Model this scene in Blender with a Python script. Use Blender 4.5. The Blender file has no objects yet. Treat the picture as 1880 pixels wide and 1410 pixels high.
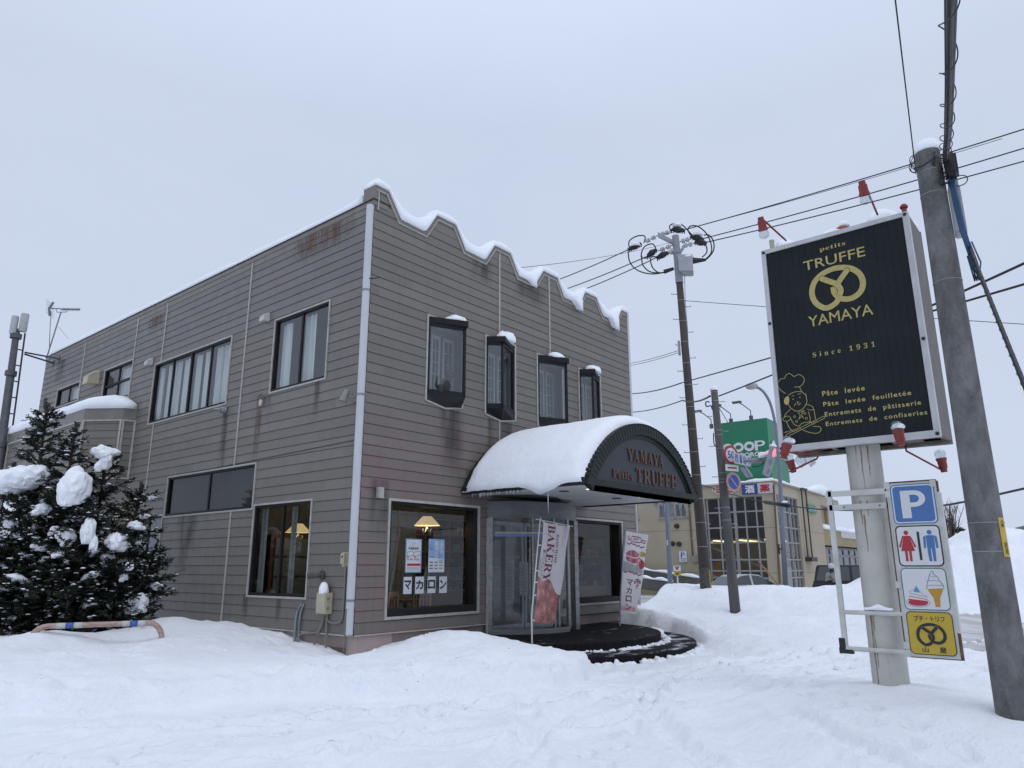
import bpy, bmesh, math, random
import numpy as np
from mathutils import Vector, Matrix, noise as mnoise
R_ = math.radians
sc = bpy.context.scene
col = sc.collection
random.seed(7)
rng = np.random.default_rng(7)

# ------------------------------------------------------------------ camera
F_PX, PITCH, ROLL, YAW, CAM_H = 1330.25, 14.130, -0.1117, 39.691, 1.6
PW, PH = 1880, 1410
def cam_axes():
    p, r, y = R_(PITCH), R_(ROLL), R_(YAW)
    f = Vector((math.cos(p)*math.cos(y), math.cos(p)*math.sin(y), math.sin(p)))
    rt = Vector((math.sin(y), -math.cos(y), 0)); up = rt.cross(f)
    c, s = math.cos(r), math.sin(r)
    return c*rt+s*up, -s*rt+c*up, f
AX_R, AX_U, AX_F = cam_axes()
CAM = Vector((0, 0, CAM_H))
cd = bpy.data.cameras.new('camera'); co = bpy.data.objects.new('camera', cd); col.objects.link(co)
cd.sensor_width = 36; cd.sensor_fit = 'HORIZONTAL'; cd.lens = F_PX/PW*36
cd.clip_start = 0.05; cd.clip_end = 3000
m3 = Matrix((AX_R, AX_U, -AX_F)).transposed()
co.matrix_world = Matrix.Translation(CAM) @ m3.to_4x4()
sc.camera = co

# ------------------------------------------------------------------ sky, sun, exposure
SUN_EL, SUN_AZ = 62.0, 200.0       # high soft sun behind a full cloud cover
w = bpy.data.worlds.new('World'); sc.world = w; w.use_nodes = True
nt = w.node_tree; nt.nodes.clear()
out = nt.nodes.new('ShaderNodeOutputWorld'); bg = nt.nodes.new('ShaderNodeBackground')
sky = nt.nodes.new('ShaderNodeTexSky'); sky.sky_type = 'NISHITA'; sky.sun_disc = False
sky.sun_elevation = R_(SUN_EL); sky.sun_rotation = R_(SUN_AZ)
tc = nt.nodes.new('ShaderNodeTexCoord')
mp = nt.nodes.new('ShaderNodeMapping'); mp.inputs['Scale'].default_value = (1.0, 1.0, 2.2)
nz = nt.nodes.new('ShaderNodeTexNoise'); nz.inputs['Scale'].default_value = 2.1; nz.inputs['Detail'].default_value = 7
nz.inputs['Roughness'].default_value = 0.55
cr = nt.nodes.new('ShaderNodeValToRGB')
cr.color_ramp.elements[0].position = 0.3; cr.color_ramp.elements[1].position = 0.72
cr.color_ramp.elements[0].color = (0.588, 0.664, 0.828, 1); cr.color_ramp.elements[1].color = (0.625, 0.70, 0.858, 1)
mul = nt.nodes.new('ShaderNodeMix'); mul.data_type = 'RGBA'; mul.blend_type = 'MULTIPLY'; mul.inputs[0].default_value = 1
mul.inputs[7].default_value = (10, 10, 10, 1); mul.clamp_result = False
mx = nt.nodes.new('ShaderNodeMix'); mx.data_type = 'RGBA'; mx.inputs[0].default_value = 0.97
nt.links.new(tc.outputs['Generated'], mp.inputs[0]); nt.links.new(mp.outputs[0], nz.inputs['Vector'])
nt.links.new(nz.outputs[0], cr.inputs[0]); sx_ = nt.nodes.new('ShaderNodeSeparateXYZ'); nt.links.new(tc.outputs['Generated'], sx_.inputs[0])
zr = nt.nodes.new('ShaderNodeMapRange'); nt.links.new(sx_.outputs[2], zr.inputs[0])      # an overcast sky is brightest overhead
for i_, v_ in zip((1, 2, 3, 4), (.55, 1.0, 1.0, 1.55)): zr.inputs[i_].default_value = v_
vm = nt.nodes.new('ShaderNodeVectorMath'); vm.operation = 'SCALE'; nt.links.new(cr.outputs[0], vm.inputs[0]); nt.links.new(zr.outputs[0], vm.inputs['Scale'])
nt.links.new(vm.outputs[0], mul.inputs[6])
nt.links.new(sky.outputs[0], mx.inputs[6]); nt.links.new(mul.outputs[2], mx.inputs[7])
nt.links.new(mx.outputs[2], bg.inputs[0]); bg.inputs[1].default_value = 0.1
nt.links.new(bg.outputs[0], out.inputs[0])
sl = bpy.data.lights.new('sun', 'SUN'); sl.energy = 0.5; sl.angle = R_(25); sl.color = (1, 0.99, 0.97)
so = bpy.data.objects.new('sun', sl); col.objects.link(so)
# light comes from the sky's own sun direction
sd = Vector((math.cos(R_(SUN_EL))*math.sin(R_(SUN_AZ)), math.cos(R_(SUN_EL))*math.cos(R_(SUN_AZ)), math.sin(R_(SUN_EL))))
so.rotation_euler = sd.to_track_quat('Z', 'Y').to_euler()
sc.view_settings.view_transform = 'Standard'; sc.view_settings.look = 'None'
sc.view_settings.exposure = 0.0; sc.view_settings.gamma = 1.0; sc.view_settings.use_curve_mapping = False
sc.cycles.max_bounces = 8; sc.cycles.transparent_max_bounces = 24
sc.cycles.use_denoising = True

# ------------------------------------------------------------------ measuring the place from the survey photograph
def ray(px, py): return AX_R*(px-PW/2) + AX_U*(PH/2-py) + AX_F*F_PX
def onX(px, py, X): d = ray(px, py); return CAM + d*(X/d.x)
def onY(px, py, Y): d = ray(px, py); return CAM + d*(Y/d.y)
def onZ(px, py, Z): d = ray(px, py); return CAM + d*((Z-CAM_H)/d.z)
def onD(px, py, D): d = ray(px, py); return CAM + d*(D/F_PX)
def onP(px, py, P0, N): d = ray(px, py); return CAM + d*((P0-CAM).dot(N)/d.dot(N))

# ------------------------------------------------------------------ mesh helpers
class MB:
    def __init__(s): s.v = []; s.f = []; s.mi = []
    def add(s, vs, fs, mi=0):
        o = len(s.v); s.v += [tuple(x) for x in vs]; s.f += [tuple(i+o for i in f) for f in fs]; s.mi += [mi]*len(fs)
        return s
    def quad(s, a, b, c, d, mi=0): return s.add([a, b, c, d], [(0, 1, 2, 3)], mi)
    def box(s, a, b, mi=0):
        x0, y0, z0 = [min(p, q) for p, q in zip(a, b)]; x1, y1, z1 = [max(p, q) for p, q in zip(a, b)]
        return s.add([(x0,y0,z0),(x1,y0,z0),(x1,y1,z0),(x0,y1,z0),(x0,y0,z1),(x1,y0,z1),(x1,y1,z1),(x0,y1,z1)],
                     [(0,3,2,1),(4,5,6,7),(0,1,5,4),(1,2,6,5),(2,3,7,6),(3,0,4,7)], mi)
    def obox(s, c, ex, ey, ez, mi=0):   # oriented box from half-extent vectors
        c, ex, ey, ez = map(Vector, (c, ex, ey, ez))
        vs = [c-ex-ey-ez, c+ex-ey-ez, c+ex+ey-ez, c-ex+ey-ez, c-ex-ey+ez, c+ex-ey+ez, c+ex+ey+ez, c-ex+ey+ez]
        return s.add(vs, [(0,3,2,1),(4,5,6,7),(0,1,5,4),(1,2,6,5),(2,3,7,6),(3,0,4,7)], mi)
    def tube(s, pts, r, n=8, cap=True, mi=0):
        pts = [Vector(p) for p in pts]; rs = r if isinstance(r, (list, tuple)) else [r]*len(pts)
        vs = []; fs = []; prev = None
        for i, p in enumerate(pts):
            t = (pts[min(i+1, len(pts)-1)]-pts[max(i-1, 0)])
            if t.length < 1e-9: t = Vector((0, 0, 1))
            t.normalize()
            if prev is None:
                a = Vector((0, 0, 1)) if abs(t.z) < .9 else Vector((1, 0, 0))
                u = t.cross(a).normalized()
            else:
                u = (prev - t*prev.dot(t))
                u = u.normalized() if u.length > 1e-6 else t.orthogonal().normalized()
            prev = u; v = t.cross(u)
            for k in range(n):
                an = 2*math.pi*k/n; vs.append(p + (u*math.cos(an)+v*math.sin(an))*rs[i])
        for i in range(len(pts)-1):
            for k in range(n):
                a = i*n+k; b = i*n+(k+1) % n; fs.append((a, b, b+n, a+n))
        if cap: fs.append(tuple(range(n-1, -1, -1))); fs.append(tuple(range((len(pts)-1)*n, len(pts)*n)))
        return s.add(vs, fs, mi)
    def cyl(s, a, b, r0, r1=None, n=16, mi=0): return s.tube([a, b], [r0, r0 if r1 is None else r1], n, True, mi)
    def lathe(s, c, prof, n=24, mi=0, axis=None):   # profile (r, h) along axis
        c = Vector(c); ax = Vector(axis or (0, 0, 1)).normalized(); u = ax.orthogonal().normalized(); v = ax.cross(u)
        vs = []; fs = []
        for r, h in prof:
            for k in range(n):
                an = 2*math.pi*k/n; vs.append(c+ax*h+(u*math.cos(an)+v*math.sin(an))*max(r, 1e-4))
        for i in range(len(prof)-1):
            for k in range(n):
                a = i*n+k; b = i*n+(k+1) % n; fs.append((a, b, b+n, a+n))
        return s.add(vs, fs, mi)
    def prism(s, poly, fr, w0, w1, mi=0):   # polygon (u,v) in a frame, extruded along its normal from w0 to w1
        n = len(poly); vs = [fr.pt(u, v, w0) for u, v in poly]+[fr.pt(u, v, w1) for u, v in poly]
        fs = [tuple(range(n-1, -1, -1)), tuple(range(n, 2*n))]+[(i, (i+1) % n, n+(i+1) % n, n+i) for i in range(n)]
        return s.add(vs, fs, mi)
    def ring(s, outer, inner, fr, w0, w1, mi=0):    # band between two outlines with the same number of points
        n = len(outer)
        for i in range(n):
            j = (i+1) % n
            q = [outer[i], outer[j], inner[j], inner[i]]
            vs = [fr.pt(u, v, w0) for u, v in q]+[fr.pt(u, v, w1) for u, v in q]
            s.add(vs, [(3,2,1,0),(4,5,6,7),(0,1,5,4),(2,3,7,6)], mi)
        return s
    def stroke(s, pts, wd, fr, w0, w1, closed=False, mi=0):   # ribbon of width wd along a polyline in a frame
        P = [Vector((p[0], p[1])) for p in pts]; n = len(P); L = []; Rr = []
        for i in range(n):
            a = P[i-1] if (i > 0 or closed) else P[i]; b = P[(i+1) % n] if (i < n-1 or closed) else P[i]
            t = (b-a)
            if t.length < 1e-9: t = Vector((1, 0))
            t.normalize(); nn = Vector((-t.y, t.x))*wd/2; L.append(P[i]+nn); Rr.append(P[i]-nn)
        m = n if closed else n-1
        for i in range(m):
            j = (i+1) % n; q = [Rr[i], Rr[j], L[j], L[i]]; wt = w1+.0005*i/max(m, 1)     # never two faces in one plane
            vs = [fr.pt(x.x, x.y, w0) for x in q]+[fr.pt(x.x, x.y, wt) for x in q]
            s.add(vs, [(4,5,6,7),(0,1,5,4),(1,2,6,5),(2,3,7,6),(3,0,4,7)], mi)
        return s
    def build(s, name, mats, parent=None, smooth=False, auto=None):
        me = bpy.data.meshes.new(name); o = bpy.data.objects.new(name, me); col.objects.link(o)
        org = Vector((0, 0, 0))
        if parent is not None:
            o.parent = parent
            q = parent
            while q is not None: org += q.location; q = q.parent
        me.from_pydata([(x-org.x, y-org.y, z-org.z) for x, y, z in s.v], [], s.f)
        for m in (mats if isinstance(mats, (list, tuple)) else [mats]): me.materials.append(m)
        if len(me.materials) > 1: me.polygons.foreach_set('material_index', s.mi)
        bm = bmesh.new(); bm.from_mesh(me); bmesh.ops.recalc_face_normals(bm, faces=bm.faces); bm.to_mesh(me); bm.free()
        if smooth: me.polygons.foreach_set('use_smooth', [True]*len(me.polygons))
        if auto: me.shade_smooth_by_angle(angle=R_(auto)) if hasattr(me, 'shade_smooth_by_angle') else smooth_angle(me, R_(auto))
        me.update(); return o
def smooth_angle(me, ang):
    bm = bmesh.new(); bm.from_mesh(me)
    for f in bm.faces: f.smooth = True
    for e in bm.edges: e.smooth = len(e.link_faces) == 2 and e.calc_face_angle(9) < ang
    bm.to_mesh(me); bm.free()

class Frame:
    def __init__(s, o, x, y=(0, 0, 1)):
        s.o = Vector(o); s.x = Vector(x).normalized(); s.y = Vector(y).normalized(); s.n = s.x.cross(s.y)
    def pt(s, u, v, w=0): return s.o+s.x*u+s.y*v+s.n*w
    def uv(s, px, py):
        p = onP(px, py, s.o, s.n)-s.o; return p.dot(s.x), p.dot(s.y)

def thing(name, label, cat, loc=(0, 0, 0), group=None):
    o = bpy.data.objects.new(name, None); col.objects.link(o); o.location = loc; o.empty_display_size = .2
    return tag(o, label, cat, group)
def tag(o, label, cat, group=None, kind=None):
    o['label'] = label; o['category'] = cat
    if group: o['group'] = group
    if kind: o['kind'] = kind
    return o
def kind(o, k): o['kind'] = k; return o
def dup(root, delta, label=None):
    r = root.copy(); col.objects.link(r); r.location = root.location+Vector(delta)
    if label: r['label'] = label
    for ch in list(root.children):
        c = ch.copy(); col.objects.link(c); c.parent = r
        for g in list(ch.children):
            d = g.copy(); col.objects.link(d); d.parent = c
    return r

SERIF = {}
for i in range(26): SERIF[chr(65+i)] = chr(0x1D400+i); SERIF[chr(97+i)] = chr(0x1D41A+i)
for i in range(10): SERIF[chr(48+i)] = chr(0x1D7CE+i)
def serif(s): return ''.join(SERIF.get(c, c) for c in s)
def text_geo(body, offset=0.0, spacing=1.0):
    c = bpy.data.curves.new('lettering', 'FONT'); c.body = body; c.size = 1; c.offset = offset; c.space_character = spacing
    c.resolution_u = 3
    o = bpy.data.objects.new('lettering', c); col.objects.link(o)
    dg = bpy.context.evaluated_depsgraph_get(); dg.update()
    me = bpy.data.meshes.new_from_object(o.evaluated_get(dg))
    vs = [(v.co.x, v.co.y) for v in me.vertices]; fs = [tuple(p.vertices) for p in me.polygons]
    bpy.data.objects.remove(o); bpy.data.curves.remove(c); bpy.data.meshes.remove(me)
    return vs, fs
def put_text(mb, body, fr, u0, v0, u1, v1, w=0.004, offset=0.0, spacing=1.0, rot=0, mi=0):
    """lay lettering into the rectangle u0..u1, v0..v1 of a frame, w above it; rot=-90 turns it to read downwards"""
    bold = offset; vs, fs = text_geo(body, 0, spacing)
    if not vs: return mb
    if rot: vs = [(y, -x) for x, y in vs] if rot < 0 else [(-y, x) for x, y in vs]
    xs = [a for a, b in vs]; ys = [b for a, b in vs]
    x0, x1, y0, y1 = min(xs), max(xs), min(ys), max(ys)
    su = (u1-u0)/max(x1-x0, 1e-6); sv = (v1-v0)/max(y1-y0, 1e-6)
    P = [fr.pt(u0+(a-x0)*su, v0+(b-y0)*sv, w) for a, b in vs]
    mb.add(P, fs, mi)
    if bold > 0:                       # heavier strokes: the same outline printed again a hair to each side, each a touch higher
        for k, (a, b) in enumerate(((1, 0), (-1, 0), (0, 1), (0, -1))):
            d = fr.x*(a*bold*abs(su)*1.1)+fr.y*(b*bold*abs(sv)*1.1)+fr.n*(.0002*(k+1)); mb.add([p+d for p in P], fs, mi)
    return mb
def px_text(mb, body, fr, bl, tr, **k):
    a = fr.uv(*bl); b = fr.uv(*tr); return put_text(mb, body, fr, a[0], a[1], b[0], b[1], **k)

def rrect(u0, v0, u1, v1, r, n=6):
    P = []
    for cx, cy, a0 in ((u1-r, v0+r, -90), (u1-r, v1-r, 0), (u0+r, v1-r, 90), (u0+r, v0+r, 180)):
        for k in range(n+1):
            a = R_(a0+90*k/n); P.append((cx+r*math.cos(a), cy+r*math.sin(a)))
    return P
def circ(cx, cy, rx, ry=None, n=32, a0=0, a1=360):
    ry = rx if ry is None else ry; full = abs(a1-a0) >= 360
    return [(cx+rx*math.cos(R_(a0+(a1-a0)*k/(n if full else n-1))), cy+ry*math.sin(R_(a0+(a1-a0)*k/(n if full else n-1)))) for k in range(n)]
def spline(P, n=8, closed=False):
    P = [np.array(p, float) for p in P]; N = len(P); o = []
    for i in range(N if closed else N-1):
        a = P[(i-1) % N] if closed or i > 0 else P[i]; b = P[i]; c = P[(i+1) % N]; d = P[(i+2) % N] if closed or i+2 < N else c
        for k in range(n):
            t = k/n
            o.append(tuple(.5*((2*b)+(-a+c)*t+(2*a-5*b+4*c-d)*t*t+(-a+3*b-3*c+d)*t**3)))
    if not closed: o.append(tuple(P[-1]))
    return o
def sag(a, b, s, n=16):
    a, b = Vector(a), Vector(b)
    return [a.lerp(b, k/n)-Vector((0, 0, s*4*(k/n)*(1-k/n))) for k in range(n+1)]

# ------------------------------------------------------------------ materials
def nodes(name):
    m = bpy.data.materials.new(name); m.use_nodes = True; t = m.node_tree
    return m, t, t.nodes['Principled BSDF'], t.nodes['Material Output']
def N(t, kind_, **kw):
    n = t.nodes.new(kind_)
    for k, v in kw.items():
        if k in n.inputs: n.inputs[k].default_value = v
        else: setattr(n, k, v)
    return n
def mix(t, fac, a, b, mode='MIX'):
    n = t.nodes.new('ShaderNodeMix'); n.data_type = 'RGBA'; n.blend_type = mode
    for i, x in ((0, fac), (6, a), (7, b)):
        if hasattr(x, 'is_linked'): t.links.new(x, n.inputs[i])
        elif i == 0: n.inputs[0].default_value = x
        else: n.inputs[i].default_value = (*x, 1)
    return n.outputs[2]
def ramp(t, src, p0, p1, c0=0, c1=1):
    n = t.nodes.new('ShaderNodeMapRange'); t.links.new(src, n.inputs[0])
    for i, v in zip((1, 2, 3, 4), (p0, p1, c0, c1)): n.inputs[i].default_value = v
    return n.outputs[0]
def mth(t, op, a, b=0.0):
    n = t.nodes.new('ShaderNodeMath'); n.operation = op
    for i, x in enumerate((a, b)):
        if hasattr(x, 'is_linked'): t.links.new(x, n.inputs[i])
        else: n.inputs[i].default_value = x
    return n.outputs[0]
def coords(t, scale=(1, 1, 1)):
    c = N(t, 'ShaderNodeTexCoord'); m = N(t, 'ShaderNodeMapping'); m.inputs['Scale'].default_value = scale
    t.links.new(c.outputs['Object'], m.inputs[0]); return m.outputs[0]
def noise_(t, vec, scale, detail=4, rough=.6):
    n = N(t, 'ShaderNodeTexNoise', Scale=scale, Detail=detail, Roughness=rough); t.links.new(vec, n.inputs['Vector']); return n.outputs[0]
def mat(name, c, rough=.6, metal=0.0, c2=None, scale=4, stretch=(1, 1, 1), bump=0.0, bscale=60, lo=.35, hi=.7, spec=None):
    m, t, b, o = nodes(name)
    b.inputs['Roughness'].default_value = rough; b.inputs['Metallic'].default_value = metal
    if spec is not None: b.inputs['Specular IOR Level'].default_value = spec
    v = coords(t, stretch)
    c2 = c2 or tuple(x*.82 for x in c)
    f = ramp(t, noise_(t, v, scale), lo, hi)
    t.links.new(mix(t, f, c, c2), b.inputs['Base Color'])
    if bump:
        bn = N(t, 'ShaderNodeBump', Strength=bump, Distance=.02)
        t.links.new(noise_(t, coords(t), bscale, 3), bn.inputs['Height']); t.links.new(bn.outputs[0], b.inputs['Normal'])
    return m
def emit(name, c, s):
    m, t, b, o = nodes(name); b.inputs['Base Color'].default_value = (*c, 1)
    b.inputs['Emission Color'].default_value = (*c, 1); b.inputs['Emission Strength'].default_value = s; return m
def glass(name, tint=(.86, .9, .89), refl=.12, rough=.0):
    m, t, b, o = nodes(name); t.nodes.remove(b)
    tr = N(t, 'ShaderNodeBsdfTransparent'); tr.inputs[0].default_value = (*tint, 1)
    gl = N(t, 'ShaderNodeBsdfGlossy', Roughness=rough); gl.inputs[0].default_value = (.95, .97, 1, 1)
    lw = N(t, 'ShaderNodeLayerWeight', Blend=.5); f = ramp(t, mth(t, 'POWER', lw.outputs['Facing'], 5.0), 0, 1, refl, .7)
    ms = N(t, 'ShaderNodeMixShader'); t.links.new(f, ms.inputs[0]); t.links.new(tr.outputs[0], ms.inputs[1]); t.links.new(gl.outputs[0], ms.inputs[2])
    t.links.new(ms.outputs[0], o.inputs[0]); return m
def stain(name, c, dens, scale, stretch, zfade=None):
    """patchy see-through dirt film on a surface"""
    m, t, b, o = nodes(name); b.inputs['Base Color'].default_value = (*c, 1); b.inputs['Roughness'].default_value = .8
    tc_ = N(t, 'ShaderNodeTexCoord')
    f = ramp(t, noise_(t, coords(t, stretch), scale, 5, .65), .38, .66, 0, dens)
    g = N(t, 'ShaderNodeSeparateXYZ'); t.links.new(tc_.outputs['Generated'], g.inputs[0])
    e1 = ramp(t, g.outputs[0], 0, .25); e2 = ramp(t, g.outputs[0], 1, .75); e3 = ramp(t, g.outputs[2], 0, .55); e4 = ramp(t, g.outputs[1], 0, .25); e5 = ramp(t, g.outputs[1], 1, .75)
    f = mth(t, 'MULTIPLY', f, e3)
    f = mth(t, 'MULTIPLY', f, mth(t, 'MULTIPLY', e1, e2) if zfade == 'x' else mth(t, 'MULTIPLY', e4, e5))
    tr = N(t, 'ShaderNodeBsdfTransparent'); ms = N(t, 'ShaderNodeMixShader')
    t.links.new(f, ms.inputs[0]); t.links.new(tr.outputs[0], ms.inputs[1]); t.links.new(b.outputs[0], ms.inputs[2]); t.links.new(ms.outputs[0], o.inputs[0])
    return m

def make_snow(name, tint=(.91, .925, .955), b1=.35, b2=.4):
    m, t, b, o = nodes(name); b.inputs['Roughness'].default_value = .75; b.inputs['Specular IOR Level'].default_value = .25
    v = coords(t)
    f = ramp(t, noise_(t, v, 1.1, 5), .35, .7)
    t.links.new(mix(t, f, tint, tuple(x*.965 for x in tint)), b.inputs['Base Color'])
    n0 = N(t, 'ShaderNodeBump', Strength=b1*.8, Distance=.04); t.links.new(noise_(t, coords(t, (.8, 3.2, 1)), 5, 6, .7), n0.inputs['Height'])
    n1 = N(t, 'ShaderNodeBump', Strength=b1, Distance=.05); t.links.new(noise_(t, v, 9, 6, .62), n1.inputs['Height']); t.links.new(n0.outputs[0], n1.inputs['Normal'])
    n2 = N(t, 'ShaderNodeBump', Strength=b2, Distance=.008); t.links.new(noise_(t, v, 75, 3), n2.inputs['Height'])
    t.links.new(n1.outputs[0], n2.inputs['Normal']); t.links.new(n2.outputs[0], b.inputs['Normal'])
    return m
SNOW = make_snow('fresh_snow')
PACKED = make_snow('ground_snow', (.91, .925, .955), .7, .6)

def make_siding(name, axis, tints):
    """painted metal lap siding: each 0.2 m board fades a little differently; streaks run down, tint patches where paint has faded"""
    m, t, b, o = nodes(name); b.inputs['Roughness'].default_value = .42; b.inputs['Specular IOR Level'].default_value = .5
    c = N(t, 'ShaderNodeTexCoord'); s = N(t, 'ShaderNodeSeparateXYZ'); t.links.new(c.outputs['Object'], s.inputs[0])
    row = mth(t, 'FLOOR', mth(t, 'DIVIDE', mth(t, 'SUBTRACT', s.outputs[2], .0276), .2))
    along = s.outputs[0] if axis == 'x' else s.outputs[1]
    seg = mth(t, 'FLOOR', mth(t, 'DIVIDE', mth(t, 'ADD', along, mth(t, 'MULTIPLY', row, 1.37)), 3.6))
    cv = N(t, 'ShaderNodeCombineXYZ'); t.links.new(row, cv.inputs[0]); t.links.new(seg, cv.inputs[1])
    wn = N(t, 'ShaderNodeTexWhiteNoise', noise_dimensions='2D'); t.links.new(cv.outputs[0], wn.inputs[0])
    base = mix(t, wn.outputs[0], (.146, .132, .112), (.172, .156, .134))
    st = (.5, 1, 2.2) if axis == 'x' else (1, .5, 2.2)
    pink = ramp(t, noise_(t, coords(t, st), 1.25, 6, .7), .42, .60)
    hz = s.outputs[2]
    if tints == 'front': msk = mth(t, 'MULTIPLY', pink, ramp(t, hz, 5.6, 3.6)); msk = mth(t, 'MULTIPLY', msk, ramp(t, along, 8.0, 2.2)); base = mix(t, mth(t, 'MULTIPLY', msk, .85), base, (.185, .118, .112))
    else:
        msk = mth(t, 'MULTIPLY', pink, ramp(t, hz, 6.6, 7.8)); base = mix(t, mth(t, 'MULTIPLY', msk, .6), base, (.150, .128, .142))
        gr = ramp(t, noise_(t, coords(t, st), .6, 4), .42, .62); base = mix(t, mth(t, 'MULTIPLY', mth(t, 'MULTIPLY', gr, ramp(t, hz, 6.2, 8.2)), .55), base, (.135, .142, .142))
    stv = (3.5, 3.5, .22)
    drip = ramp(t, noise_(t, coords(t, stv), 2.2, 6, .7), (.50), .78, 0, .30); base = mix(t, drip, base, (.075, .066, .058))
    spk = ramp(t, noise_(t, coords(t), 26, 4, .7), .55, .8, 0, .18); base = mix(t, spk, base, (.22, .20, .175))
    t.links.new(base, b.inputs['Base Color'])
    bn = N(t, 'ShaderNodeBump', Strength=.12, Distance=.01); t.links.new(noise_(t, coords(t, (1, 1, 3)), 18, 3), bn.inputs['Height']); t.links.new(bn.outputs[0], b.inputs['Normal'])
    t.links.new(ramp(t, noise_(t, coords(t), 3, 4), .3, .7, .36, .55), b.inputs['Roughness'])
    return m
SID_F = make_siding('faded_siding_front', 'x', 'front'); SID_L = make_siding('faded_siding_side', 'y', 'side')
GAP = mat('siding_joint', (.04, .036, .034), .9)
TRIM = mat('pale_trim', (.42, .40, .37), .5, c2=(.30, .28, .25), scale=9, lo=.4, hi=.75)
COPING = mat('coping_metal', (.20, .18, .155), .45, c2=(.15, .135, .118), scale=3)
PIPE = mat('white_pipe', (.52, .54, .57), .4, c2=(.48, .49, .49), scale=2.5, stretch=(3, 3, .4))
FOUND = mat('pinkish_mortar', (.30, .235, .21), .9, c2=(.24, .20, .18), scale=3, bump=.2)
DARKF = mat('dark_bronze_frame', (.012, .011, .012), .5, c2=(.018, .016, .016), spec=.2)
NAVYF = mat('dark_navy_frame', (.010, .011, .017), .45, spec=.25)
GLASS = glass('window_glass', refl=.13); GLASS_D = glass('dark_window_glass', (.74, .77, .76), .05)
GLASS_B = glass('bay_glass', (.80, .85, .84), .12)
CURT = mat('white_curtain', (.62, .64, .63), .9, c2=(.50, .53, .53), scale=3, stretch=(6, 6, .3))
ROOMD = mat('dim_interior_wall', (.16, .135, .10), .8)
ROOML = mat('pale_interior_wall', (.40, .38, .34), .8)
FLOORM = mat('interior_floor', (.10, .07, .05), .5)
WOOD = mat('brown_wood', (.12, .06, .03), .5, c2=(.08, .04, .02), stretch=(8, 8, 1))
WOODL = mat('light_wood', (.30, .19, .11), .5, c2=(.22, .13, .07), stretch=(8, 8, 1))
STEEL = mat('brushed_steel', (.25, .25, .25), .38, .7, c2=(.17, .17, .17), scale=3, stretch=(1, 1, 5))
STEEL2 = mat('dull_zinc', (.28, .29, .31), .5, .5, c2=(.20, .21, .22), scale=5)
BLACKT = mat('black_stone', (.018, .016, .017), .55, c2=(.035, .03, .03), scale=12, bump=.25)
BLACK = mat('black_rubber', (.012, .012, .013), .5)
WHITEP = mat('aged_white_paint', (.55, .55, .53), .5, c2=(.45, .44, .41), scale=3)
CREAM = mat('cream_plastic', (.46, .42, .30), .5, c2=(.38, .34, .24))
CONC = mat('concrete', (.20, .19, .175), .9, c2=(.13, .125, .12), scale=3.5, bump=.25, bscale=35)
RED = mat('red_paint', (.24, .026, .024), .5, c2=(.15, .022, .02), scale=14)
GOLD = mat('gold_lettering', (.43, .36, .13), .5, c2=(.36, .295, .105), scale=20)
# ================================================================== GROUND
def vnoise(x, y, s, seed=0):
    """smooth value noise, vectorised"""
    x = np.asarray(x, float)/s; y = np.asarray(y, float)/s
    xi = np.floor(x).astype(np.int64); yi = np.floor(y).astype(np.int64); fx = x-xi; fy = y-yi
    fx = fx*fx*(3-2*fx); fy = fy*fy*(3-2*fy)
    def h(a, b):
        n = (a*374761393+b*668265263+seed*974711) & 0x7fffffff
        n = ((n ^ (n >> 13))*1274126177) & 0x7fffffff
        return ((n ^ (n >> 16)) & 0xffff)/65535.0
    return (h(xi, yi)*(1-fx)+h(xi+1, yi)*fx)*(1-fy)+(h(xi, yi+1)*(1-fx)+h(xi+1, yi+1)*fx)*fy-.5
def fbm(x, y, s, o=4, seed=0):
    r = 0; a = 1
    for k in range(o): r = r+a*vnoise(x, y, s/2**k, seed+k*17); a *= .5
    return r
def ss(a, b, x): t = np.clip((x-a)/(b-a), 0, 1); return t*t*(3-2*t)
def bump2(x, y, cx, cy, rx, ry, ang=0, p=2.0):
    c, s = math.cos(R_(ang)), math.sin(R_(ang)); u = ((x-cx)*c+(y-cy)*s)/rx; v = (-(x-cx)*s+(y-cy)*c)/ry
    return np.exp(-(np.abs(u)**p+np.abs(v)**p))
def ridge(x, y, ax, ay, bx, by, wl, wr=None):
    """signed profile along a segment: 1 on the crest, 0 a width away"""
    wr = wr or wl; dx, dy = bx-ax, by-ay; L = math.hypot(dx, dy); t = np.clip(((x-ax)*dx+(y-ay)*dy)/L**2, 0, 1)
    px, py = ax+t*dx, ay+t*dy; d = np.hypot(x-px, y-py); side = (x-ax)*dy-(y-ay)*dx
    wd = np.where(side > 0, wr, wl); q = np.clip(1-d/wd, 0, 1); return q*q*(3-2*q), t
YARD = -0.1
def path_field(x, y, P):
    d2 = np.full(x.shape, 1e9); s_at = np.zeros(x.shape); acc = 0
    for (ax, ay), (bx, by) in zip(P, P[1:]):
        dx, dy = bx-ax, by-ay; L = math.hypot(dx, dy)
        if L < 1e-9: continue
        t = np.clip(((x-ax)*dx+(y-ay)*dy)/L**2, 0, 1); q = (x-ax-t*dx)**2+(y-ay-t*dy)**2
        m = q < d2; d2 = np.where(m, q, d2); s_at = np.where(m, acc+t*L, s_at); acc += L
    return np.sqrt(d2), s_at
def offset_path(P, o):
    R2 = []
    for i, p in enumerate(P):
        a, b = np.array(P[max(i-1, 0)]), np.array(P[min(i+1, len(P)-1)]); t = (b-a)/max(np.linalg.norm(b-a), 1e-9); R2.append((p[0]-t[1]*o, p[1]+t[0]*o))
    return R2
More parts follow.
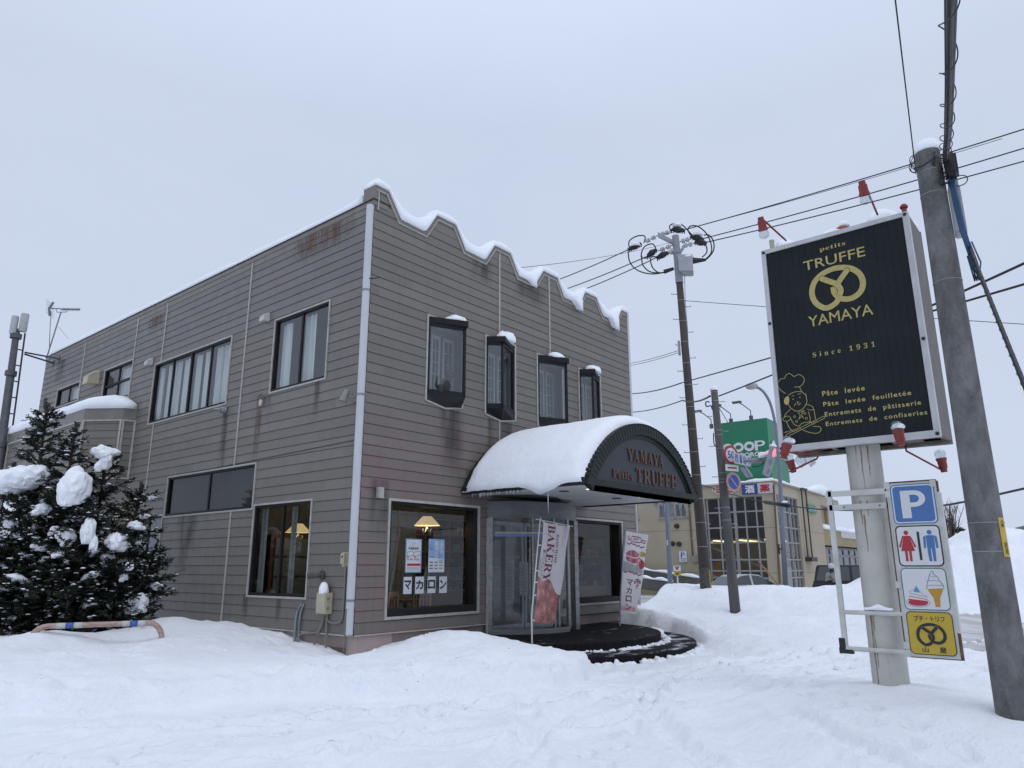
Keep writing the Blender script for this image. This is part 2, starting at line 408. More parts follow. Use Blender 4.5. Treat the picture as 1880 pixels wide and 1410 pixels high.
TRACKS = [(spline([(19, 2.4), (14.5, 3.7), (9.6, 4.9), (5.8, 6.4), (2.2, 9.0)], 7), .75, 1.0), (spline([(3.6, -1.5), (6.6, 2.2), (10.2, 4.9), (15, 4.4), (20, 2.0)], 7), .72, 1.0),
          (spline([(.2, 3.8), (4.4, 5.0), (8.4, 6.3), (12.5, 4.9), (16, 3.6)], 7), .70, .8), (spline([(.6, 6.9), (4.0, 7.4), (7.6, 6.2), (11.8, 3.9), (15, 2.9)], 7), .74, .7), (spline([(2.2, .2), (5.6, 3.4), (8.6, 6.0), (9.6, 6.4)], 7), .70, .6)]
random.seed(41); PRINTS = []
for (ax, ay), (bx, by) in (((4.5, 3.4), (12.2, 6.4)), ((7.0, 1.0), (13.2, 6.2)), ((3.4, 7.6), (11.2, 6.6)), ((5.2, 8.6), (8.8, 5.2))):
    L_ = math.hypot(bx-ax, by-ay); n_ = int(L_/.36); an = math.atan2(by-ay, bx-ax)
    for i in range(n_): s_ = (i % 2-.5)*.24+random.uniform(-.05, .05); t_ = i/n_; PRINTS.append((ax+(bx-ax)*t_-math.sin(an)*s_, ay+(by-ay)*t_+math.cos(an)*s_, an+random.uniform(-.25, .25)))
def ground(x, y):
    x = np.asarray(x, float); y = np.asarray(y, float)
    h = YARD+.05*fbm(x, y, 5, 3, 1)+0*x
    near = ss(24, 16, np.hypot(x, y))
    # trodden, driven-over yard: ruts and scuffed lumps
    if x.size > 1:
        nm = (x > -.5) & (x < 21) & (y > -2) & (y < 10); xn, yn = x[nm], y[nm]; dh = np.zeros(xn.shape)
        for P, o, k in TRACKS:
            for sg in (-o, o):
                d, s_ = path_field(xn, yn, offset_path(P, sg)); d = d+.05*vnoise(xn, yn, .5, 3)
                keep = ss(-.25, .1, vnoise(xn, yn, 1.9, int(sg*100)+7)+.12)
                dh += k*keep*(-.062*ss(.15, .10, d)*(1+.35*np.sin(s_*26))+.042*ss(.13, .19, d)*ss(.34, .20, d)*(1+vnoise(xn, yn, .2, 2)))
        for fx, fy, an in PRINTS:
            m = (np.abs(xn-fx) < .4) & (np.abs(yn-fy) < .4); u = (xn[m]-fx)*math.cos(an)+(yn[m]-fy)*math.sin(an); v = -(xn[m]-fx)*math.sin(an)+(yn[m]-fy)*math.cos(an); q = np.sqrt((u/.15)**2+(v/.06)**2)
            dh[m] += -.055*ss(1.15, .8, q)+.014*ss(.95, 1.25, q)*ss(1.8, 1.25, q)
        h = h.copy(); h[nm] += dh*ss(.15, -.35, np.hypot(xn, yn)-np.interp(np.degrees(np.arctan2(yn, xn)), [0, 31, 33.6, 34.6, 36.5, 40, 46, 52, 58, 65, 72, 80, 95, 180], [60, 40, 13.4, 11.5, 10.8, 10.5, 10.4, 10.5, 10.5, 10.7, 10.8, 11.0, 12, 14]))
    scuff = ss(.0, .22, fbm(x, y, 3.2, 2, 77))
    h = h+near*((.040+.05*scuff)*fbm(x, y, .8, 4, 9)+(.010+.035*scuff)*np.abs(vnoise(x, y, .19, 4))+.010*vnoise(x, y, .11, 6))
    stria = vnoise(x*.5+y*.15, -x*.9+y*3.2, 1.0, 33)*ss(11, 4, np.hypot(x, y)); h = h+.035*stria*ss(-.15, .1, fbm(x, y, 2.4, 2, 34))
    # low shovelled bank that rings the yard: firm lumpy foot, flat top running back to the walls
    rr = np.hypot(x, y); az = np.degrees(np.arctan2(y, x))
    toe = np.interp(az, [0, 31, 33.6, 34.6, 36.5, 40, 46, 52, 58, 65, 72, 80, 95, 180], [60, 40, 13.4, 11.5, 10.8, 10.5, 10.4, 10.5, 10.5, 10.7, 10.8, 11.0, 12, 14])
    dd = rr-toe+.45*fbm(x, y, 1.5, 4, 11)+.16*fbm(x, y, .35, 2, 12)
    onb = ss(-.03, .30, dd)*ss(11.35, 10.85, x+.25*vnoise(x, y, .5, 19))*(.62+.38*ss(11.2, 9.6, x))
    lumpy = ss(1.6, .1, dd)*ss(-.1, .2, dd)
    bank = .27*ss(-.03, .30, dd)+.10*ss(.3, 1.5, dd)+lumpy*(.20*fbm(x, y, .5, 4, 21)+.10*np.abs(vnoise(x, y, .2, 22)))+.05*ss(.25, .6, dd)*fbm(x, y, .6, 3, 26)+.05*fbm(x, y, 1.6, 3, 24)
    wall = .20*np.exp(-((y-14.4)/1.3)**2)*ss(6.2, 7.6, x)+.10*np.exp(-((y-17.6)/1.8)**2)-.16*np.exp(-((x-8.5)**2+(y-10.8)**2)/1.1)
    mnd = .27*bump2(x, y, 9.65, 9.35, 1.2, 1.0, 20, 2.4)+.06*bump2(x, y, 9.7, 8.0, 1.0, .8, 0, 3)
    h = h+onb*(bank+wall*ss(.2, 1.2, dd)+mnd)
    h = h+.16*np.exp(-((x-7.5)**2+(y-15.5)**2)/.3)+.15*np.exp(-((x-5.0)**2+(y-15.2)**2)/.45)+.10*np.exp(-((x-6.2)/1.3)**2-((y-15.2)/.5)**2)
    # ploughed heaps right of the door, the open ground behind them and the street bank with the poles in it
    r, t = ridge(x, y, 17.9, 11.4, 15.2, 5.6, 2.6, 1.15); heap = r**.6*(.74-.62*t)*(1+.30*fbm(x, y, .9, 4, 37))
    r, t = ridge(x, y, 23.6, 13.6, 20.3, 5.6, 2.4, 3.4); heap2 = r*(.36-.08*t+.16*fbm(x, y, 1.2, 4, 38))
    r, t = ridge(x, y, 27.6, 15.6, 26.6, 5.6, 2.2, 6.6); sbank = r**.75*(.97+.16*fbm(x, y, 1.5, 4, 41))*ss(14.75, 14.05, y-.22*(x-27)+.35*fbm(x, y, 1, 2, 3))
    hp = np.maximum(np.maximum(heap, heap2), sbank); rough = ss(.05, .4, hp)
    h = h+hp+rough*(.07*fbm(x, y, .55, 4, 91)+.04*np.abs(vnoise(x, y, .22, 92)))
    # great ploughed heap on the right
    big = bump2(x, y, 36.5, 4.2, 6.0, 5.5, 10, 2.6); h = h+big*(2.85+.7*fbm(x, y, 2.4, 5, 51)+.22*np.abs(fbm(x, y, .6, 3, 52)))
    h = h+bump2(x, y, 35, -5, 7, 6, 0, 2.6)*(2.0+.4*fbm(x, y, 2.2, 5, 53))
    h = h+bump2(x, y, 50, -6, 16, 9, 0, 3)*(.9+.3*fbm(x, y, 3, 4, 55))
    # small drifts at the post feet
    h = h+.30*bump2(x, y, 10.1, 2.5, 1.7, 1.5)+.28*bump2(x, y, 8.8, 1.05, 1.3, 1.2)+.02*fbm(x, y, .25, 2, 61)*near
    # keep the step clear
    d = np.hypot(x-13.4, y-10.9); clear = ss(4.12, 3.80, d+.25*vnoise(x, y, .5, 8))*ss(11.6, 11.9, x)
    h = np.where(clear > 0, h*(1-clear)+(-.16)*clear, h)
    inside = ss(8.75, 8.95, x)*ss(10.95, 11.15, y)*ss(18.4, 18.2, x); h = h*(1-inside)+(-.3)*inside
    return h
def gz(x, y): return float(ground(np.array([x]), np.array([y]))[0])
def graded(lo, hi, a, b, step, g=1.09):
    c = list(np.arange(lo, hi, step)); s = step; v = c[-1]
    while v < b: s *= g; v += s; c.append(v)
    s = step; v = lo; l = []
    while v > a: s *= g; v -= s; l.append(v)
    return np.array(l[::-1]+c)
gx = graded(1.2, 12.5, -260, 12.6, .05, 1.10); gx = gx[gx < 12.5]; t_ = 12.5; s_ = .055; ex = []
while t_ < 900:
    ex.append(t_); s_ = min(s_*1.012, .2) if t_ < 45 else s_*1.12; t_ += s_
gx = np.concatenate([gx, ex])
gy = graded(-1.0, 12.6, -400, 700, .052, 1.05)
GX, GY = np.meshgrid(gx, gy, indexing='ij'); GZ = ground(GX, GY)
nx, ny = GX.shape
V = np.stack([GX.ravel(), GY.ravel(), GZ.ravel()], 1)
ii = (np.arange(nx-1)[:, None]*ny+np.arange(ny-1)[None, :]).ravel()
FQ = np.stack([ii, ii+ny, ii+ny+1, ii+1], 1)
me = bpy.data.meshes.new('snow_ground'); me.vertices.add(len(V)); me.vertices.foreach_set('co', V.ravel())
me.loops.add(FQ.size); me.loops.foreach_set('vertex_index', FQ.ravel().astype(np.int32))
me.polygons.add(len(FQ)); me.polygons.foreach_set('loop_start', np.arange(0, FQ.size, 4, dtype=np.int32))
me.polygons.foreach_set('use_smooth', np.ones(len(FQ), bool)); me.update(); me.validate()
me.materials.append(PACKED); go = bpy.data.objects.new('snow_ground', me); col.objects.link(go); kind(go, 'structure')

def make_slush():
    m, t, b, o = nodes('road_slush'); b.inputs['Roughness'].default_value = .5
    f = ramp(t, noise_(t, coords(t, (1.6, .25, 1)), 1.3, 6, .7), .40, .62)
    t.links.new(mix(t, f, (.36, .34, .32), (.66, .66, .66)), b.inputs['Base Color'])
    bn = N(t, 'ShaderNodeBump', Strength=.4, Distance=.03); t.links.new(noise_(t, coords(t, (3, .4, 1)), 3, 5), bn.inputs['Height']); t.links.new(bn.outputs[0], b.inputs['Normal'])
    return m
SLUSH = make_slush()
def sheet(name, x0, x1, y0, y1, m, lift=.012, step=.4, soft=1.2):
    xs = np.linspace(x0, x1, max(2, int(abs(x1-x0)/step)+1)); ys = np.linspace(y0, y1, max(2, int(abs(y1-y0)/step)+1)); b = MB()
    X, Y = np.meshgrid(xs, ys, indexing='ij'); e = np.minimum(np.minimum(X-x0, x1-X), np.minimum(Y-y0, y1-Y))
    Z = ground(X, Y)+lift-.09*ss(soft, 0, e+.5*fbm(X, Y, 1.4, 4, 71))+.035*fbm(X, Y, .8, 3, 72)*ss(3*soft, soft, e)
    n = len(ys); vs = list(zip(X.ravel(), Y.ravel(), Z.ravel()))
    b.add(vs, [(i*n+j, (i+1)*n+j, (i+1)*n+j+1, i*n+j+1) for i in range(len(xs)-1) for j in range(n-1)])
    return kind(b.build(name, m, None, True), 'structure')
sheet('street', 30.6, 37.6, 8.6, 60, SLUSH)
sheet('side_road', 17.2, 24.4, -18, 6.0, SLUSH, .02, .16, 1.6)
# ================================================================== SHOP BUILDING
X0, Y0, X1, Y1 = 8.53, 10.71, 18.42, 28.66
ZB, ZV, ZT, ZR = .43, 8.66, 9.19, 8.86      # siding foot, parapet valley, parapet peak, side roof edge
shop = thing('bakery_shop', 'two storey grey clad shop with scalloped parapet and arched entrance canopy', 'building', (X0, Y0, 0))
FR_F = Frame((0, Y0, 0), (1, 0, 0))            # u = world x, v = z, normal -Y
FR_L = Frame((X0, 0, 0), (0, -1, 0))           # u = -world y, v = z, normal -X
def clad(mb, fr, u0, u1, z0, z1, holes, off=.0):
    """lap siding boards 0.2 m high, split round the openings; every board leans out at its foot"""
    k0 = math.floor((z0-.0276)/.2)
    k = k0
    while k*.2+.0276 < z1-1e-4:
        a = max(z0, k*.2+.0276+.008); b = min(z1, (k+1)*.2+.0276); k += 1
        if b-a < .01: continue
        cuts = sorted({a, b}|{h[2] for h in holes if a < h[2] < b}|{h[3] for h in holes if a < h[3] < b})
        for c, d in zip(cuts, cuts[1:]):
            iv = [(u0, u1)]
            for h in holes:
                if h[2] < d-1e-5 and h[3] > c+1e-5:
                    nv = []
                    for p, q in iv:
                        if h[1] <= p or h[0] >= q: nv.append((p, q)); continue
                        if h[0] > p: nv.append((p, h[0]))
                        if h[1] < q: nv.append((h[1], q))
                    iv = nv
            fa = (c-a)/(b-a) if b > a else 0; fb = (d-a)/(b-a)
            wa = off+.012*(1-fa)+.002; wb = off+.012*(1-fb)+.002
            for p, q in iv:
                A, B, C_, D = fr.pt(p, c, wa), fr.pt(q, c, wa), fr.pt(q, d, wb), fr.pt(p, d, wb)
                mb.quad(A, B, C_, D)
                mb.quad(fr.pt(p, c, off-.02), fr.pt(q, c, off-.02), B, A)
def backing(mb, fr, u0, u1, z0, z1, holes, w):
    us = sorted({u0, u1}|{min(max(h[i], u0), u1) for h in holes for i in (0, 1)}); zs = sorted({z0, z1}|{min(max(h[i], z0), z1) for h in holes for i in (2, 3)})
    for a, b in zip(us, us[1:]):
        for c, d in zip(zs, zs[1:]):
            m = ((a+b)/2, (c+d)/2)
            if any(h[0] < m[0] < h[1] and h[2] < m[1] < h[3] for h in holes): continue
            mb.quad(fr.pt(a, c, w), fr.pt(b, c, w), fr.pt(b, d, w), fr.pt(a, d, w))
def wopen(x, y): return x, y
# openings: (u0,u1,z0,z1)
HF = [(9.25, 11.73, .70, 2.82), (12.1, 14.6, -.2, 2.62), (15.26, 17.60, .70, 2.76),
      (10.11, 11.16, 4.93, 6.78), (11.95, 12.99, 4.93, 6.78), (13.89, 14.93, 4.93, 6.78), (15.72, 16.74, 4.93, 6.78)]
HL = {'W1': (-13.97, -12.0, 5.32, 6.97), 'W2': (-19.81, -15.85, 5.345, 6.99), 'W3': (-23.22, -21.31, 6.35, 7.42), 'W4': (-27.02, -25.1, 6.8, 7.40),
      'W5': (-18.28, -14.31, 2.82, 3.77), 'W6': (-14.2, -12.18, 1.035, 2.86), 'W7': (-19.95, -18.39, 1.04, 2.84)}
mb = MB(); clad(mb, FR_F, X0, X1, ZB, ZV, HF); b2 = MB(); backing(b2, FR_F, X0, X1, ZB-.02, ZV, HF, -.016)
fw = mb.build('front_wall', SID_F, shop); b2.build('wall_backing', GAP, fw)
mb = MB(); clad(mb, FR_L, -Y1, -Y0, ZB, 8.72, list(HL.values())); b2 = MB(); backing(b2, FR_L, -Y1, -Y0, ZB-.02, 8.72, list(HL.values()), -.016)
lw_ = mb.build('side_wall', SID_L, shop); b2.build('wall_backing', GAP, lw_)
# rear, far side, slabs, foundation (all behind what is seen but closing the volume)
mb = MB(); mb.box((X1-.2, Y0+.03, .0), (X1-.02, Y1, 8.7)); mb.box((X0+.03, Y1-.2, 0), (X1-.2, Y1-.02, 8.7)); mb.build('rear_wall', COPING, shop)
mb = MB(); mb.box((X0+.03, Y0+.03, -.1), (X1-.2, Y1-.2, .2)); mb.build('floor', FLOORM, shop)
mb = MB(); mb.box((X0+.10, Y0+.12, 3.86), (X1-.2, Y1-.2, 4.6)); mb.build('upper_floor', ROOML, shop)
mb = MB(); mb.box((X0+.03, Y0+.42, 8.3), (X1-.2, Y1-.2, 8.62)); mb.build('roof', COPING, shop)
mb = MB(); mb.box((X0+.01, Y0+.01, -.4), (X0+.9, Y0+.2, .40)); mb.build('corner_plinth', mat('pale_pink_mortar', (.40, .32, .295), .9, c2=(.34, .26, .24), scale=2.5, bump=.2), shop)
mb = MB(); mb.box((X0+.04, Y0+.2, -.4), (X0+.2, Y1, .415)); mb.box((X0+.92, Y0+.05, -.4), (12.0, Y0+.2, .415)); mb.box((15.1, Y0+.05, -.4), (X1, Y0+.2, .415))
mb.build('foundation', FOUND, shop)
mb = MB(); mb.box((X0-.01, Y0-.005, .405), (X0-.03, Y1, .43)); mb.box((X0, Y0-.03, .405), (12.0, Y0-.01, .43)); mb.build('base_flashing', TRIM, shop)
# interior walls so the rooms read as rooms
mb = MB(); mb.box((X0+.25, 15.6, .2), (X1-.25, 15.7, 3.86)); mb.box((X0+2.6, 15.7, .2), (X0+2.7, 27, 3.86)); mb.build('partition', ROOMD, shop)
CLT = emit('ceiling_tube', (1, .93, .78), 5)
for q, (a, b) in enumerate(((9.6, 12.0), (11.4, 12.6), (13.2, 12.2), (15.4, 12.4), (16.8, 13.4), (10.4, 14.4), (14.2, 14.2))): mb = MB(); mb.box((a-.55, b-.07, 3.80), (a+.55, b+.07, 3.855)); mb.build('ceiling_light', CLT, shop)
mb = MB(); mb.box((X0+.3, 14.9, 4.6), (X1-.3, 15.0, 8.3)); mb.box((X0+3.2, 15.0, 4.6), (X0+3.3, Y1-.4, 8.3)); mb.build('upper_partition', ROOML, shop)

# ---- parapet teeth
px_ = [(8.56, ZT), (8.88, ZT), (9.24, 8.68), (9.93, 8.66), (10.26, ZT), (10.88, ZT), (11.22, 8.68), (11.87, 8.66), (12.21, 9.16), (12.83, 9.16), (13.16, 8.66), (13.82, 8.66),
       (14.15, 9.13), (14.80, 9.13), (15.10, 8.66), (15.80, 8.66), (16.09, 9.12), (16.69, 9.12), (17.04, 8.66), (17.70, 8.66), (18.03, 9.12), (18.42, 9.12)]
def prof(x):
    for (a, za), (b, zb) in zip(px_, px_[1:]):
        if a <= x <= b: return za+(zb-za)*(x-a)/max(b-a, 1e-6)
    return px_[0][1] if x < px_[0][0] else px_[-1][1]
cop = MB(); trm = MB(); tooth0 = None
for x0, x1 in ((8.56, 9.24), (9.93, 11.22), (11.87, 13.16), (13.82, 15.10), (15.80, 17.04), (17.70, 18.42)):
    P = [p for p in px_ if x0 <= p[0] <= x1]; mb = MB()
    tl = [p for p in P if p[1] > 8.9]; a, b = tl[0][0], tl[-1][0]; za = tl[0][1]
    zb0 = 8.66
    for (c, d) in ((8.66, 8.826), (8.84, 9.026), (9.04, za-.05)):
        if c < d:
            f0 = (c-zb0)/(za-zb0); f1 = (d-zb0)/(za-zb0)
            mb.prism([(x0+(a-x0)*f0, c), (x1+(b-x1)*f0, c), (x1+(b-x1)*f1, d), (x0+(a-x0)*f1, d)], FR_F, -.36, .006)
    cop.prism([(x0+.01, 8.64), (x1-.01, 8.64), (b-.01, za-.045), (a+.01, za-.045)], FR_F, -.35, -.004)
    mb.build('parapet', SID_F, shop)
def inset(P, e):
    o = []
    for i, p in enumerate(P):
        a = Vector(P[max(i-1, 0)]); b = Vector(P[min(i+1, len(P)-1)]); p = Vector(p); d1 = (p-a).normalized() if i else (b-p).normalized(); d2 = (b-p).normalized() if i < len(P)-1 else d1
        n1 = Vector((d1.y, -d1.x)); n2 = Vector((d2.y, -d2.x)); m = (n1+n2).normalized(); o.append(tuple(p+m*(e/max(m.dot(n1), .4))))
    return o
A0, A1, A2, A3 = px_, inset(px_, .075), inset(px_, .085), inset(px_, .11)
for i in range(len(px_)-1):
    cop.prism([A1[i], A1[i+1], A0[i+1], A0[i]], FR_F, -.38, .022); trm.prism([A3[i], A3[i+1], A2[i+1], A2[i]], FR_F, .0, .030)
cop.box((8.53, Y0-.02, 8.84), (8.60, Y0+.36, ZT))
trm.box((8.605, Y0-.032, 8.66), (8.63, Y0-.005, ZT-.1))
cp_ = cop.build('coping', COPING, shop); trm.build('coping_trim', TRIM, cp_)
mb = MB(); mb.box((X0-.03, Y0-.02, 8.74), (X0+.35, Y1+.02, 8.86)); mb.box((X0-.015, Y0, 8.60), (X0+.02, Y1, 8.74)); mb.build('roof_fascia', COPING, shop)
mb = MB(); mb.box((X0-.045, Y0-.03, 8.845), (X0+.4, Y1+.03, 8.875)); mb.build('roof_edge_flashing', GAP, shop)
# corner down pipe
mb = MB(); mb.tube([(X0-.055, Y0+.055, .88), (X0-.055, Y0+.055, 8.72)], .075, 14); mb.tube([(X0-.05, Y0+.05, .44), (X0-.05, Y0+.05, .9)], .065, 14)
cpipe = mb.build('corner_pipe', PIPE, shop, auto=50)
for z in (1.0, 4.75, 6.86): mb = MB(); mb.tube([(X0-.055, Y0+.055, z), (X0-.055, Y0+.055, z+.04)], .083, 14); mb.build('pipe_clamp', STEEL2, cpipe, auto=50)
mb = MB(); mb.tube([(X1+.02, Y0-.0, .4), (X1+.02, Y0-.0, 9.08)], .045, 10); mb.build('far_corner_pipe', PIPE, shop, True)
# joint strips
for fr, L in ((FR_F, [(12.42, 6.80, 9.02), (12.43, 4.35, 4.84), (14.42, 6.8, 9.02)]),
              (FR_L, [(-25.13, 5.95, 8.72), (-21.30, 5.95, 8.72), (-19.49, 7.0, 8.72), (-19.49, 2.9, 5.33), (-15.19, 3.80, 8.72), (-15.15, .43, 2.80)])):
    for u, a, b in L: mb = MB(); mb.prism([(u-.022, a), (u+.022, a), (u+.022, b), (u-.022, b)], fr, .004, .026); mb.build('joint_strip', TRIM, shop)

# ---- plain windows
def window(fr, h, panes, name='window', curtains=True, frame=DARKF, gl=GLASS, transom=None, depth=.045, blind=False):
    u0, u1, z0, z1 = h
    mb = MB(); t = .038
    mb.ring([(u0-t, z0-t), (u1+t, z0-t), (u1+t, z1+t), (u0-t, z1+t)], [(u0, z0), (u1, z0), (u1, z1), (u0, z1)], fr, -.01, .03)
    r = mb.build(name, TRIM, shop)
    mb = MB(); f = .042
    mb.ring([(u0, z0), (u1, z0), (u1, z1), (u0, z1)], [(u0+f, z0+f*1.3), (u1-f, z0+f*1.3), (u1-f, z1-f), (u0+f, z1-f)], fr, -.085, .004)
    for k in range(1, panes):
        u = u0+(u1-u0)*k/panes; mb.prism([(u-.03, z0+f), (u+.03, z0+f), (u+.03, z1-f), (u-.03, z1-f)], fr, -.07-.01*(k % 2), -.012-.012*(k % 2))
    if transom: zt = z0+(z1-z0)*transom; mb.prism([(u0+f, zt-.03), (u1-f, zt-.03), (u1-f, zt+.03), (u0+f, zt+.03)], fr, -.07, -.015)
    mb.build('frame', frame, r)
    mb = MB(); mb.quad(fr.pt(u0+f, z0+f, -depth), fr.pt(u1-f, z0+f, -depth), fr.pt(u1-f, z1-f, -depth), fr.pt(u0+f, z1-f, -depth)); mb.build('pane', gl, r)
    if curtains:
        mb = MB(); nseg = int((u1-u0)*40); P = []
        for k in range(nseg+1):
            u = u0+.03+(u1-u0-.06)*k/nseg; P.append((u, -.19+.030*math.sin(u*31+2*math.sin(u*3))+.015*math.sin(u*67+1)))
        gaps = [(u0+(u1-u0)*a, u0+(u1-u0)*b) for a, b in curtains] if isinstance(curtains, list) else []
        for (a, wa), (b, wb) in zip(P, P[1:]):
            if any(g0 < a < g1 for g0, g1 in gaps): continue
            mb.quad(fr.pt(a, z0-.05, wa), fr.pt(b, z0-.05, wb), fr.pt(b, z1-.06, wb), fr.pt(a, z1-.06, wa))
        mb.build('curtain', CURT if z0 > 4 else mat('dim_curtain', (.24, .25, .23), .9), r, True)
    if blind:
        mb = MB(); z = z0-.02
        while z < z1: mb.quad(fr.pt(u0+.03, z, -.095), fr.pt(u1-.03, z, -.095), fr.pt(u1-.03, z+.021, -.106), fr.pt(u0+.03, z+.021, -.106)); z += .024
        mb.build('blind', mat('taupe_blind', (.055, .050, .045), .7), r)
    return r
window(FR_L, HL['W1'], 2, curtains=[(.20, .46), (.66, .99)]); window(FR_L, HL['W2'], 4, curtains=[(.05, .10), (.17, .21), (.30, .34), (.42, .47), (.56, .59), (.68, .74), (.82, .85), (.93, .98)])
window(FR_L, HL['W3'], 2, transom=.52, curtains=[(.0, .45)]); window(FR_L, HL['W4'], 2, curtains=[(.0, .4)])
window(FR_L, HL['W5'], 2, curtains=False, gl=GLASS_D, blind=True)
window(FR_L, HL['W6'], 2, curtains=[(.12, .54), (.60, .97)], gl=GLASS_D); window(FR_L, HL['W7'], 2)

# ---- big shop windows on the front
def shopwin(h, nm):
    u0, u1, z0, z1 = h; t = .05
    mb = MB(); mb.ring([(u0-t, z0-t), (u1+t, z0-t), (u1+t, z1+t), (u0-t, z1+t)], [(u0, z0), (u1, z0), (u1, z1), (u0, z1)], FR_F, -.01, .035); r = mb.build(nm, TRIM, shop)
    mb = MB(); mb.ring([(u0, z0), (u1, z0), (u1, z1), (u0, z1)], [(u0+.06, z0+.13), (u1-.09, z0+.13), (u1-.09, z1-.06), (u0+.06, z1-.06)], FR_F, -.26, -.002); mb.build('frame', DARKF, r)
    mb = MB(); q = .16; mb.quad(FR_F.pt(u0+.06, z0+.1, -q), FR_F.pt(u1-.06, z0+.1, -q), FR_F.pt(u1-.06, z1-.04, -q), FR_F.pt(u0+.06, z1-.04, -q)); mb.build('pane', GLASS_D, r)
    return r
shopwin(HF[0], 'shop_window'); shopwin(HF[2], 'shop_window')

# ---- angled bay windows
def bay(u0, u1, fr_apex, dep, ghost=None):
    z0, z1 = 4.93, 6.78; ua = u0+(u1-u0)*fr_apex; t = .04; um = u0+(u1-u0)*.52
    mb = MB()
    mb.prism([(u0-t, z0), (u0, z0), (u0, z1+t), (u0-t, z1+t)], FR_F, 0, .03); mb.prism([(u1, z0), (u1+t, z0), (u1+t, z1+t), (u1, z1+t)], FR_F, 0, .03); mb.prism([(u0, z1), (u1, z1), (u1, z1+t), (u0, z1+t)], FR_F, 0, .03)
    mb.prism([(u0-t, z0), (um, z0-.10), (um, z0-.06), (u0, z0+.02)], FR_F, 0, .03); mb.prism([(um, z0-.10), (u1+t, z0), (u1, z0+.02), (um, z0-.06)], FR_F, 0, .03)
    r = mb.build('bay_window', TRIM, shop)
    A, B, P = Vector((u0+.01, Y0, 0)), Vector((u1-.01, Y0, 0)), Vector((ua, Y0-dep, 0))
    zb, zt = z0+.16, z1-.13
    hood = MB(); hood.prism([(p.x, -(p.y-Y0)) for p in (A+Vector((-.02, .01, 0)), B+Vector((.02, .01, 0)), P+Vector((0, -.06, 0)))], Frame((0, Y0, z1-.13), (1, 0, 0), (0, -1, 0)), -.13, 0)
    hood.v = [(x, y, z) for x, y, z in hood.v]; hood.build('hood', DARKF, r)
    fm = MB(); e = .035
    def bar(p, q, a, b, th=e):
        d = (q-p).normalized(); nrm = Vector((d.y, -d.x, 0))
        for (s0, s1, c0, c1) in ((0, e*1.6/(q-p).length, a, b), (1-e*1.6/(q-p).length, 1, a, b), (0, 1, a, a+.10), (0, 1, b-.07, b)):
            p0 = p.lerp(q, s0); p1 = p.lerp(q, s1)
            fm.add([p0+Vector((0, 0, c0)), p1+Vector((0, 0, c0)), p1+Vector((0, 0, c1)), p0+Vector((0, 0, c1)), p0-nrm*.05+Vector((0, 0, c0)), p1-nrm*.05+Vector((0, 0, c0)), p1-nrm*.05+Vector((0, 0, c1)), p0-nrm*.05+Vector((0, 0, c1))],
                   [(0,1,2,3),(4,7,6,5),(0,4,5,1),(1,5,6,2),(2,6,7,3),(3,7,4,0)])
    bar(A, P, zb, zt); bar(P, B, zb, zt); fm.build('frame', NAVYF, r)
    g = MB()
    for p, q in ((A, P), (P, B)):
        d = (q-p).normalized(); nrm = Vector((d.y, -d.x, 0))*-.03; p, q = p+nrm, q+nrm
        g.quad(p+Vector((0, 0, zb)), q+Vector((0, 0, zb)), q+Vector((0, 0, zt)), p+Vector((0, 0, zt)))
    g.build('pane', GLASS_B, r)
    ub = MB(); w0 = Vector((um, Y0-.012, z0-.06)); zz = Vector((0, 0, zb)); a, b, p = A+zz, B+zz, P+zz; a2 = Vector((u0+.01, Y0-.012, z0)); b2_ = Vector((u1-.01, Y0-.012, z0))
    ub.add([a, p, b, a2, w0, b2_], [(0, 1, 4, 3), (1, 2, 5, 4), (0, 3, 5, 2), (3, 4, 5)]); ub.quad(a, p, b, (a+b)/2); ub.build('base', BLACK, r)
    # inner french window with glazing bars, seen through the bay
    fi = MB(); yy = Y0+.32; fr2 = Frame((0, yy, 0), (1, 0, 0)); inn = MB()
    for (c, d) in ((u0-.04, u0+.30), (u0+.38, u0+.66), (u0+.74, u1+.05)):
        fi.ring([(c, z0+.1), (d, z0+.1), (d, z1-.25), (c, z1-.25)], [(c+.05, z0+.2), (d-.05, z0+.2), (d-.05, z1-.33), (c+.05, z1-.33)], fr2, 0, .04)
        fi.stroke([((c+d)/2, z0+.2), ((c+d)/2, z1-.33)], .018, fr2, 0.01, .035)
        for q in range(1, 5): zq = z0+.2+(z1-.53-z0)*q/5; fi.stroke([(c+.05, zq), (d-.05, zq)], .018, fr2, .01, .035)
        inn.prism([(c+.05, z0+.2), (d-.05, z0+.2), (d-.05, z1-.33), (c+.05, z1-.33)], fr2, -.03, 0.0)
    inn2 = MB(); inn2.box((u0-.3, yy+.04, z0-.3), (u1+.3, yy+.08, z1+.2)); inn2.box((u0-.14, Y0+.04, z0-.1), (u1+.14, yy+.03, z0+.05)); inn2.box((u0-.14, Y0+.04, z1-.1), (u1+.14, yy+.03, z1)); inn2.build('lining', mat('bay_lining', (.22, .215, .20), .8), r)
    fi.build('inner_window', mat('inner_white', (.36, .36, .35), .6), r); inn.build('inner_glass', mat('teal_inner_glass', (.06, .095, .095), .2), r)
    return r
bays = [bay(10.11, 11.16, .77, .36), bay(11.95, 12.99, .27, .30), bay(13.89, 14.93, .77, .36), bay(15.72, 16.74, .27, .30)]
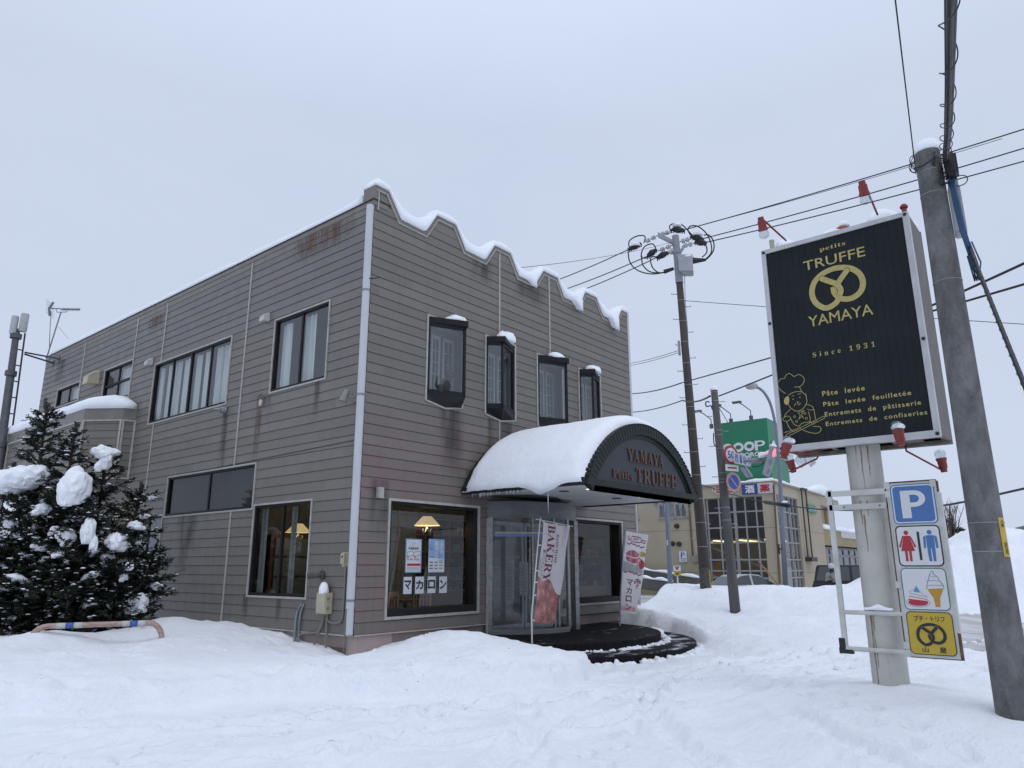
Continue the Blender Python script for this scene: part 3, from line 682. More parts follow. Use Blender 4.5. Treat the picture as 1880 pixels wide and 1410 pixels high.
# ornament standing in the first bay
def ball(mb, c, r, n=14):
    P = [(math.sin(math.pi*i/n)*1.0, -math.cos(math.pi*i/n)) for i in range(n+1)]; vs = []
    k0 = MB(); k0.lathe((0, 0, 0), P, 16); return mb.add([(c[0]+x*r[0], c[1]+y*r[1], c[2]+z*r[2]) for x, y, z in k0.v], k0.f)
mb = MB(); ball(mb, (10.60, 10.62, 5.30), (.13, .11, .21)); ball(mb, (10.66, 10.60, 5.58), (.085, .09, .09)); ball(mb, (10.74, 10.57, 5.56), (.05, .05, .035)); mb.cyl((10.63, 10.62, 5.62), (10.60, 10.62, 5.74), .03, .004, 8); mb.cyl((10.69, 10.62, 5.63), (10.69, 10.62, 5.75), .03, .004, 8); ball(mb, (10.45, 10.63, 5.22), (.10, .08, .12)); mb.tube([(10.40, 10.64, 5.2), (10.33, 10.64, 5.3), (10.35, 10.63, 5.48)], [.03, .025, .01], 7)
tag(mb.build('figurine', mat('dark_bronze', (.02, .017, .014), .6), None, True), 'dark animal figurine sitting behind the glass of the leftmost bay window', 'figurine')
# dim lamp hanging inside bays
BULB = emit('dim_bulb', (1, .85, .6), 1.5)
# ---- stains
st1 = stain('soot_streak', (.045, .04, .037), .55, 1.6, (2.2, 2.2, .25), 'x'); st2 = stain('rust_streak', (.13, .055, .03), .75, 4.0, (6, 6, .5), 'y'); st3 = stain('side_soot', (.045, .04, .037), .65, 2.2, (3, 3, .3), 'y')
for u0, u1, z0, z1 in ((10.45, 11.3, 3.3, 4.86), (12.0, 12.35, 3.7, 4.86), (12.3, 13.1, 4.0, 4.86), (11.1, 11.95, 2.85, 3.6), (11.2, 12.2, 8.0, 8.68), (13.0, 14.3, 8.0, 8.65), (8.7, 9.3, 2.0, 3.2)):
    mb = MB(); mb.quad(FR_F.pt(u0, z0, .018), FR_F.pt(u1, z0, .018), FR_F.pt(u1, z1, .018), FR_F.pt(u0, z1, .018)); mb.build('soot_streak', st1, shop)
for u0, u1, z0, z1, m in ((-14.50, -14.24, 3.72, 5.34, st2), (-13.9, -14.3, 4.95, 5.30, st2), (-15.95, -15.62, 3.3, 5.1, st3), (-17.6, -16.6, 1.4, 2.8, st3), (-13.15, -12.95, .5, 1.0, st3), (-14.4, -14.15, .45, 1.05, st3), (-12.35, -12.1, 4.4, 5.3, st3), (-13.6, -11.2, 8.1, 8.72, st2), (-20.6, -19.6, 8.05, 8.5, st2), (-27.6, -26.7, 7.6, 8.5, st3)):
    mb = MB(); mb.quad(FR_L.pt(u0, z0, .019), FR_L.pt(u1, z0, .019), FR_L.pt(u1, z1, .019), FR_L.pt(u0, z1, .019)); mb.build('rust_streak' if m is st2 else 'soot_streak', m, shop)
# ---- small fittings on the side wall
def hood_vent(y, z, s, m=WHITEP):
    mb = MB(); c = Frame((X0-.012, y, z), (0, -1, 0))
    P = [(-.09*s, -.10*s), (.09*s, -.10*s), (.09*s, .10*s), (-.09*s, .10*s)]
    vs = [c.pt(u, v, 0) for u, v in P]+[c.pt(-.09*s, -.12*s, .16*s), c.pt(.09*s, -.12*s, .16*s), c.pt(.09*s, .0, .15*s), c.pt(-.09*s, .0, .15*s), c.pt(.08*s, .085*s, .06*s), c.pt(-.08*s, .085*s, .06*s)]
    mb.add(vs, [(4, 5, 6, 7), (7, 6, 8, 9), (9, 8, 2, 3), (0, 4, 7, 9, 3), (1, 2, 8, 6, 5), (0, 1, 5, 4)]); return mb.build('vent_hood', m, shop)
hood_vent(14.33, 7.13, 1.0); hood_vent(20.1, 7.13, 1.0); hood_vent(23.8, 7.30, 2.1, CREAM); hood_vent(20.3, 2.98, 2.4, CREAM)
mb = MB(); mb.prism(circ(-14.29, 5.13, .05, .075, 20), FR_L, .012, .05); mb.build('call_light', WHITEP, shop)
mb = MB(); mb.cyl((X0-.01, 15.8, 5.17), (X0-.14, 15.84, 5.17), .085, .08); mb.cyl((X0-.14, 15.84, 5.17), (X0-.26, 15.9, 5.165), .05, .035); mb.build('wall_camera', STEEL2, shop, auto=40)
fl = MB(); fl.box((X0-.015, 10.88, 4.66), (X0-.06, 11.0, 4.82)); fl.cyl((X0-.06, 10.94, 4.74), (X0-.16, 10.98, 4.76), .03); fl.lathe((X0-.16, 11.05, 4.88), [(0, -.02), (.055, 0), (.06, .15), (.078, .19), (.078, .24), (.0, .23)], 18, 0, (-.25, .12, -.8)); fl.build('flood_lamp', mat('grey_lamp_body', (.24, .23, .215), .55), shop, auto=40)
CM = mat('grey_conduit', (.22, .205, .185), .55)
def pipe(P, r, nm='conduit', m=CM): mb = MB(); mb.tube(spline(P, 4), r, 8); return mb.build(nm, m, shop, True)
pipe([(X0-.03, 10.9, 4.7), (X0-.035, 10.9, 1.25), (X0-.04, 10.9, .15)], .016)
pipe([(X0-.035, 10.98, 1.62), (X0-.035, 10.98, 1.0), (X0-.035, 10.99, .75), (X0-.035, 11.06, .64), (X0-.035, 11.3, .62), (X0-.035, 11.42, .66), (X0-.035, 11.43, .78)], .019)
pipe([(X0-.04, 11.50, .80), (X0-.05, 11.56, .58), (X0-.05, 11.68, .44), (X0-.05, 12.05, .40), (X0-.05, 12.25, .34), (X0-.06, 12.34, .1)], .018)
pipe([(X0-.04, 11.47, .80), (X0-.05, 11.42, .5), (X0-.05, 11.40, .05)], .017); pipe([(X0-.045, 11.52, .80), (X0-.06, 11.62, .5), (X0-.06, 11.82, .08)], .014)
pipe([(X0-.03, 12.24, .92), (X0-.06, 12.36, .70), (X0-.07, 12.34, .1)], .026, 'gas_pipe', STEEL2); pipe([(X0-.03, 12.18, .92), (X0-.05, 12.26, .68), (X0-.05, 12.24, .1)], .02, 'gas_pipe', STEEL2)
mb = MB(); mb.box((X0-.02, 11.33, .77), (X0-.16, 11.62, 1.14)); mx_ = mb.build('meter_box', CREAM, shop)
mb = MB(); mb.box((X0-.161, 11.35, .79), (X0-.176, 11.60, 1.12)); mb.build('box_door', CREAM, mx_)
for z in (.86, 1.02): mb = MB(); mb.box((X0-.15, 11.31, z), (X0-.10, 11.328, z+.03)); mb.build('box_hinge', STEEL2, mx_)
mb = MB(); mb.box((X0-.02, 11.63, .90), (X0-.12, 11.70, .98)); mb.build('side_bracket', STEEL2, mx_)
mb = MB(); mb.box((X0-.015, 10.94, 1.60), (X0-.03, 11.10, 1.86)); mb.box((X0-.03, 10.97, 1.65), (X0-.09, 11.07, 1.84)); sw = mb.build('outlet_box', CREAM, shop)
mb = MB(); mb.box((X0-.09, 11.0, 1.76), (X0-.095, 11.04, 1.79)); mb.build('outlet_slot', BLACK, sw)
FLM = mat('sooty_flue', (.10, .095, .09), .6, .3, c2=(.06, .055, .05), scale=9)
mb = MB(); mb.cyl((X0-.01, 11.68, 1.45), (X0-.16, 11.74, 1.44), .042); mb.lathe((X0-.02, 11.68, 1.45), [(0, 0), (.085, 0), (.085, .02), (0, .02)], 16, 0, (-1, 0, 0)); mb.cyl((X0-.16, 11.74, 1.44), (X0-.27, 11.79, 1.43), .052, .05); mb.build('flue_pipe', FLM, shop, auto=40)
mb = MB(); mb.box((X0+.35, Y0-.03, 2.85), (X0+.48, Y0-.10, 3.05)); mb.build('junction_box', TRIM, shop)
mb = MB(); mb.tube([(X0-.02, 10.97, 3.92), (X0-.02, 14.2, 3.86), (X0-.02, 17.6, 3.80)], .007, 5); mb.build('wall_cable', GAP, shop)
# ---- side annex hung on the wall (chamfered box)
AP = [(X0, 20.64), (8.21, 20.74), (7.55, 21.64), (7.55, 27.65), (7.55, 29.2), (X0, 29.2)]
mb = MB(); ant = MB(); ab = MB()
for (ax, ay), (bx, by) in zip(AP[:-2], AP[1:-1]):
    L = math.hypot(bx-ax, by-ay); f2 = Frame((ax, ay, 0), (-(bx-ax), -(by-ay), 0)) if False else Frame((bx, by, 0), (ax-bx, ay-by, 0))
    clad(mb, f2, 0, L, 3.93, 5.50, []); ab.quad(f2.pt(0, 3.93, -.016), f2.pt(L, 3.93, -.016), f2.pt(L, 5.87, -.016), f2.pt(0, 5.87, -.016))
    ant.prism([(0, 5.50), (L, 5.50), (L, 5.54), (0, 5.54)], f2, 0, .035); ant.prism([(0, 3.91), (L, 3.91), (L, 3.95), (0, 3.95)], f2, 0, .035)
    if L < 2: ant.prism([(L-.05, 3.93), (L, 3.93), (L, 5.5), (L-.05, 5.5)], f2, .005, .036); ant.prism([(0, 3.93), (.05, 3.93), (.05, 5.5), (0, 5.5)], f2, .005, .036)
    else: ant.prism([(2.9, 3.93), (2.93, 3.93), (2.93, 5.5), (2.9, 5.5)], f2, .005, .03); ant.prism([(L-.06, 3.93), (L, 3.93), (L, 5.5), (L-.06, 5.5)], f2, .005, .036)
an_ = mb.build('side_annex', SID_L, shop); ab.build('annex_backing', GAP, an_); ant.build('annex_trim', TRIM, an_)
mb = MB(); mb.prism([(x, y) for x, y in AP], Frame((0, 0, 0), (1, 0, 0), (0, 1, 0)), 5.54, 5.86); mb.prism([(x+.02*(x < 8), y+.02) for x, y in AP], Frame((0, 0, 0), (1, 0, 0), (0, 1, 0)), 3.88, 3.93)
mb.build('annex_roof', COPING, an_)

# ---- entrance: curved glass windbreak, header, pillar, inner door
EX, EY, ER = 13.55, 11.45, 1.69
a_l, a_r = math.atan2(Y0-EY, 12.03-EX), math.atan2(Y0-EY, 15.07-EX)     # angles on the arc (both below the axis)
def arc(a0, a1, n, r=ER): return [(EX+r*math.cos(a0+(a1-a0)*k/n), EY+r*math.sin(a0+(a1-a0)*k/n)) for k in range(n+1)]
def bandwall(mb, P, z0, z1, th=.05):
    for (ax, ay), (bx, by) in zip(P, P[1:]):
        na = Vector((ax-EX, ay-EY, 0)).normalized()*th; nb = Vector((bx-EX, by-EY, 0)).normalized()*th
        mb.add([(ax, ay, z0), (bx, by, z0), (bx, by, z1), (ax, ay, z1), (ax-na.x, ay-na.y, z0), (bx-nb.x, by-nb.y, z0), (bx-nb.x, by-nb.y, z1), (ax-na.x, ay-na.y, z1)],
               [(0,1,2,3),(7,6,5,4),(0,4,5,1),(3,2,6,7),(1,5,6,2),(0,3,7,4)])
ang = lambda x: math.atan2(-math.sqrt(max(ER**2-(x-EX)**2, 0)), x-EX)
ent = MB(); bandwall(ent, arc(a_l, a_r, 40), 2.63, 2.99, .06); ent.prism([(x, y) for x, y in arc(a_l, a_r, 40, ER-.03)], Frame((0, 0, 0), (1, 0, 0), (0, 1, 0)), 2.66, 2.72)
ent_o = ent.build('entrance_porch', mat('header_steel', (.13, .13, .13), .4, .35, c2=(.09, .09, .09), scale=2.5, stretch=(1, 1, 4)), shop, auto=35)
g = MB(); Pg_ = arc(ang(12.10), ang(13.75), 26, ER-.03)
ng = len(Pg_); g.add([(x, y, z) for z in (.30, 2.63) for x, y in Pg_], [(i, i+1, ng+i+1, ng+i) for i in range(ng-1)]); g.build('curved_glass', glass('porch_glass', (.86, .90, .90), .045), ent_o, True)
f_ = MB(); bandwall(f_, arc(ang(12.06), ang(13.78), 26, ER), .20, .31, .06)
for x in (12.07, 12.72, 13.25, 13.77):
    a = ang(x); c = Vector((EX+ER*math.cos(a), EY+ER*math.sin(a), 0)); r_ = Vector((math.cos(a), math.sin(a), 0)); tt = Vector((-r_.y, r_.x, 0)); wd = .05 if x in (12.07, 13.77) else .022
    f_.obox(c-r_*.03+Vector((0, 0, 1.45)), tt*wd, r_*.03, (0, 0, 1.19))
f_.build('glazing_frame', STEEL, ent_o)
bl = MB(); bandwall(bl, arc(ang(12.12), ang(13.72), 26, ER+.003), 2.23, 2.28, .004); bl.build('blue_stripe', mat('blue_film', (.10, .25, .50), .5), ent_o)
bl = MB(); bandwall(bl, arc(ang(12.12), ang(13.72), 26, ER+.003), 2.29, 2.33, .004); bl.build('pink_stripe', mat('pink_film', (.42, .33, .33), .5), ent_o)
pl = MB(); a = ang(14.38); pl.obox((EX+(ER-.05)*math.cos(a), EY+(ER-.05)*math.sin(a), 1.42), (.075, 0, 0), (0, .06, 0), (0, 0, 1.22)); pl.build('pillar', STEEL, ent_o)
d_ = MB(); FD = Frame((0, Y0+.08, 0), (1, 0, 0))
for u0, u1 in ((12.14, 13.34), (13.38, 14.58)): d_.ring([(u0, .22), (u1, .22), (u1, 2.58), (u0, 2.58)], [(u0+.07, .36), (u1-.07, .36), (u1-.07, 2.5), (u0+.07, 2.5)], FD, 0, .06)
do = d_.build('inner_door', STEEL2, ent_o); g = MB(); g.quad(FD.pt(12.2, .3, .03), FD.pt(14.5, .3, .03), FD.pt(14.5, 2.5, .03), FD.pt(12.2, 2.5, .03)); g.build('door_pane', GLASS_D, ent_o)
for q in (14.62, 12.03): mb = MB(); mb.stroke([(q, .2), (q, 2.62)], .05, FR_F, .012, .04); mb.build('door_trim', TRIM, shop)
mb = MB(); mb.box((14.8, Y0-.02, .62), (14.92, Y0-.09, .82)); mb.build('porch_socket', BLACK, shop)
NOT = mat('white_paper', (.62, .64, .66), .8)
for u, z0, z1 in ((12.32, .9, 1.72), (12.55, 1.0, 1.70)):
    mb = MB(); a = ang(u); c = Vector((EX+(ER-.03)*math.cos(a), EY+(ER-.03)*math.sin(a), 0)); r_ = Vector((math.cos(a), math.sin(a), 0)); tt = Vector((-r_.y, r_.x, 0))
    ff = Frame(c, tt); mb.prism([(-.09, z0), (.09, z0), (.09, z1), (-.09, z1)], ff, -.004, 0)
    nt_ = tag(mb.build('paper_notice', mat('grey_notice_paper', (.22, .23, .23), .8)), 'strip of notice sheets on the curved door glass, %s' % ('left one' if u < 12.5 else 'right one'), 'notice', 'notices on the door glass')
    l_ = MB()
    for k in range(int((z1-z0)/.03)): l_.stroke([(-.075, z1-.025-k*.03), (.03+.04*((k*7) % 3)/2, z1-.025-k*.03)], .008, ff, .001, .002)
    l_.build('printed_lines', mat('ink_grey', (.05, .05, .06), .8), nt_)

# ---- canopy
CX0, CX1, CZ, CYF = 11.24, 15.83, 3.11, 7.54
cxm = (CX0+CX1)/2; hw = (CX1-CX0)/2; rise = 1.40; CR = (hw*hw+rise*rise)/(2*rise); czc = CZ+rise-CR
def carc(r, n=48, zmin=None):
    a0 = math.asin(min(1, (hw-(CR-r)*.9)/max(r, 1e-6)))
    return [(cxm+r*math.sin(-a0+2*a0*k/n), czc+r*math.cos(-a0+2*a0*k/n)) for k in range(n+1)]
CANF = mat('canopy_fascia_green', (.012, .0155, .0135), .5, c2=(.020, .024, .021), scale=6, spec=.25)
FR_C = Frame((0, CYF, 0), (1, 0, 0))
mb = MB(); O = carc(CR, 48)
for (ax, az), (bx, bz) in zip(O, O[1:]): mb.quad((ax, CYF+.01, az), (bx, CYF+.01, bz), (bx, Y0, bz), (ax, Y0, az))
can = mb.build('canopy', CANF, shop, auto=50)
mb = MB(); O2 = carc(CR+.07, 48)
for k in range(48):
    q = [O[k], O[k+1], O2[k+1], O2[k]]; mb.add([(p[0], Y0-.006, p[1]) for p in q]+[(p[0], Y0-.10, p[1]) for p in q], [(0,1,2,3),(7,6,5,4),(0,4,5,1),(2,6,7,3)])
mb.build('wall_flashing', CANF, can, auto=50)
I = carc(CR-.22, 48); I2 = carc(CR-.30, 48)
mb = MB()
for k in range(48):
    q = [O[k], O[k+1], I[k+1], I[k]]; mb.add([FR_C.pt(*p, -.1) for p in q]+[FR_C.pt(*p, .02) for p in q], [(3,2,1,0),(4,5,6,7),(0,1,5,4),(2,3,7,6),(0,4,7,3),(1,2,6,5)])
    q = [I[k], I[k+1], I2[k+1], I2[k]]; mb.add([FR_C.pt(*p, -.1) for p in q]+[FR_C.pt(*p, -.03) for p in q], [(3,2,1,0),(4,5,6,7),(0,1,5,4),(2,3,7,6)])
mb.box((CX0-.02, CYF-.03, CZ-.03), (CX1+.02, CYF+.1, CZ+.09)); mb.build('arch_border', CANF, can)
tl_ = MB()
for k in range(2, 47):
    a, b = O[k], I[k]; d = Vector((b[0]-a[0], b[1]-a[1])); t = Vector((-d.y, d.x)).normalized()*.006
    tl_.stroke([a, (a[0]+d.x*.95, a[1]+d.y*.95)], .012, FR_C, .02, .026)
for k in range(0, 48):                                     # scalloped tile ends along the rim
    a, b = O[k], O[k+1]; c = Vector(((a[0]+b[0])/2, (a[1]+b[1])/2)); nn = Vector((c.x-cxm, c.y-czc)).normalized(); t = Vector((nn.y, -nn.x))
    ln = math.dist(a, b)*.42
    tl_.prism([tuple(c-t*ln), tuple(c+t*ln), tuple(c+t*ln*.85+nn*.022), tuple(c-t*ln*.85+nn*.018)], FR_C, -.30, .035)
tl_.build('tile_edging', mat('tile_dark_green', (.010, .014, .012), .45, spec=.25), can)
PANELC = mat('slate_panel', (.026, .032, .038), .55, c2=(.021, .026, .031), scale=2)
mb = MB(); mb.prism(I2+[(I2[-1][0], CZ+.08), (I2[0][0], CZ+.08)], FR_C, -.08, -.05); mb.build('sign_panel', PANELC, can)
COP = mat('copper_lettering', (.125, .055, .040), .55, c2=(.07, .038, .032), scale=25)
FR_CP = Frame((0, CYF+.05, 0), (1, 0, 0))
def raised(body, bl, tr, th=.03, **k):
    m_ = MB(); px_text(m_, body, FR_CP, bl, tr, w=th, **k); n0 = len(m_.v)
    s_ = MB(); s_.v = m_.v+[(x, y+th-.002, z) for x, y, z in m_.v]; s_.f = list(m_.f); s_.mi = [0]*len(m_.f)
    ec = {}
    for f in m_.f:
        for a, b in zip(f, f[1:]+f[:1]): ec[(a, b)] = 1
    for (a, b) in ec:
        if (b, a) not in ec: s_.f.append((a, a+n0, b+n0, b)); s_.mi.append(0)
    return s_
raised(serif('YAMAYA'), (1151.6, 845.5), (1216, 837), spacing=1.25).build('lettering', COP, can)
raised(serif('Petits'), (1124, 876.8), (1159.5, 867.5)).build('lettering', COP, can)
raised(serif('TRUFFE'), (1168, 885.8), (1240, 873), spacing=1.15).build('lettering', COP, can)
mb = MB(); mb.box((CX0+.1, CYF+.08, CZ-.005), (CX1-.1, Y0-.01, CZ+.02)); sof = mb.build('soffit', mat('white_soffit', (.56, .57, .58), .6, c2=(.46, .46, .46), scale=1.2), can)
for q in ((CX0-.03, CX0+.1), (CX1-.1, CX1+.03)): mb = MB(); mb.box((q[0], CYF, CZ-.03), (q[1], Y0, CZ+.10)); mb.build('eave', CANF, can)
m_dark = stain('soffit_dark', (.012, .012, .012), 1.0, .9, (.8, 1.4, 1), 'x')
LITD = emit('lit_downlight', (1, .78, .42), 2.6); DIMD = mat('dark_downlight', (.05, .05, .05), .3)
for (px, py), lit in (((1005+278-1, 897.5), None),): pass
for qx, qy, lit in ((1030, 613, 1), (845, 630, 0), (1405, 670, 1), (1225, 682, 0)):
    p = onZ(820+qx/3.917, 740+qy/3.917, CZ); mb = MB(); mb.lathe((p.x, p.y, CZ-.022), [(.0, .004), (.085, .004), (.11, 0), (.115, .018), (0, .018)], 20); dl = mb.build('downlight', WHITEP if lit else DIMD, can, auto=40)
    mb = MB(); mb.lathe((p.x, p.y, CZ-.021), [(0, 0), (.08, 0)], 20); mb.build('lamp_face', LITD if lit else DIMD, dl)
# black edge under the wall side of the soffit (darker patch over the porch)
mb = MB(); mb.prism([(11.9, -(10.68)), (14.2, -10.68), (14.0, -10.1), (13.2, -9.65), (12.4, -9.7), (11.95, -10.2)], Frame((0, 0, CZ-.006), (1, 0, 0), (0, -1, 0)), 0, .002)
mb.build('dark_patch', mat('dark_soffit', (.06, .058, .055), .8, c2=(.16, .16, .16), scale=1.6), can)

# ---- entrance steps
STEPM = bpy.data.materials
def make_step():
    m, t, b, o = nodes('black_tile_with_rime'); b.inputs['Roughness'].default_value = .75; b.inputs['Specular IOR Level'].default_value = .12
    g = N(t, 'ShaderNodeNewGeometry'); sx = N(t, 'ShaderNodeSeparateXYZ'); t.links.new(g.outputs['Normal'], sx.inputs[0])
    n = noise_(t, coords(t, (.9, 2.2, 1)), 1.6, 7, .75); oc = N(t, 'ShaderNodeTexCoord'); oz = N(t, 'ShaderNodeSeparateXYZ'); t.links.new(oc.outputs['Object'], oz.inputs[0]); f = mth(t, 'MULTIPLY', ramp(t, mth(t, 'ADD', n, ramp(t, oz.outputs[2], .2, .25, .09, 0)), .60, .70), ramp(t, sx.outputs[2], .6, .9))
    br = N(t, 'ShaderNodeTexBrick', Scale=3.4); br.inputs['Mortar Size'].default_value = .01; br.inputs['Color1'].default_value = (.009, .008, .010, 1); br.inputs['Color2'].default_value = (.014, .012, .014, 1); br.inputs['Mortar'].default_value = (.005, .005, .005, 1); br.offset = 0
    t.links.new(coords(t), br.inputs['Vector'])
    t.links.new(mix(t, f, br.outputs[0], (.55, .57, .6)), b.inputs['Base Color'])
    bn = N(t, 'ShaderNodeBump', Strength=.5, Distance=.02); t.links.new(n, bn.inputs['Height']); t.links.new(bn.outputs[0], b.inputs['Normal']); return m
STEP = make_step()
def half_disc(r, n=64): return [(13.4+r*math.cos(math.pi+math.pi*k/n), 10.9+r*math.sin(math.pi+math.pi*k/n)) for k in range(n+1)]
FU = Frame((0, 0, 0), (1, 0, 0), (0, 1, 0))
steps = thing('entrance_steps', 'two tier black half round steps dusted with snow at the shop door', 'steps', (13.4, 10.9, -.1))
def tier(r, z0, z1):
    mb = MB(); cz = .015
    P = half_disc(r); Q = half_disc(r-cz); P = [(x, min(y, Y0-.02)) for x, y in P]; Q = [(x, min(y, Y0-.02)) for x, y in Q]
    mb.prism(P, FU, z0, z1-cz); n = len(P)
    mb.add([(x, y, z1-cz+.0005) for x, y in P]+[(x, y, z1) for x, y in Q], [(i, i+1, n+i+1, n+i) for i in range(n-1)]+[tuple(range(n, 2*n))]); return mb
tier(3.87, -.4, .045).build('lower_tread', STEP, steps, auto=35); tier(3.13, .04, .205).build('upper_tread', STEP, steps, auto=35)
# ================================================================== SNOW LYING ON THINGS
def blob(mb, c, r, seed=0, sub=3, lump=.18, flat=.25, freq=1.6):
    """lump of settled snow: a displaced ball with its underside pressed flat"""
    bm = bmesh.new(); bmesh.ops.create_icosphere(bm, subdivisions=sub, radius=1)
    o = Vector((seed*3.17, seed*1.71, seed*.93)); vs = []
    for v in bm.verts:
        d = v.co.copy(); k = 1+lump*mnoise.noise(d*freq+o)+lump*.45*mnoise.noise(d*freq*2.6+o)
        p = Vector((d.x*r[0]*k, d.y*r[1]*k, d.z*r[2]*k))
        if p.z < -r[2]*flat: p.z = -r[2]*flat+(p.z+r[2]*flat)*.15
        vs.append(Vector(c)+p)
    fs = [tuple(v.index for v in f.verts) for f in bm.faces]; bm.free(); return mb.add(vs, fs)
def drift(mb, path, prof_h, half, base=None, n=10, seed=0, jag=.0):
    """snow laid along a path: rounded section. path=(x,y,z) base centres, prof_h(i)=height, half=(dx,dy) cross half-width vector"""
    vs = []; fs = []; hx = Vector(half); m = len(path)
    for i, p in enumerate(path):
        p = Vector(p); h = prof_h(i)
        for k in range(n+1):
            a = math.pi*k/n; c, s = math.cos(a), math.sin(a)
            c = math.copysign(abs(c)**.6, c); s = s**.55
            q = 1+.10*mnoise.noise(Vector((i*.21+seed, k*.6, seed)))
            vs.append(p+hx*(c*q)+Vector((0, 0, h*s*q)))
    for i in range(m-1):
        for k in range(n): a = i*(n+1)+k; fs.append((a, a+1, a+n+2, a+n+1))
        fs.append((i*(n+1)+n, i*(n+1), (i+1)*(n+1), (i+1)*(n+1)+n))
    fs.append(tuple(range(n+1))); fs.append(tuple(range((m-1)*(n+1), m*(n+1))))
    return mb.add(vs, fs)
def snow_on(mb, label, name='snow_cap'): return tag(mb.build(name, SNOW, None, True), label, 'snow')

# parapet snow: fills and softens the scallops, hangs out over the last two valleys
xs = np.arange(8.50, 18.50, .05); base = np.array([prof(x) for x in xs])
topz = []
for x in xs:
    wq = np.exp(-((xs-x)/.26)**2); topz.append(float((base*wq).sum()/wq.sum()))
topz = np.array(topz)+.20+.05*np.array([mnoise.noise(Vector((x*1.3, 0, 2))) for x in xs])
val = np.clip((8.95-base)/.3, 0, 1); topz = np.maximum(topz, base+.15)+.07*val
topz[0] = base[0]+.05; topz[-1] = base[-1]+.06; topz[1] = base[1]+.1; topz[-2] = base[-2]+.1
vs = []; fs = []; n = 12
for i, x in enumerate(xs):
    zb, zt = base[i]+.003, topz[i]; over = .0
    if x > 14.9: over = .05*val[i]
    hang = 0.0
    for (a, b, hh) in ((15.45, 15.82, .30), (17.3, 17.72, .42), (13.5, 13.83, .16)):
        if a < x < b: hang = hh*min(1, (x-a)/.2)*(.75+.4*mnoise.noise(Vector((x*9, 1, 1))))
    for k in range(n+1):
        a = math.pi*k/n; c, s = math.cos(a), math.sin(a); c = math.copysign(abs(c)**.5, c); s = s**.6
        y = Y0+.155+c*(.215+.01*mnoise.noise(Vector((x*2, k*.5, 0))))
        z = zb+(zt-zb)*s
        if c < -.2: y -= over+(.05 if hang > .02 else 0)
        if c < -.75: z -= hang*(1.0 if k == n else .5)
        vs.append((x, y, z))
m_ = len(xs)
for i in range(m_-1):
    for k in range(n): a = i*(n+1)+k; fs.append((a, a+1, a+n+2, a+n+1))
    fs.append((i*(n+1)+n, i*(n+1), (i+1)*(n+1), (i+1)*(n+1)+n))
fs += [tuple(range(n+1)), tuple(range((m_-1)*(n+1), m_*(n+1)))]
mb = MB(); mb.add(vs, fs); snow_on(mb, 'thick wavy snow cap along the scalloped front parapet of the shop', 'parapet_snow')
mb = MB(); P = [(X0+.12, y, 8.873) for y in np.arange(Y0+.42, Y1, .3)]
drift(mb, P, lambda i: .15+.07*mnoise.noise(Vector((i*.35, 3, 0)))+.10*math.exp(-i*1.2), (.18, 0, 0), seed=4); snow_on(mb, 'thin snow line along the side roof edge of the shop', 'roof_snow')
mb = MB(); mb.add([], [])
P = []
for k in range(40):
    y = 20.62+k*.22; x = 8.12 if y > 21.6 else 8.40-.28*max(0, (y-20.62)/1.0); P.append((x, y, 5.863))
vs = []; fs = []; n = 10
for i, (x, y, z) in enumerate(P):
    xo = (7.55 if y > 21.62 else 8.30-.75*(y-20.62)/1.0)-.05; h = .36+.07*mnoise.noise(Vector((i*.23, 5, 0))); h *= min(1, .45+i*.28)
    for k in range(n+1):
        a = math.pi*k/n; c, s = math.cos(a), math.sin(a)**.5; c = math.copysign(abs(c)**.55, c); xc, hwid = (X0-.02+xo)/2, (X0-.02-xo)/2
        vs.append((xc+c*hwid, y, z+h*s*(1+.06*mnoise.noise(Vector((i*.4, k*.7, 9))))))
for i in range(len(P)-1):
    for k in range(n): a = i*(n+1)+k; fs.append((a, a+1, a+n+2, a+n+1))
    fs.append((i*(n+1)+n, i*(n+1), (i+1)*(n+1), (i+1)*(n+1)+n))
fs.append(tuple(range(n+1))); fs.append(tuple(range((len(P)-1)*(n+1), len(P)*(n+1))))
mb.add(vs, fs); snow_on(mb, 'deep rounded snow lying on the roof of the side annex', 'annex_snow')
for i, (u0, u1, ap, w_) in enumerate(((10.11, 11.16, .70, 'leftmost and widest'), (11.95, 12.99, .55, 'second from the left'), (13.89, 14.93, .62, 'third from the left'), (15.72, 16.74, .5, 'rightmost'))):
    mb = MB(); blob(mb, (u0+(u1-u0)*ap, Y0-.14, 6.80), (.30, .18, (.15, .20, .15, .16)[i]), 11+i, 3, .22, .12, 2.0); snow_on(mb, 'small snow dome on the hood of the %s bay window' % w_)
mb = MB(); blob(mb, (X0-.11, 11.49, 1.15), (.08, .11, .19), 21, 3, .12, .12); snow_on(mb, 'egg of snow balanced on the cream meter box')

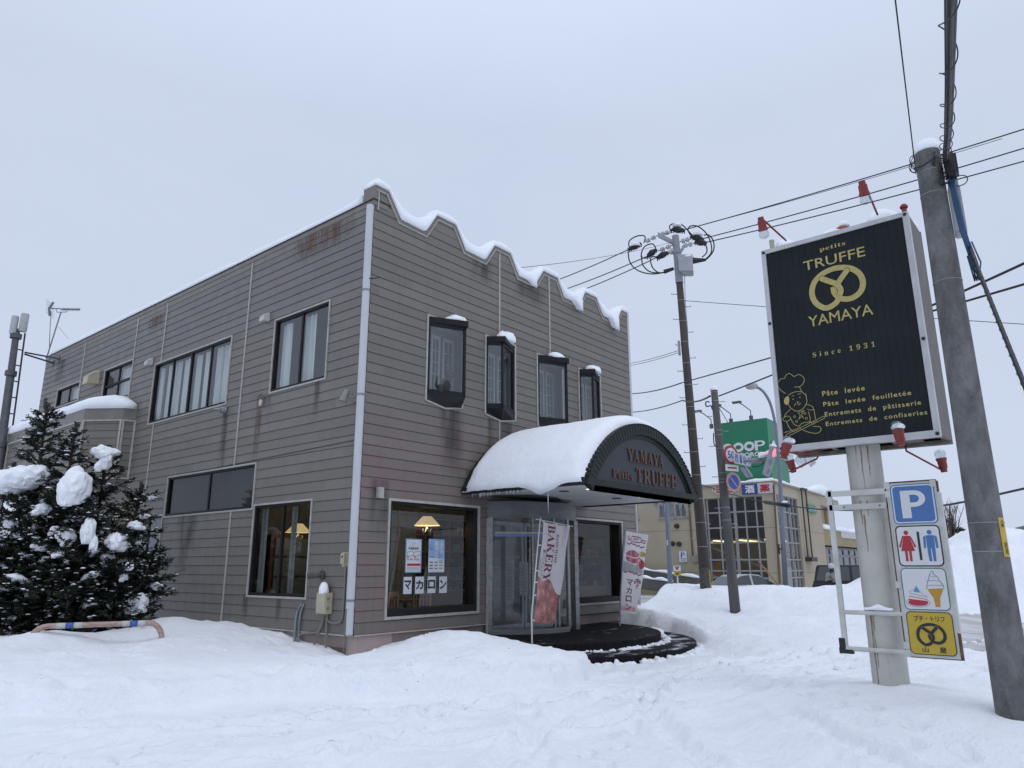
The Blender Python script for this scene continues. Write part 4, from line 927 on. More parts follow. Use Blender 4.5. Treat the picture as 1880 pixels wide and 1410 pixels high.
# canopy snow
mb = MB(); vs = []; fs = []; NA, NY = 60, 44; a0 = math.asin(hw/CR)
for i in range(NA+1):
    a = -a0+2*a0*i/NA
    for j in range(NY+1):
        t = j/NY; y = CYF+.05+(Y0-.03-CYF-.05)*t
        ed = 1-abs(a)/a0
        th = .235*min(1, (ed/.16)**.5 if ed > 0 else 0)*(1+.07*mnoise.noise(Vector((a*3, y*1.2, 3))))
        fe = min(1, t/.10); fe = (1-(1-fe)**2)**.5; th *= (.10+.90*fe)
        if a < 0: th = max(th, .05+.04*mnoise.noise(Vector((y*5, a*9, 8)))) if ed < .08 else th
        bk = min(1, max(0, (1-t)*(Y0-CYF)-.10-.06*mnoise.noise(Vector((a*5, 4, 4))))/.35); th *= (1-(1-bk)**2)**.5; rr = CR+max(th, .012)+.012*mnoise.noise(Vector((a*16, y*9, 1)))
        drop = 0
        if ed < .06 and a < 0: drop = (.06-ed)/.06*(.05*max(0, mnoise.noise(Vector((y*3.1, 2, 0))))+.18*math.exp(-((y-8.5)/.35)**2))
        yy = y+.06*(1-t)*(abs(a)/a0)**2
        vs.append((cxm+rr*math.sin(a)-(.03 if a < -.9*a0 else 0), yy, czc+rr*math.cos(a)-drop))
for i in range(NA):
    for j in range(NY): q = i*(NY+1)+j; fs.append((q, q+1, q+NY+2, q+NY+1))
k0 = len(vs)
for i in range(NA+1):
    a = -a0+2*a0*i/NA; vs.append((cxm+(CR-.01)*math.sin(a), CYF+.06, czc+(CR-.01)*math.cos(a)))
for i in range(NA): fs.append((i*(NY+1), (i+1)*(NY+1), k0+i+1, k0+i))
kk = len(vs)
for j in range(NY+1): y = CYF+.06+(Y0-.03-CYF-.06)*j/NY; vs.append((cxm+(CR-.01)*math.sin(-a0), y, CZ+.02)); 
for j in range(NY): fs.append((j, j+1, kk+j+1, kk+j))
mb.add(vs, fs); cs = snow_on(mb, 'thick blanket of snow over the arched entrance canopy', 'canopy_snow')
ICE = mat('ice', (.62, .67, .72), .12, spec=.6)
for k in range(34):
    y = CYF+.7+random.random()*2.2; l = random.uniform(.04, .13)
    if k == 0: y, l = 8.45, .52
    mb = MB(); mb.tube([(CX0+.02, y, CZ+.02), (CX0+.02+.01, y+.005, CZ-l*.5), (CX0+.025, y, CZ-l)], [.014, .009, .002], 6); mb.build('icicle', ICE, cs, True)
for k in range(22):
    y = CYF+.25+random.random()*.9; l = random.uniform(.05, .28) if k > 2 else .45
    mb = MB(); mb.tube([(CX1, y, CZ+.0), (CX1+.01, y, CZ-l*.5), (CX1+.015, y+.01, CZ-l)], [.02, .012, .002], 6); mb.build('icicle', ICE, cs, True)
# snow crumbs on the steps and against the pillar
mb = MB()
for k in range(110):
    a = R_(random.uniform(215, 335)); r = 3.17+random.random()*.13; blob(mb, (13.4+r*math.cos(a), 10.9+r*math.sin(a), .05), (random.uniform(.02, .10), random.uniform(.02, .08), random.uniform(.01, .05)), k, 2, .6, .1, 2.4)
for k in range(120):
    a = R_(random.uniform(222, 348)); r = 3.9+random.random()*.12; blob(mb, (13.4+r*math.cos(a), 10.9+r*math.sin(a), -.1), (random.uniform(.03, .14), random.uniform(.03, .1), random.uniform(.02, .08)), k+60, 2, .6, .1, 2.4)
for a_, r_ in ((318, 3.16), (314, 3.2), (322, 3.22), (320, 3.3)): blob(mb, (13.4+r_*math.cos(R_(a_)), 10.9+r_*math.sin(R_(a_)), .06), (.17, .12, .14), int(a_), 2, .4, .1)
kind(tag(mb.build('step_snow', SNOW, None, True), 'crumbs of snow scattered along the edges of the black steps', 'snow'), 'stuff')
# lumps on the ground surface: scattered small clods near banks
mb = MB()
for k in range(260):
    z_ = random.random()
    if z_ < .35: x, y = random.uniform(5.5, 11.2), random.uniform(7.2, 10.6)
    elif z_ < .6: x, y = random.uniform(3.2, 6.8), random.uniform(10.5, 17)
    elif z_ < .85: x, y = random.uniform(12.5, 19), random.uniform(3.5, 8.0)
    else: x, y = random.uniform(23, 27), random.uniform(0, 14)
    s = random.uniform(.012, .042)*(1.7 if x > 20 else 1)
    if math.hypot(x-13.4, y-10.9) < 4.1 and x > 11: continue
    blob(mb, (x, y, gz(x, y)-s*.2), (s*random.uniform(.8, 1.5), s*random.uniform(.7, 1.3), s*.7), k, 2, .7, .3, 2.2)
kind(tag(mb.build('snow_crumbs', SNOW, None, True), 'small clods of snow scattered over the yard and banks', 'snow'), 'stuff')
# ================================================================== SIGN TOWER
TX, TY = 10.15, 2.47
tower = thing('sign_tower', 'tall shop sign, dark green billboard on a rusty cream post with pictogram panels', 'sign', (TX, TY, 0))
def make_post():
    m, t, b, o = nodes('rusty_cream_paint'); b.inputs['Roughness'].default_value = .5
    base = mix(t, ramp(t, noise_(t, coords(t), 2.5, 5), .35, .7), (.50, .49, .44), (.42, .41, .36))
    st = ramp(t, noise_(t, coords(t, (7, 7, .35)), 1.5, 5, .7), .62, .72); sp = ramp(t, noise_(t, coords(t), 5, 6, .75), .66, .72)
    base = mix(t, mth(t, 'MULTIPLY', st, .8), base, (.26, .13, .05)); base = mix(t, mth(t, 'MULTIPLY', sp, .7), base, (.20, .10, .05))
    t.links.new(base, b.inputs['Base Color']); return m
POSTM = make_post()
def make_rust():
    m, t, b, o = nodes('patchy_rust'); b.inputs['Roughness'].default_value = .9; v = coords(t, (6, 6, 1))
    t.links.new(mix(t, ramp(t, noise_(t, v, 4), .3, .7), (.17, .075, .03), (.30, .19, .10)), b.inputs['Base Color']); tr = N(t, 'ShaderNodeBsdfTransparent'); ms = N(t, 'ShaderNodeMixShader')
    t.links.new(ramp(t, noise_(t, v, 6, 5, .7), .36, .62, .05, .8), ms.inputs[0]); t.links.new(tr.outputs[0], ms.inputs[1]); t.links.new(b.outputs[0], ms.inputs[2]); t.links.new(ms.outputs[0], o.inputs[0]); return m
RUSTM = make_rust()
mb = MB(); mb.tube([(TX, TY, gz(TX, TY)-.4), (TX, TY, 3.12)], .205, 32); post = mb.build('post', POSTM, tower, auto=50)
mb = MB(); mb.lathe((TX, TY, 2.15), [(.206, 0), (.209, .004), (.206, .008)], 32); mb.build('weld_seam', POSTM, post, True)
for (dy, z, l, wd) in ((.10, 3.09, .38, .012), (.02, 3.09, .62, .010), (-.04, 3.09, .30, .008), (-.06, 2.40, .30, .016), (-.03, 2.22, .45, .012), (.02, 2.40, .2, .01), (-.10, 1.1, 1.0, .018), (-.07, 1.1, .7, .012)):
    mb = MB(); a = math.pi+dy/.205
    P = [(TX+.2065*math.cos(a+.02*math.sin(k)), TY+.2065*math.sin(a+.02*math.sin(k*1.7)), z-l*k/6) for k in range(7)]
    mb.tube(P, [wd*(1-.12*k) for k in range(7)], 6); mb.v = [(TX+(x-TX)*.985, TY+(y-TY)*.985, q) if False else (x, y, q) for x, y, q in mb.v]
    for i, (x, y, q) in enumerate(mb.v):
        d = Vector((x-TX, y-TY)); d = d.normalized()*min(d.length, .2075); mb.v[i] = (TX+d.x, TY+d.y, q)
    mb.build('rust_run', RUSTM, post)
SX = 9.75; FS = Frame((SX, 0, 0), (0, -1, 0)); SU0, SU1, SZ0, SZ1 = -3.415, -1.505, 3.09, 6.01; SDX = .78
SIGNC = mat('dark_green_panel', (.009, .0125, .0145), .55, c2=(.014, .019, .020), scale=1.5, spec=.2)
mb = MB(); nP = 20
for k in range(nP):
    a = SU0+.07+(SU1-SU0-.14)*k/nP; b = SU0+.07+(SU1-SU0-.14)*(k+1)/nP
    mb.prism([(a+.001, SZ0+.06), (b-.001, SZ0+.06), (b-.001, SZ1-.06), (a+.001, SZ1-.06)], FS, -.05, -.02)
mb.box((SX+.06, -SU0-.07, SZ0+.07), (SX+.08, -SU1+.07, SZ1-.07))
board = mb.build('sign_board', SIGNC, tower)
mb = MB(); o_ = [(SU0, SZ0), (SU1, SZ0), (SU1, SZ1), (SU0, SZ1)]; i_ = [(SU0+.06, SZ0+.075), (SU1-.065, SZ0+.075), (SU1-.065, SZ1-.06), (SU0+.06, SZ1-.06)]
mb.ring(o_, i_, FS, -.10, .0); mb.build('sign_frame', mat('white_frame', (.50, .505, .51), .5, c2=(.42, .415, .41), scale=3), tower)
mb = MB()
for k in range(11):
    a = SX+.10+(SDX-.10)*k/11; b = SX+.10+(SDX-.10)*(k+1)/11
    mb.box((a+.004, -SU1+.02, SZ0+.03), (b-.004, -SU1+.0, SZ1-.03)); mb.box((a, -SU1+.02, SZ0+.03), (b, -SU1+.035, SZ1-.03))
sc_m = mat('brown_side_cladding', (.13, .112, .098), .5, c2=(.09, .08, .07)); mb.build('side_cladding', sc_m, tower)
mb = MB(); mb.box((SX+.1, -SU0-.02, SZ0+.03), (SX+SDX, -SU0, SZ1-.03)); mb.build('side_cladding', sc_m, tower)
mb = MB(); mb.box((SX+.10, -SU0-.02, SZ1-.06), (SX+SDX, -SU1+.02, SZ1-.01)); mb.box((SX+SDX, -SU0, SZ0), (SX+SDX+.03, -SU1, SZ1)); mb.build('back_board', SIGNC, tower)
mb = MB(); mb.box((SX+.1, -SU0-.01, SZ0-.0), (SX+.16, -SU1+.01, SZ0+.05)); mb.box((SX+SDX-.08, -SU0, SZ0), (SX+SDX-.02, -SU1, SZ0+.05))
for y in (1.55, 2.1, 2.85, 3.3): mb.box((SX+.1, y, SZ0+.052), (SX+SDX-.02, y+.05, SZ0+.09))
mb.build('underframe', mat('stained_underframe', (.20, .18, .15), .7, c2=(.10, .08, .06), scale=6), tower)
for q in ((1.75, .42), (3.0, .30)): mb = MB(); mb.box((SX+.12, q[0], SZ0+.01), (SX+q[1], q[0]+.2, SZ0+.10)); mb.build('ballast_box', BLACK, tower)
for u, v in ((SU0+.035, SZ1-.04), (SU1-.035, SZ1-.04), (SU0+.03, SZ0+.04), (SU1-.03, SZ0+.03), (SU0+.03, 4.9), (SU1-.03, 4.3)): mb = MB(); mb.prism(circ(u, v, .022, n=12), FS, 0, .008); mb.build('corner_bolt', BLACK, tower)
L = lambda body, bl, tr, **k: px_text(MB(), body, FS, bl, tr, w=-.015, **k).build('lettering', GOLD, board)
L(serif('petits'), (1504.5, 463.3), (1550.6, 441.5), spacing=1.1); L('TRUFFE', (1475.3, 497.2), (1586, 451.5), offset=.005)
L('YAMAYA', (1484.8, 600), (1600.5, 556.5), offset=.005); L(serif('Since 1931'), (1492, 656), (1605, 626), spacing=1.8)
L('Pâte  levée', (1509.6, 727), (1586, 707), offset=.018, spacing=1.2); L('Pâte  levée  feuilletée', (1511.3, 746), (1671.4, 716), offset=.018, spacing=1.2)
L('Entremets  de  pâtisserie', (1514.5, 767), (1689.5, 734), offset=.018, spacing=1.2); L('Entremets  de  confiseries', (1516, 782), (1701, 752), offset=.018, spacing=1.2)
def pretzel(mb, fr, cu, cv, W, H, wd, w0, w1, gapm=None):
    """heart-shaped loop with two crossed, round-ended arms"""
    g_ = lambda P: [(cu+a*W/2, cv+b*H/2) for a, b in P]
    body = spline([(-.02, -.55), (-.16, -.86), (-.50, -.98), (-.84, -.66), (-.98, -.15), (-.86, .40), (-.52, .80), (0, .95), (.52, .80), (.86, .40), (.98, -.10), (.86, -.55), (.50, -.80), (.10, -.72), (-.12, -.30), (-.12, .02)], 8)
    armA = spline([(-.52, .55), (-.30, .36), (-.02, .12), (.10, -.10), (.13, -.32), (.06, -.50)], 8)
    armB = spline([(.44, .66), (.22, .36), (.06, .12)], 8)
    mb.stroke(g_(spline([(.02, -.66), (-.14, -.88), (-.50, -1.0), (-.84, -.66), (-.97, -.15), (-.86, .40), (-.52, .78), (0, .93), (.52, .78), (.86, .40), (.97, -.10), (.84, -.55), (.50, -.78), (.14, -.70), (-.10, -.36), (-.13, .0)], 8)), wd, fr, w0, w1)
    k = gapm
    if k is not None: k.stroke(g_(armA), wd*1.16, fr, w1, w1+.0015); k.prism(circ(*g_([(-.52, .55)])[0], wd*.58, n=16), fr, w1, w1+.0011); k.stroke(g_(armB), wd*1.16, fr, w1, w1+.0016); k.prism(circ(*g_([(.44, .66)])[0], wd*.58, n=16), fr, w1, w1+.0009)
    mb.stroke(g_(armB), wd*.98, fr, w0, w1+.0030); mb.prism(circ(*g_([(.44, .66)])[0], wd*.49, n=16), fr, w0, w1+.0026)
    mb.stroke(g_(armA), wd, fr, w0, w1+.0042); mb.prism(circ(*g_([(-.52, .55)])[0], wd/2, n=16), fr, w0, w1+.0038)
cu, cv = FS.uv(1536, 529); mb = MB(); gp = MB(); pretzel(mb, FS, cu, cv+.035, .67, .545, .074, -.02, -.015, gp); pz = mb.build('pretzel_emblem', GOLD, board); gp.build('emblem_gap', SIGNC, pz)
# line-drawn baker holding a rolling pin
bk = MB(); K = lambda pts, wd=.007, cl=False, sm=True: bk.stroke(spline([FS.uv(1370+a/4.585, 600+b/4.585) for a, b in pts], 6, cl) if sm else [FS.uv(1370+a/4.585, 600+b/4.585) for a, b in pts], wd, FS, -.02, -.015, cl and True)
K([(330, 560), (285, 530), (262, 480), (285, 440), (320, 430), (330, 405), (365, 392), (398, 415), (440, 400), (480, 425), (482, 465), (450, 500), (400, 505)]); K([(445, 505), (465, 545)]); K([(350, 575), (400, 548), (460, 545), (500, 575)])
K([(345, 640), (370, 680), (420, 708), (470, 690), (505, 640), (503, 590), (495, 560)]); K([(400, 665), (415, 640)]); K([(425, 645), (440, 655), (455, 640)], .006); K([(425, 625), (432, 640), (442, 628)], .006); K([(380, 580), (400, 578)], .006); K([(430, 565), (455, 560)], .006)
for a, b in ((392, 608), (448, 592)): bk.prism(circ(*FS.uv(1370+a/4.585, 600+b/4.585), .008, n=10), FS, -.02, -.014)
bk.prism([FS.uv(1370+a/4.585, 600+b/4.585) for a, b in spline([(330, 590), (352, 585), (358, 620), (350, 650), (325, 650), (315, 620)], 4, True)], FS, -.02, -.014)
K([(370, 690), (330, 730), (318, 760)]); K([(305, 770), (340, 750), (370, 765), (350, 790), (315, 790)], .006, True); K([(335, 795), (360, 850), (395, 880)]); K([(370, 770), (400, 820), (440, 835)]); K([(500, 650), (545, 665), (565, 690), (580, 780)]); K([(520, 710), (535, 770), (530, 800)]); K([(510, 690), (540, 700), (565, 690)], .006)
K([(335, 905), (650, 750)], .006, False, False); K([(345, 922), (655, 768)], .006, False, False); K([(335, 905), (330, 918), (345, 922)], .006); K([(650, 750), (660, 760), (655, 768)], .006); K([(310, 890), (390, 870)], .006)
K([(460, 860), (520, 885), (590, 895), (625, 870), (615, 840), (560, 838)]); K([(440, 835), (470, 810), (520, 800), (545, 800)]); K([(430, 720), (450, 740), (440, 775), (465, 750), (480, 770), (462, 735), (485, 700), (455, 715), (430, 705)], .006)
for a, b in ((403, 756), (490, 727), (503, 768), (420, 795)): bk.stroke(circ(*FS.uv(1370+a/4.585, 600+b/4.585), .014, n=12), .005, FS, -.02, -.015, True)
for k in range(4): K([(395+k*16, 860-k*6), (408+k*16, 885-k*8)], .006, False, False); K([(545+k*12, 805-k*8), (560+k*12, 825-k*8)], .006, False, False)
bk.build('baker_drawing', GOLD, board)
# lamps on red arms
LENS = glass('lamp_bulb_glass', (.80, .82, .83), .10)
def flood(p, d, arm, label_=None):
    """red socket at p pointing along d with a glass bulb, arm = list of points back to the sign"""
    d = Vector(d).normalized(); p = Vector(p)
    mb = MB(); mb.lathe(p, [(0, -.14), (.038, -.14), (.042, -.09), (.052, -.085), (.055, .0), (.064, .02), (.067, .05), (.05, .05)], 18, 0, d); r = mb.build('flood_lamp', RED, tower, auto=40)
    mb = MB(); mb.lathe(p, [(.048, .045), (.062, .07), (.070, .105), (.062, .14), (.025, .16), (0, .165)], 18, 0, d); mb.build('bulb', LENS, r, True)
    mb = MB(); mb.tube([p-d*.13]+[Vector(a) for a in arm], .013, 8); mb.build('lamp_arm', RED, r, True)
def PS(px, py, X): return onX(px, py, X)
a = PS(1400, 417, SX-.62); flood(a, (.35, 0.02, -.8), [PS(1404, 406, SX-.62), PS(1443, 441.5, SX+.02)])
a = PS(1586, 352, SX-.62); flood(a, (.30, 0.0, -.8), [PS(1590, 344, SX-.6), PS(1611, 394, SX+.02)])
a = PS(1443, 823, SX-.36); flood(a, (.10, -.25, .8), [PS(1446, 830, SX-.30), PS(1470, 833, SX+.0), PS(1483, 832, SX+.12), (SX+.14, -SU0-.68, SZ0+.02)])
a = PS(1650, 797, SX-.36); flood(a, (.05, .1, .8), [PS(1658, 808, SX-.25), (SX+.06, 1.98, SZ0-.0)])
a = PS(1452, 851, SX+SDX+.42); flood(a, (-.15, .15, .8), [PS(1450, 866, SX+SDX+.40), PS(1500, 842, SX+SDX), PS(1503, 834, SX+SDX-.05)])
for px_l, py_l in ((1470, 846), (1487, 844)): mb = MB(); c = PS(px_l, py_l, SX+SDX+.9); mb.lathe(c, [(0, -.10), (.05, -.09), (.075, -.02), (.07, .05), (.03, .09), (0, .10)], 16, 0, (.2, .5, .8)); mb.tube([c+Vector((0, 0, -.1)), PS(px_l+8, py_l+4, SX+SDX+.6)], .016, 6); mb.build('spare_bulb', LENS, tower, True)
a = (SX+SDX+.42, 1.72, SZ0-.16); flood(a, (-.12, .05, .8), [(SX+SDX+.30, 1.80, SZ0-.22), (SX+SDX-.1, 2.02, SZ0-.05), (SX+SDX-.12, 2.02, SZ0+.02)])
mb = MB(); mb.tube([(SX+.05, -SU1+.04, SZ1-.01), (SX+.05, -SU1+.04, SZ1+.07)], .03, 10); mb.lathe((SX+.05, -SU1+.04, SZ1+.07), [(.045, 0), (.05, .02), (.03, .05), (0, .06)], 14); mb.build('finial', RED, tower, auto=50)
mb = MB(); mb.tube([(SX+.05, -SU0-.15, SZ1-.01), (SX+.05, -SU0-.15, SZ1+.11)], .035, 10); mb.lathe((SX+.05, -SU0-.15, SZ1+.11), [(.036, 0), (.036, .03), (0, .035)], 12); mb.build('finial', CREAM, tower, auto=50)
c = onX(1546, 413, SX+.3); mb = MB(); mb.lathe((c.x, c.y, SZ1-.02), [(.0, 0), (.07, 0), (.07, .10), (.085, .11), (.085, .16), (.06, .18), (0, .19)], 16); mb.build('lamp_post_cap', mat('orange_cap', (.35, .10, .03), .5), tower, auto=50)
for i, (px, s, lb) in enumerate(((1440, .20, 'left snow mound on top of the billboard behind the red lamp arm'), (1530, .26, 'low middle snow mound on top of the billboard'), (1622, .28, 'right snow mound on top of the billboard behind the red lamp arm'))):
    c = onX(px, 420, SX+.38); mb = MB(); blob(mb, (SX+.40, c.y, SZ1-.0), (.32, s*.9, (.24, .16, .27)[i]), 31+i, 3, .12, .05); snow_on(mb, lb)
mb = MB(); blob(mb, (c.x, onX(1546, 413, SX+.3).y, SZ1+.20), (.08, .08, .09), 36, 2, .1, .2); snow_on(mb, 'tiny snow ball on the orange cap atop the billboard')
mb = MB(); blob(mb, (SX+.62, 1.56, SZ1), (.14, .06, .10), 37, 2, .15, .1); snow_on(mb, 'small snow lump at the right rear corner atop the billboard')
for i, (px, py, X, lb) in enumerate(((1449, 811, SX-.33, 'snow on the lower left red lamp of the billboard'), (1649, 784, SX-.35, 'snow on the lower right red lamp of the billboard'))):
    c = onX(px, py, X); mb = MB(); blob(mb, c, (.075, .08, .05), 41+i, 2, .15, .4); snow_on(mb, lb)

# pictogram panels and their carrier
PX = TX-.235; FP = Frame((PX, 0, 0), (0, -1, 0)); pu0, pu1, pz0, pz1 = -2.19, -1.655, .57, 2.585
WF = mat('chalky_white_frame', (.56, .57, .54), .55, c2=(.44, .44, .40), scale=5)
mb = MB(); mb.box((PX, -pu0, pz0), (PX+.06, -pu1, pz1)); pan = mb.build('panel_case', WF, tower)
mb = MB(); mb.box((PX-.006, -pu0+.012, pz0+.05), (PX+.066, -pu0, pz1)); mb.box((PX-.006, -pu1, pz0+.30), (PX+.07, -pu1-.035, pz1-.14)); mb.build('case_edge', WF, pan)
mb = MB(); mb.box((PX+.01, -pu0, pz1), (PX+.06, -pu1+.0, pz1+.02)); mb.box((PX+.0, -pu0+.012, pz0), (PX+.05, -pu0+.03, pz1-.05)); mb.box((PX+.01, -pu1, pz0), (PX+.05, -pu1-.03, pz0+.28)); mb.box((PX+.01, -pu1, pz1-.13), (PX+.05, -pu1-.02, pz1)); mb.box((PX, -pu0, pz0-.012), (PX+.05, -pu1-.03, pz0)); mb.build('rusty_edge', mat('rusted_steel', (.09, .06, .045), .8, c2=(.16, .11, .08), scale=15), pan)
for y, z in ((-pu0, pz1-.02), (-pu0, pz1-.13), (-pu0+.01, 1.38), (-pu0+.0, pz0+.12), (-pu0, pz0+.03), (-pu1+.03, pz1-.03)): mb = MB(); mb.box((PX-.012, y-.03, z-.04), (PX, y+.03, z+.04)); mb.build('clip', WF, pan)
mb = MB()
for z in (2.50, 2.325): mb.box((PX+.0, -pu0+.012, z-.035), (PX+.03, 2.90, z+.035))
for z in (1.04, .61): mb.tube([(PX+.015, -pu0+.012, z), (PX+.015, 2.88, z)], .028, 10)
mb.box((PX+.0, 2.86, .60), (PX+.045, 2.92, 2.55)); mb.build('carrier_frame', WF, tower, auto=40)
mb = MB(); mb.box((PX-.01, 2.80, .55), (PX+.06, 2.96, .62)); mb.box((PX-.005, 2.88, .58), (PX+.05, 2.955, .73)); mb.build('corner_bracket', BLACK, tower)
mb = MB()
for y, z in ((2.72, 2.325), (2.30, 2.325), (2.4, 1.04), (2.55, .61)): mb.prism(circ(-y, z, .014, n=10), FP, .0, .01)
mb.build('bolt', STEEL2, tower)
BLUE = mat('sign_blue', (.06, .16, .38), .4, c2=(.055, .145, .35), scale=30); WHITE = mat('sign_white', (.64, .65, .66), .4, c2=(.60, .61, .62)); YEL = mat('sign_yellow', (.52, .37, .035), .45, c2=(.46, .33, .03), scale=9)
INK = mat('sign_black', (.02, .018, .02), .5); GRN = mat('sign_green', (.03, .16, .12), .45); SRED = mat('sign_red', (.42, .025, .04), .45); BRN = mat('sign_brown', (.05, .03, .02), .5); ORG = mat('cone_orange', (.50, .27, .03), .5); SBLU = mat('sky_blue_print', (.10, .28, .52), .5); PINK = mat('cream_pink_print', (.55, .18, .16), .5)
H_ = (pz1-pz0-.03)/4; uL, uR = pu0+.03, pu1-.025
def plate(k, name, bg, rim, rimw, inset=.012):
    z1 = pz1-.02-H_*k; z0 = z1-H_+.018; mb = MB(); mb.prism(rrect(uL, z0, uR, z1, .055), FP, .0, .004); r = mb.build(name, rim, pan)
    mb = MB(); mb.prism(rrect(uL+rimw, z0+rimw, uR-rimw, z1-rimw, .045), FP, .0, .0055); mb.build('face', bg, r); return r, z0, z1
def sub(name, m, r, f): mb = MB(); f(mb); return mb.build(name, m, r)
w_ = uR-uL
r, z0, z1 = plate(0, 'parking_panel', WHITE, BLUE, .012); sub('face_blue', BLUE, r, lambda m: m.prism(rrect(uL+.026, z0+.026, uR-.026, z1-.026, .04), FP, 0, .007))
def Pg(m, U, V, W, Hh, t, fr, w):
    P = [(U, V), (U+t, V), (U+t, V+Hh*.42), (U+W*.55, V+Hh*.42)]+[(U+W*.55+W*.45*math.sin(R_(a)), V+Hh*.71-Hh*.29*math.cos(R_(a))) for a in range(0, 181, 15)]+[(U, V+Hh)]
    Q = [(U+t, V+Hh*.58), (U+W*.55, V+Hh*.58)]+[(U+W*.55+W*.2*math.sin(R_(a)), V+Hh*.71-Hh*.13*math.cos(R_(a))) for a in range(0, 181, 15)]+[(U+t, V+Hh*.84)]
    m.prism([(U, V), (U+t, V), (U+t, V+Hh), (U, V+Hh)], fr, 0, w)
    oc = [(U+t-.001, V+Hh*.40), (U+W*.55, V+Hh*.40)]+[(U+W*.55+W*.45*math.sin(R_(a)), V+Hh*.70-Hh*.30*math.cos(R_(a))) for a in range(0, 181, 15)]+[(U+t-.001, V+Hh)]
    ic = [(U+t-.001, V+Hh*.56), (U+W*.55, V+Hh*.56)]+[(U+W*.55+W*.2*math.sin(R_(a)), V+Hh*.70-Hh*.14*math.cos(R_(a))) for a in range(0, 181, 15)]+[(U+t-.001, V+Hh*.84)]
    for i in range(len(oc)-1):
        q = [oc[i], oc[i+1], ic[i+1], ic[i]]; m.add([fr.pt(*x, w) for x in q], [(0, 1, 2, 3)])
sub('letter', WHITE, r, lambda m: Pg(m, uL+w_*.22, z0+.07, w_*.56, .33, .10, FP, .009))
r, z0, z1 = plate(1, 'toilet_panel', WHITE, INK, .014)
zc = (z0+z1)/2; U = lambda f: uL+w_*f
def lady(m):
    c = U(.24); m.prism(circ(c, zc+.155, .026, n=16), FP, 0, .008); m.prism([(c-.03, zc+.12), (c+.03, zc+.12), (c+.075, zc-.06), (c-.075, zc-.06)], FP, 0, .008)
    for s in (-1, 1): m.prism([(c+s*.03, zc+.12), (c+s*.045, zc+.115), (c+s*.095, zc-.01), (c+s*.075, zc-.02)], FP, 0, .0082); m.prism([(c+s*.008, zc-.06), (c+s*.036, zc-.06), (c+s*.036, zc-.18), (c+s*.008, zc-.18)], FP, 0, .008)
def gent(m):
    c = U(.76); m.prism(circ(c, zc+.155, .026, n=16), FP, 0, .008); m.prism(rrect(c-.042, zc-.03, c+.042, zc+.12, .015, 3), FP, 0, .008)
    for s in (-1, 1): m.prism([(c+s*.045, zc+.12), (c+s*.072, zc+.10), (c+s*.076, zc-.03), (c+s*.054, zc-.03)], FP, 0, .0082); m.prism([(c+s*.005, zc-.03), (c+s*.042, zc-.03), (c+s*.036, zc-.18), (c+s*.008, zc-.18)], FP, 0, .008)
sub('woman_symbol', SRED, r, lady); sub('man_symbol', BLUE, r, gent); sub('divider', INK, r, lambda m: m.prism([(U(.48), zc-.165), (U(.535), zc-.165), (U(.535), zc+.165), (U(.48), zc+.165)], FP, 0, .008))
r, z0, z1 = plate(2, 'dessert_panel', WHITE, GRN, .010); zc = (z0+z1)/2
sub('cone', ORG, r, lambda m: (m.prism([(U(.55), zc-.0), (U(.90), zc+.01), (U(.80), zc-.10), (U(.78), zc-.20), (U(.68), zc-.20), (U(.66), zc-.10)], FP, 0, .008)))
def swirl(m):
    P = [(U(.54), zc), (U(.56), zc+.06), (U(.60), zc+.11), (U(.64), zc+.16), (U(.70), zc+.205), (U(.73), zc+.19), (U(.72), zc+.17), (U(.78), zc+.15), (U(.84), zc+.10), (U(.90), zc+.05), (U(.91), zc+.01)]
    m.stroke(spline(P, 4), .004, FP, .006, .0075); m.stroke([(U(.58), zc+.09), (U(.72), zc+.10), (U(.85), zc+.09)], .003, FP, .006, .0075); m.stroke([(U(.56), zc+.04), (U(.72), zc+.045), (U(.90), zc+.045)], .003, FP, .006, .0075); m.stroke([(U(.64), zc+.15), (U(.72), zc+.135), (U(.78), zc+.145)], .003, FP, .006, .0075)
    m.stroke(circ(U(.31), zc-.155, w_*.26, .05, 28), .003, FP, .006, .0072, True); m.stroke([(U(.14), zc-.03), (U(.30), zc+.0), (U(.52), zc-.09), (U(.14), zc-.05)], .003, FP, .006, .0075, True)
sub('outline', INK, r, swirl)
sub('cake_base', SRED, r, lambda m: (m.prism(circ(U(.31), zc-.155, w_*.22, .038, 24), FP, 0, .0076), m.prism([(U(.12), zc-.105), (U(.52), zc-.135), (U(.52), zc-.16), (U(.12), zc-.14)], FP, 0, .0078)))
sub('cake_cream', WHITE, r, lambda m: m.prism([(U(.13), zc-.05), (U(.52), zc-.10), (U(.52), zc-.135), (U(.13), zc-.115)], FP, 0, .0082))
sub('cake_stripe', PINK, r, lambda m: m.prism([(U(.13), zc-.078), (U(.52), zc-.115), (U(.52), zc-.125), (U(.13), zc-.09)], FP, 0, .0086)); sub('blue_cream', SBLU, r, lambda m: m.prism([(U(.24), zc-.035), (U(.38), zc-.04), (U(.36), zc-.01), (U(.31), zc+.035), (U(.26), zc-.01)], FP, 0, .0082))
r, z0, z1 = plate(3, 'pretzel_panel', YEL, BRN, .010); zc = (z0+z1)/2
def t_(m): put_text(m, 'プチ・トリフ', FP, U(.17), z1-.105, U(.83), z1-.045, .0075, .012); put_text(m, '山', FP, U(.27), z0+.03, U(.40), z0+.085, .0075, .015); put_text(m, '屋', FP, U(.64), z0+.03, U(.78), z0+.09, .0075, .015)
sub('lettering', INK, r, t_)
mb = MB(); gp = MB(); pretzel(mb, FP, U(.5), zc-.01, w_*.60, .235, .034, 0, .008, gp); e_ = mb.build('pretzel_emblem', INK, r); gp.build('emblem_gap', YEL, e_)
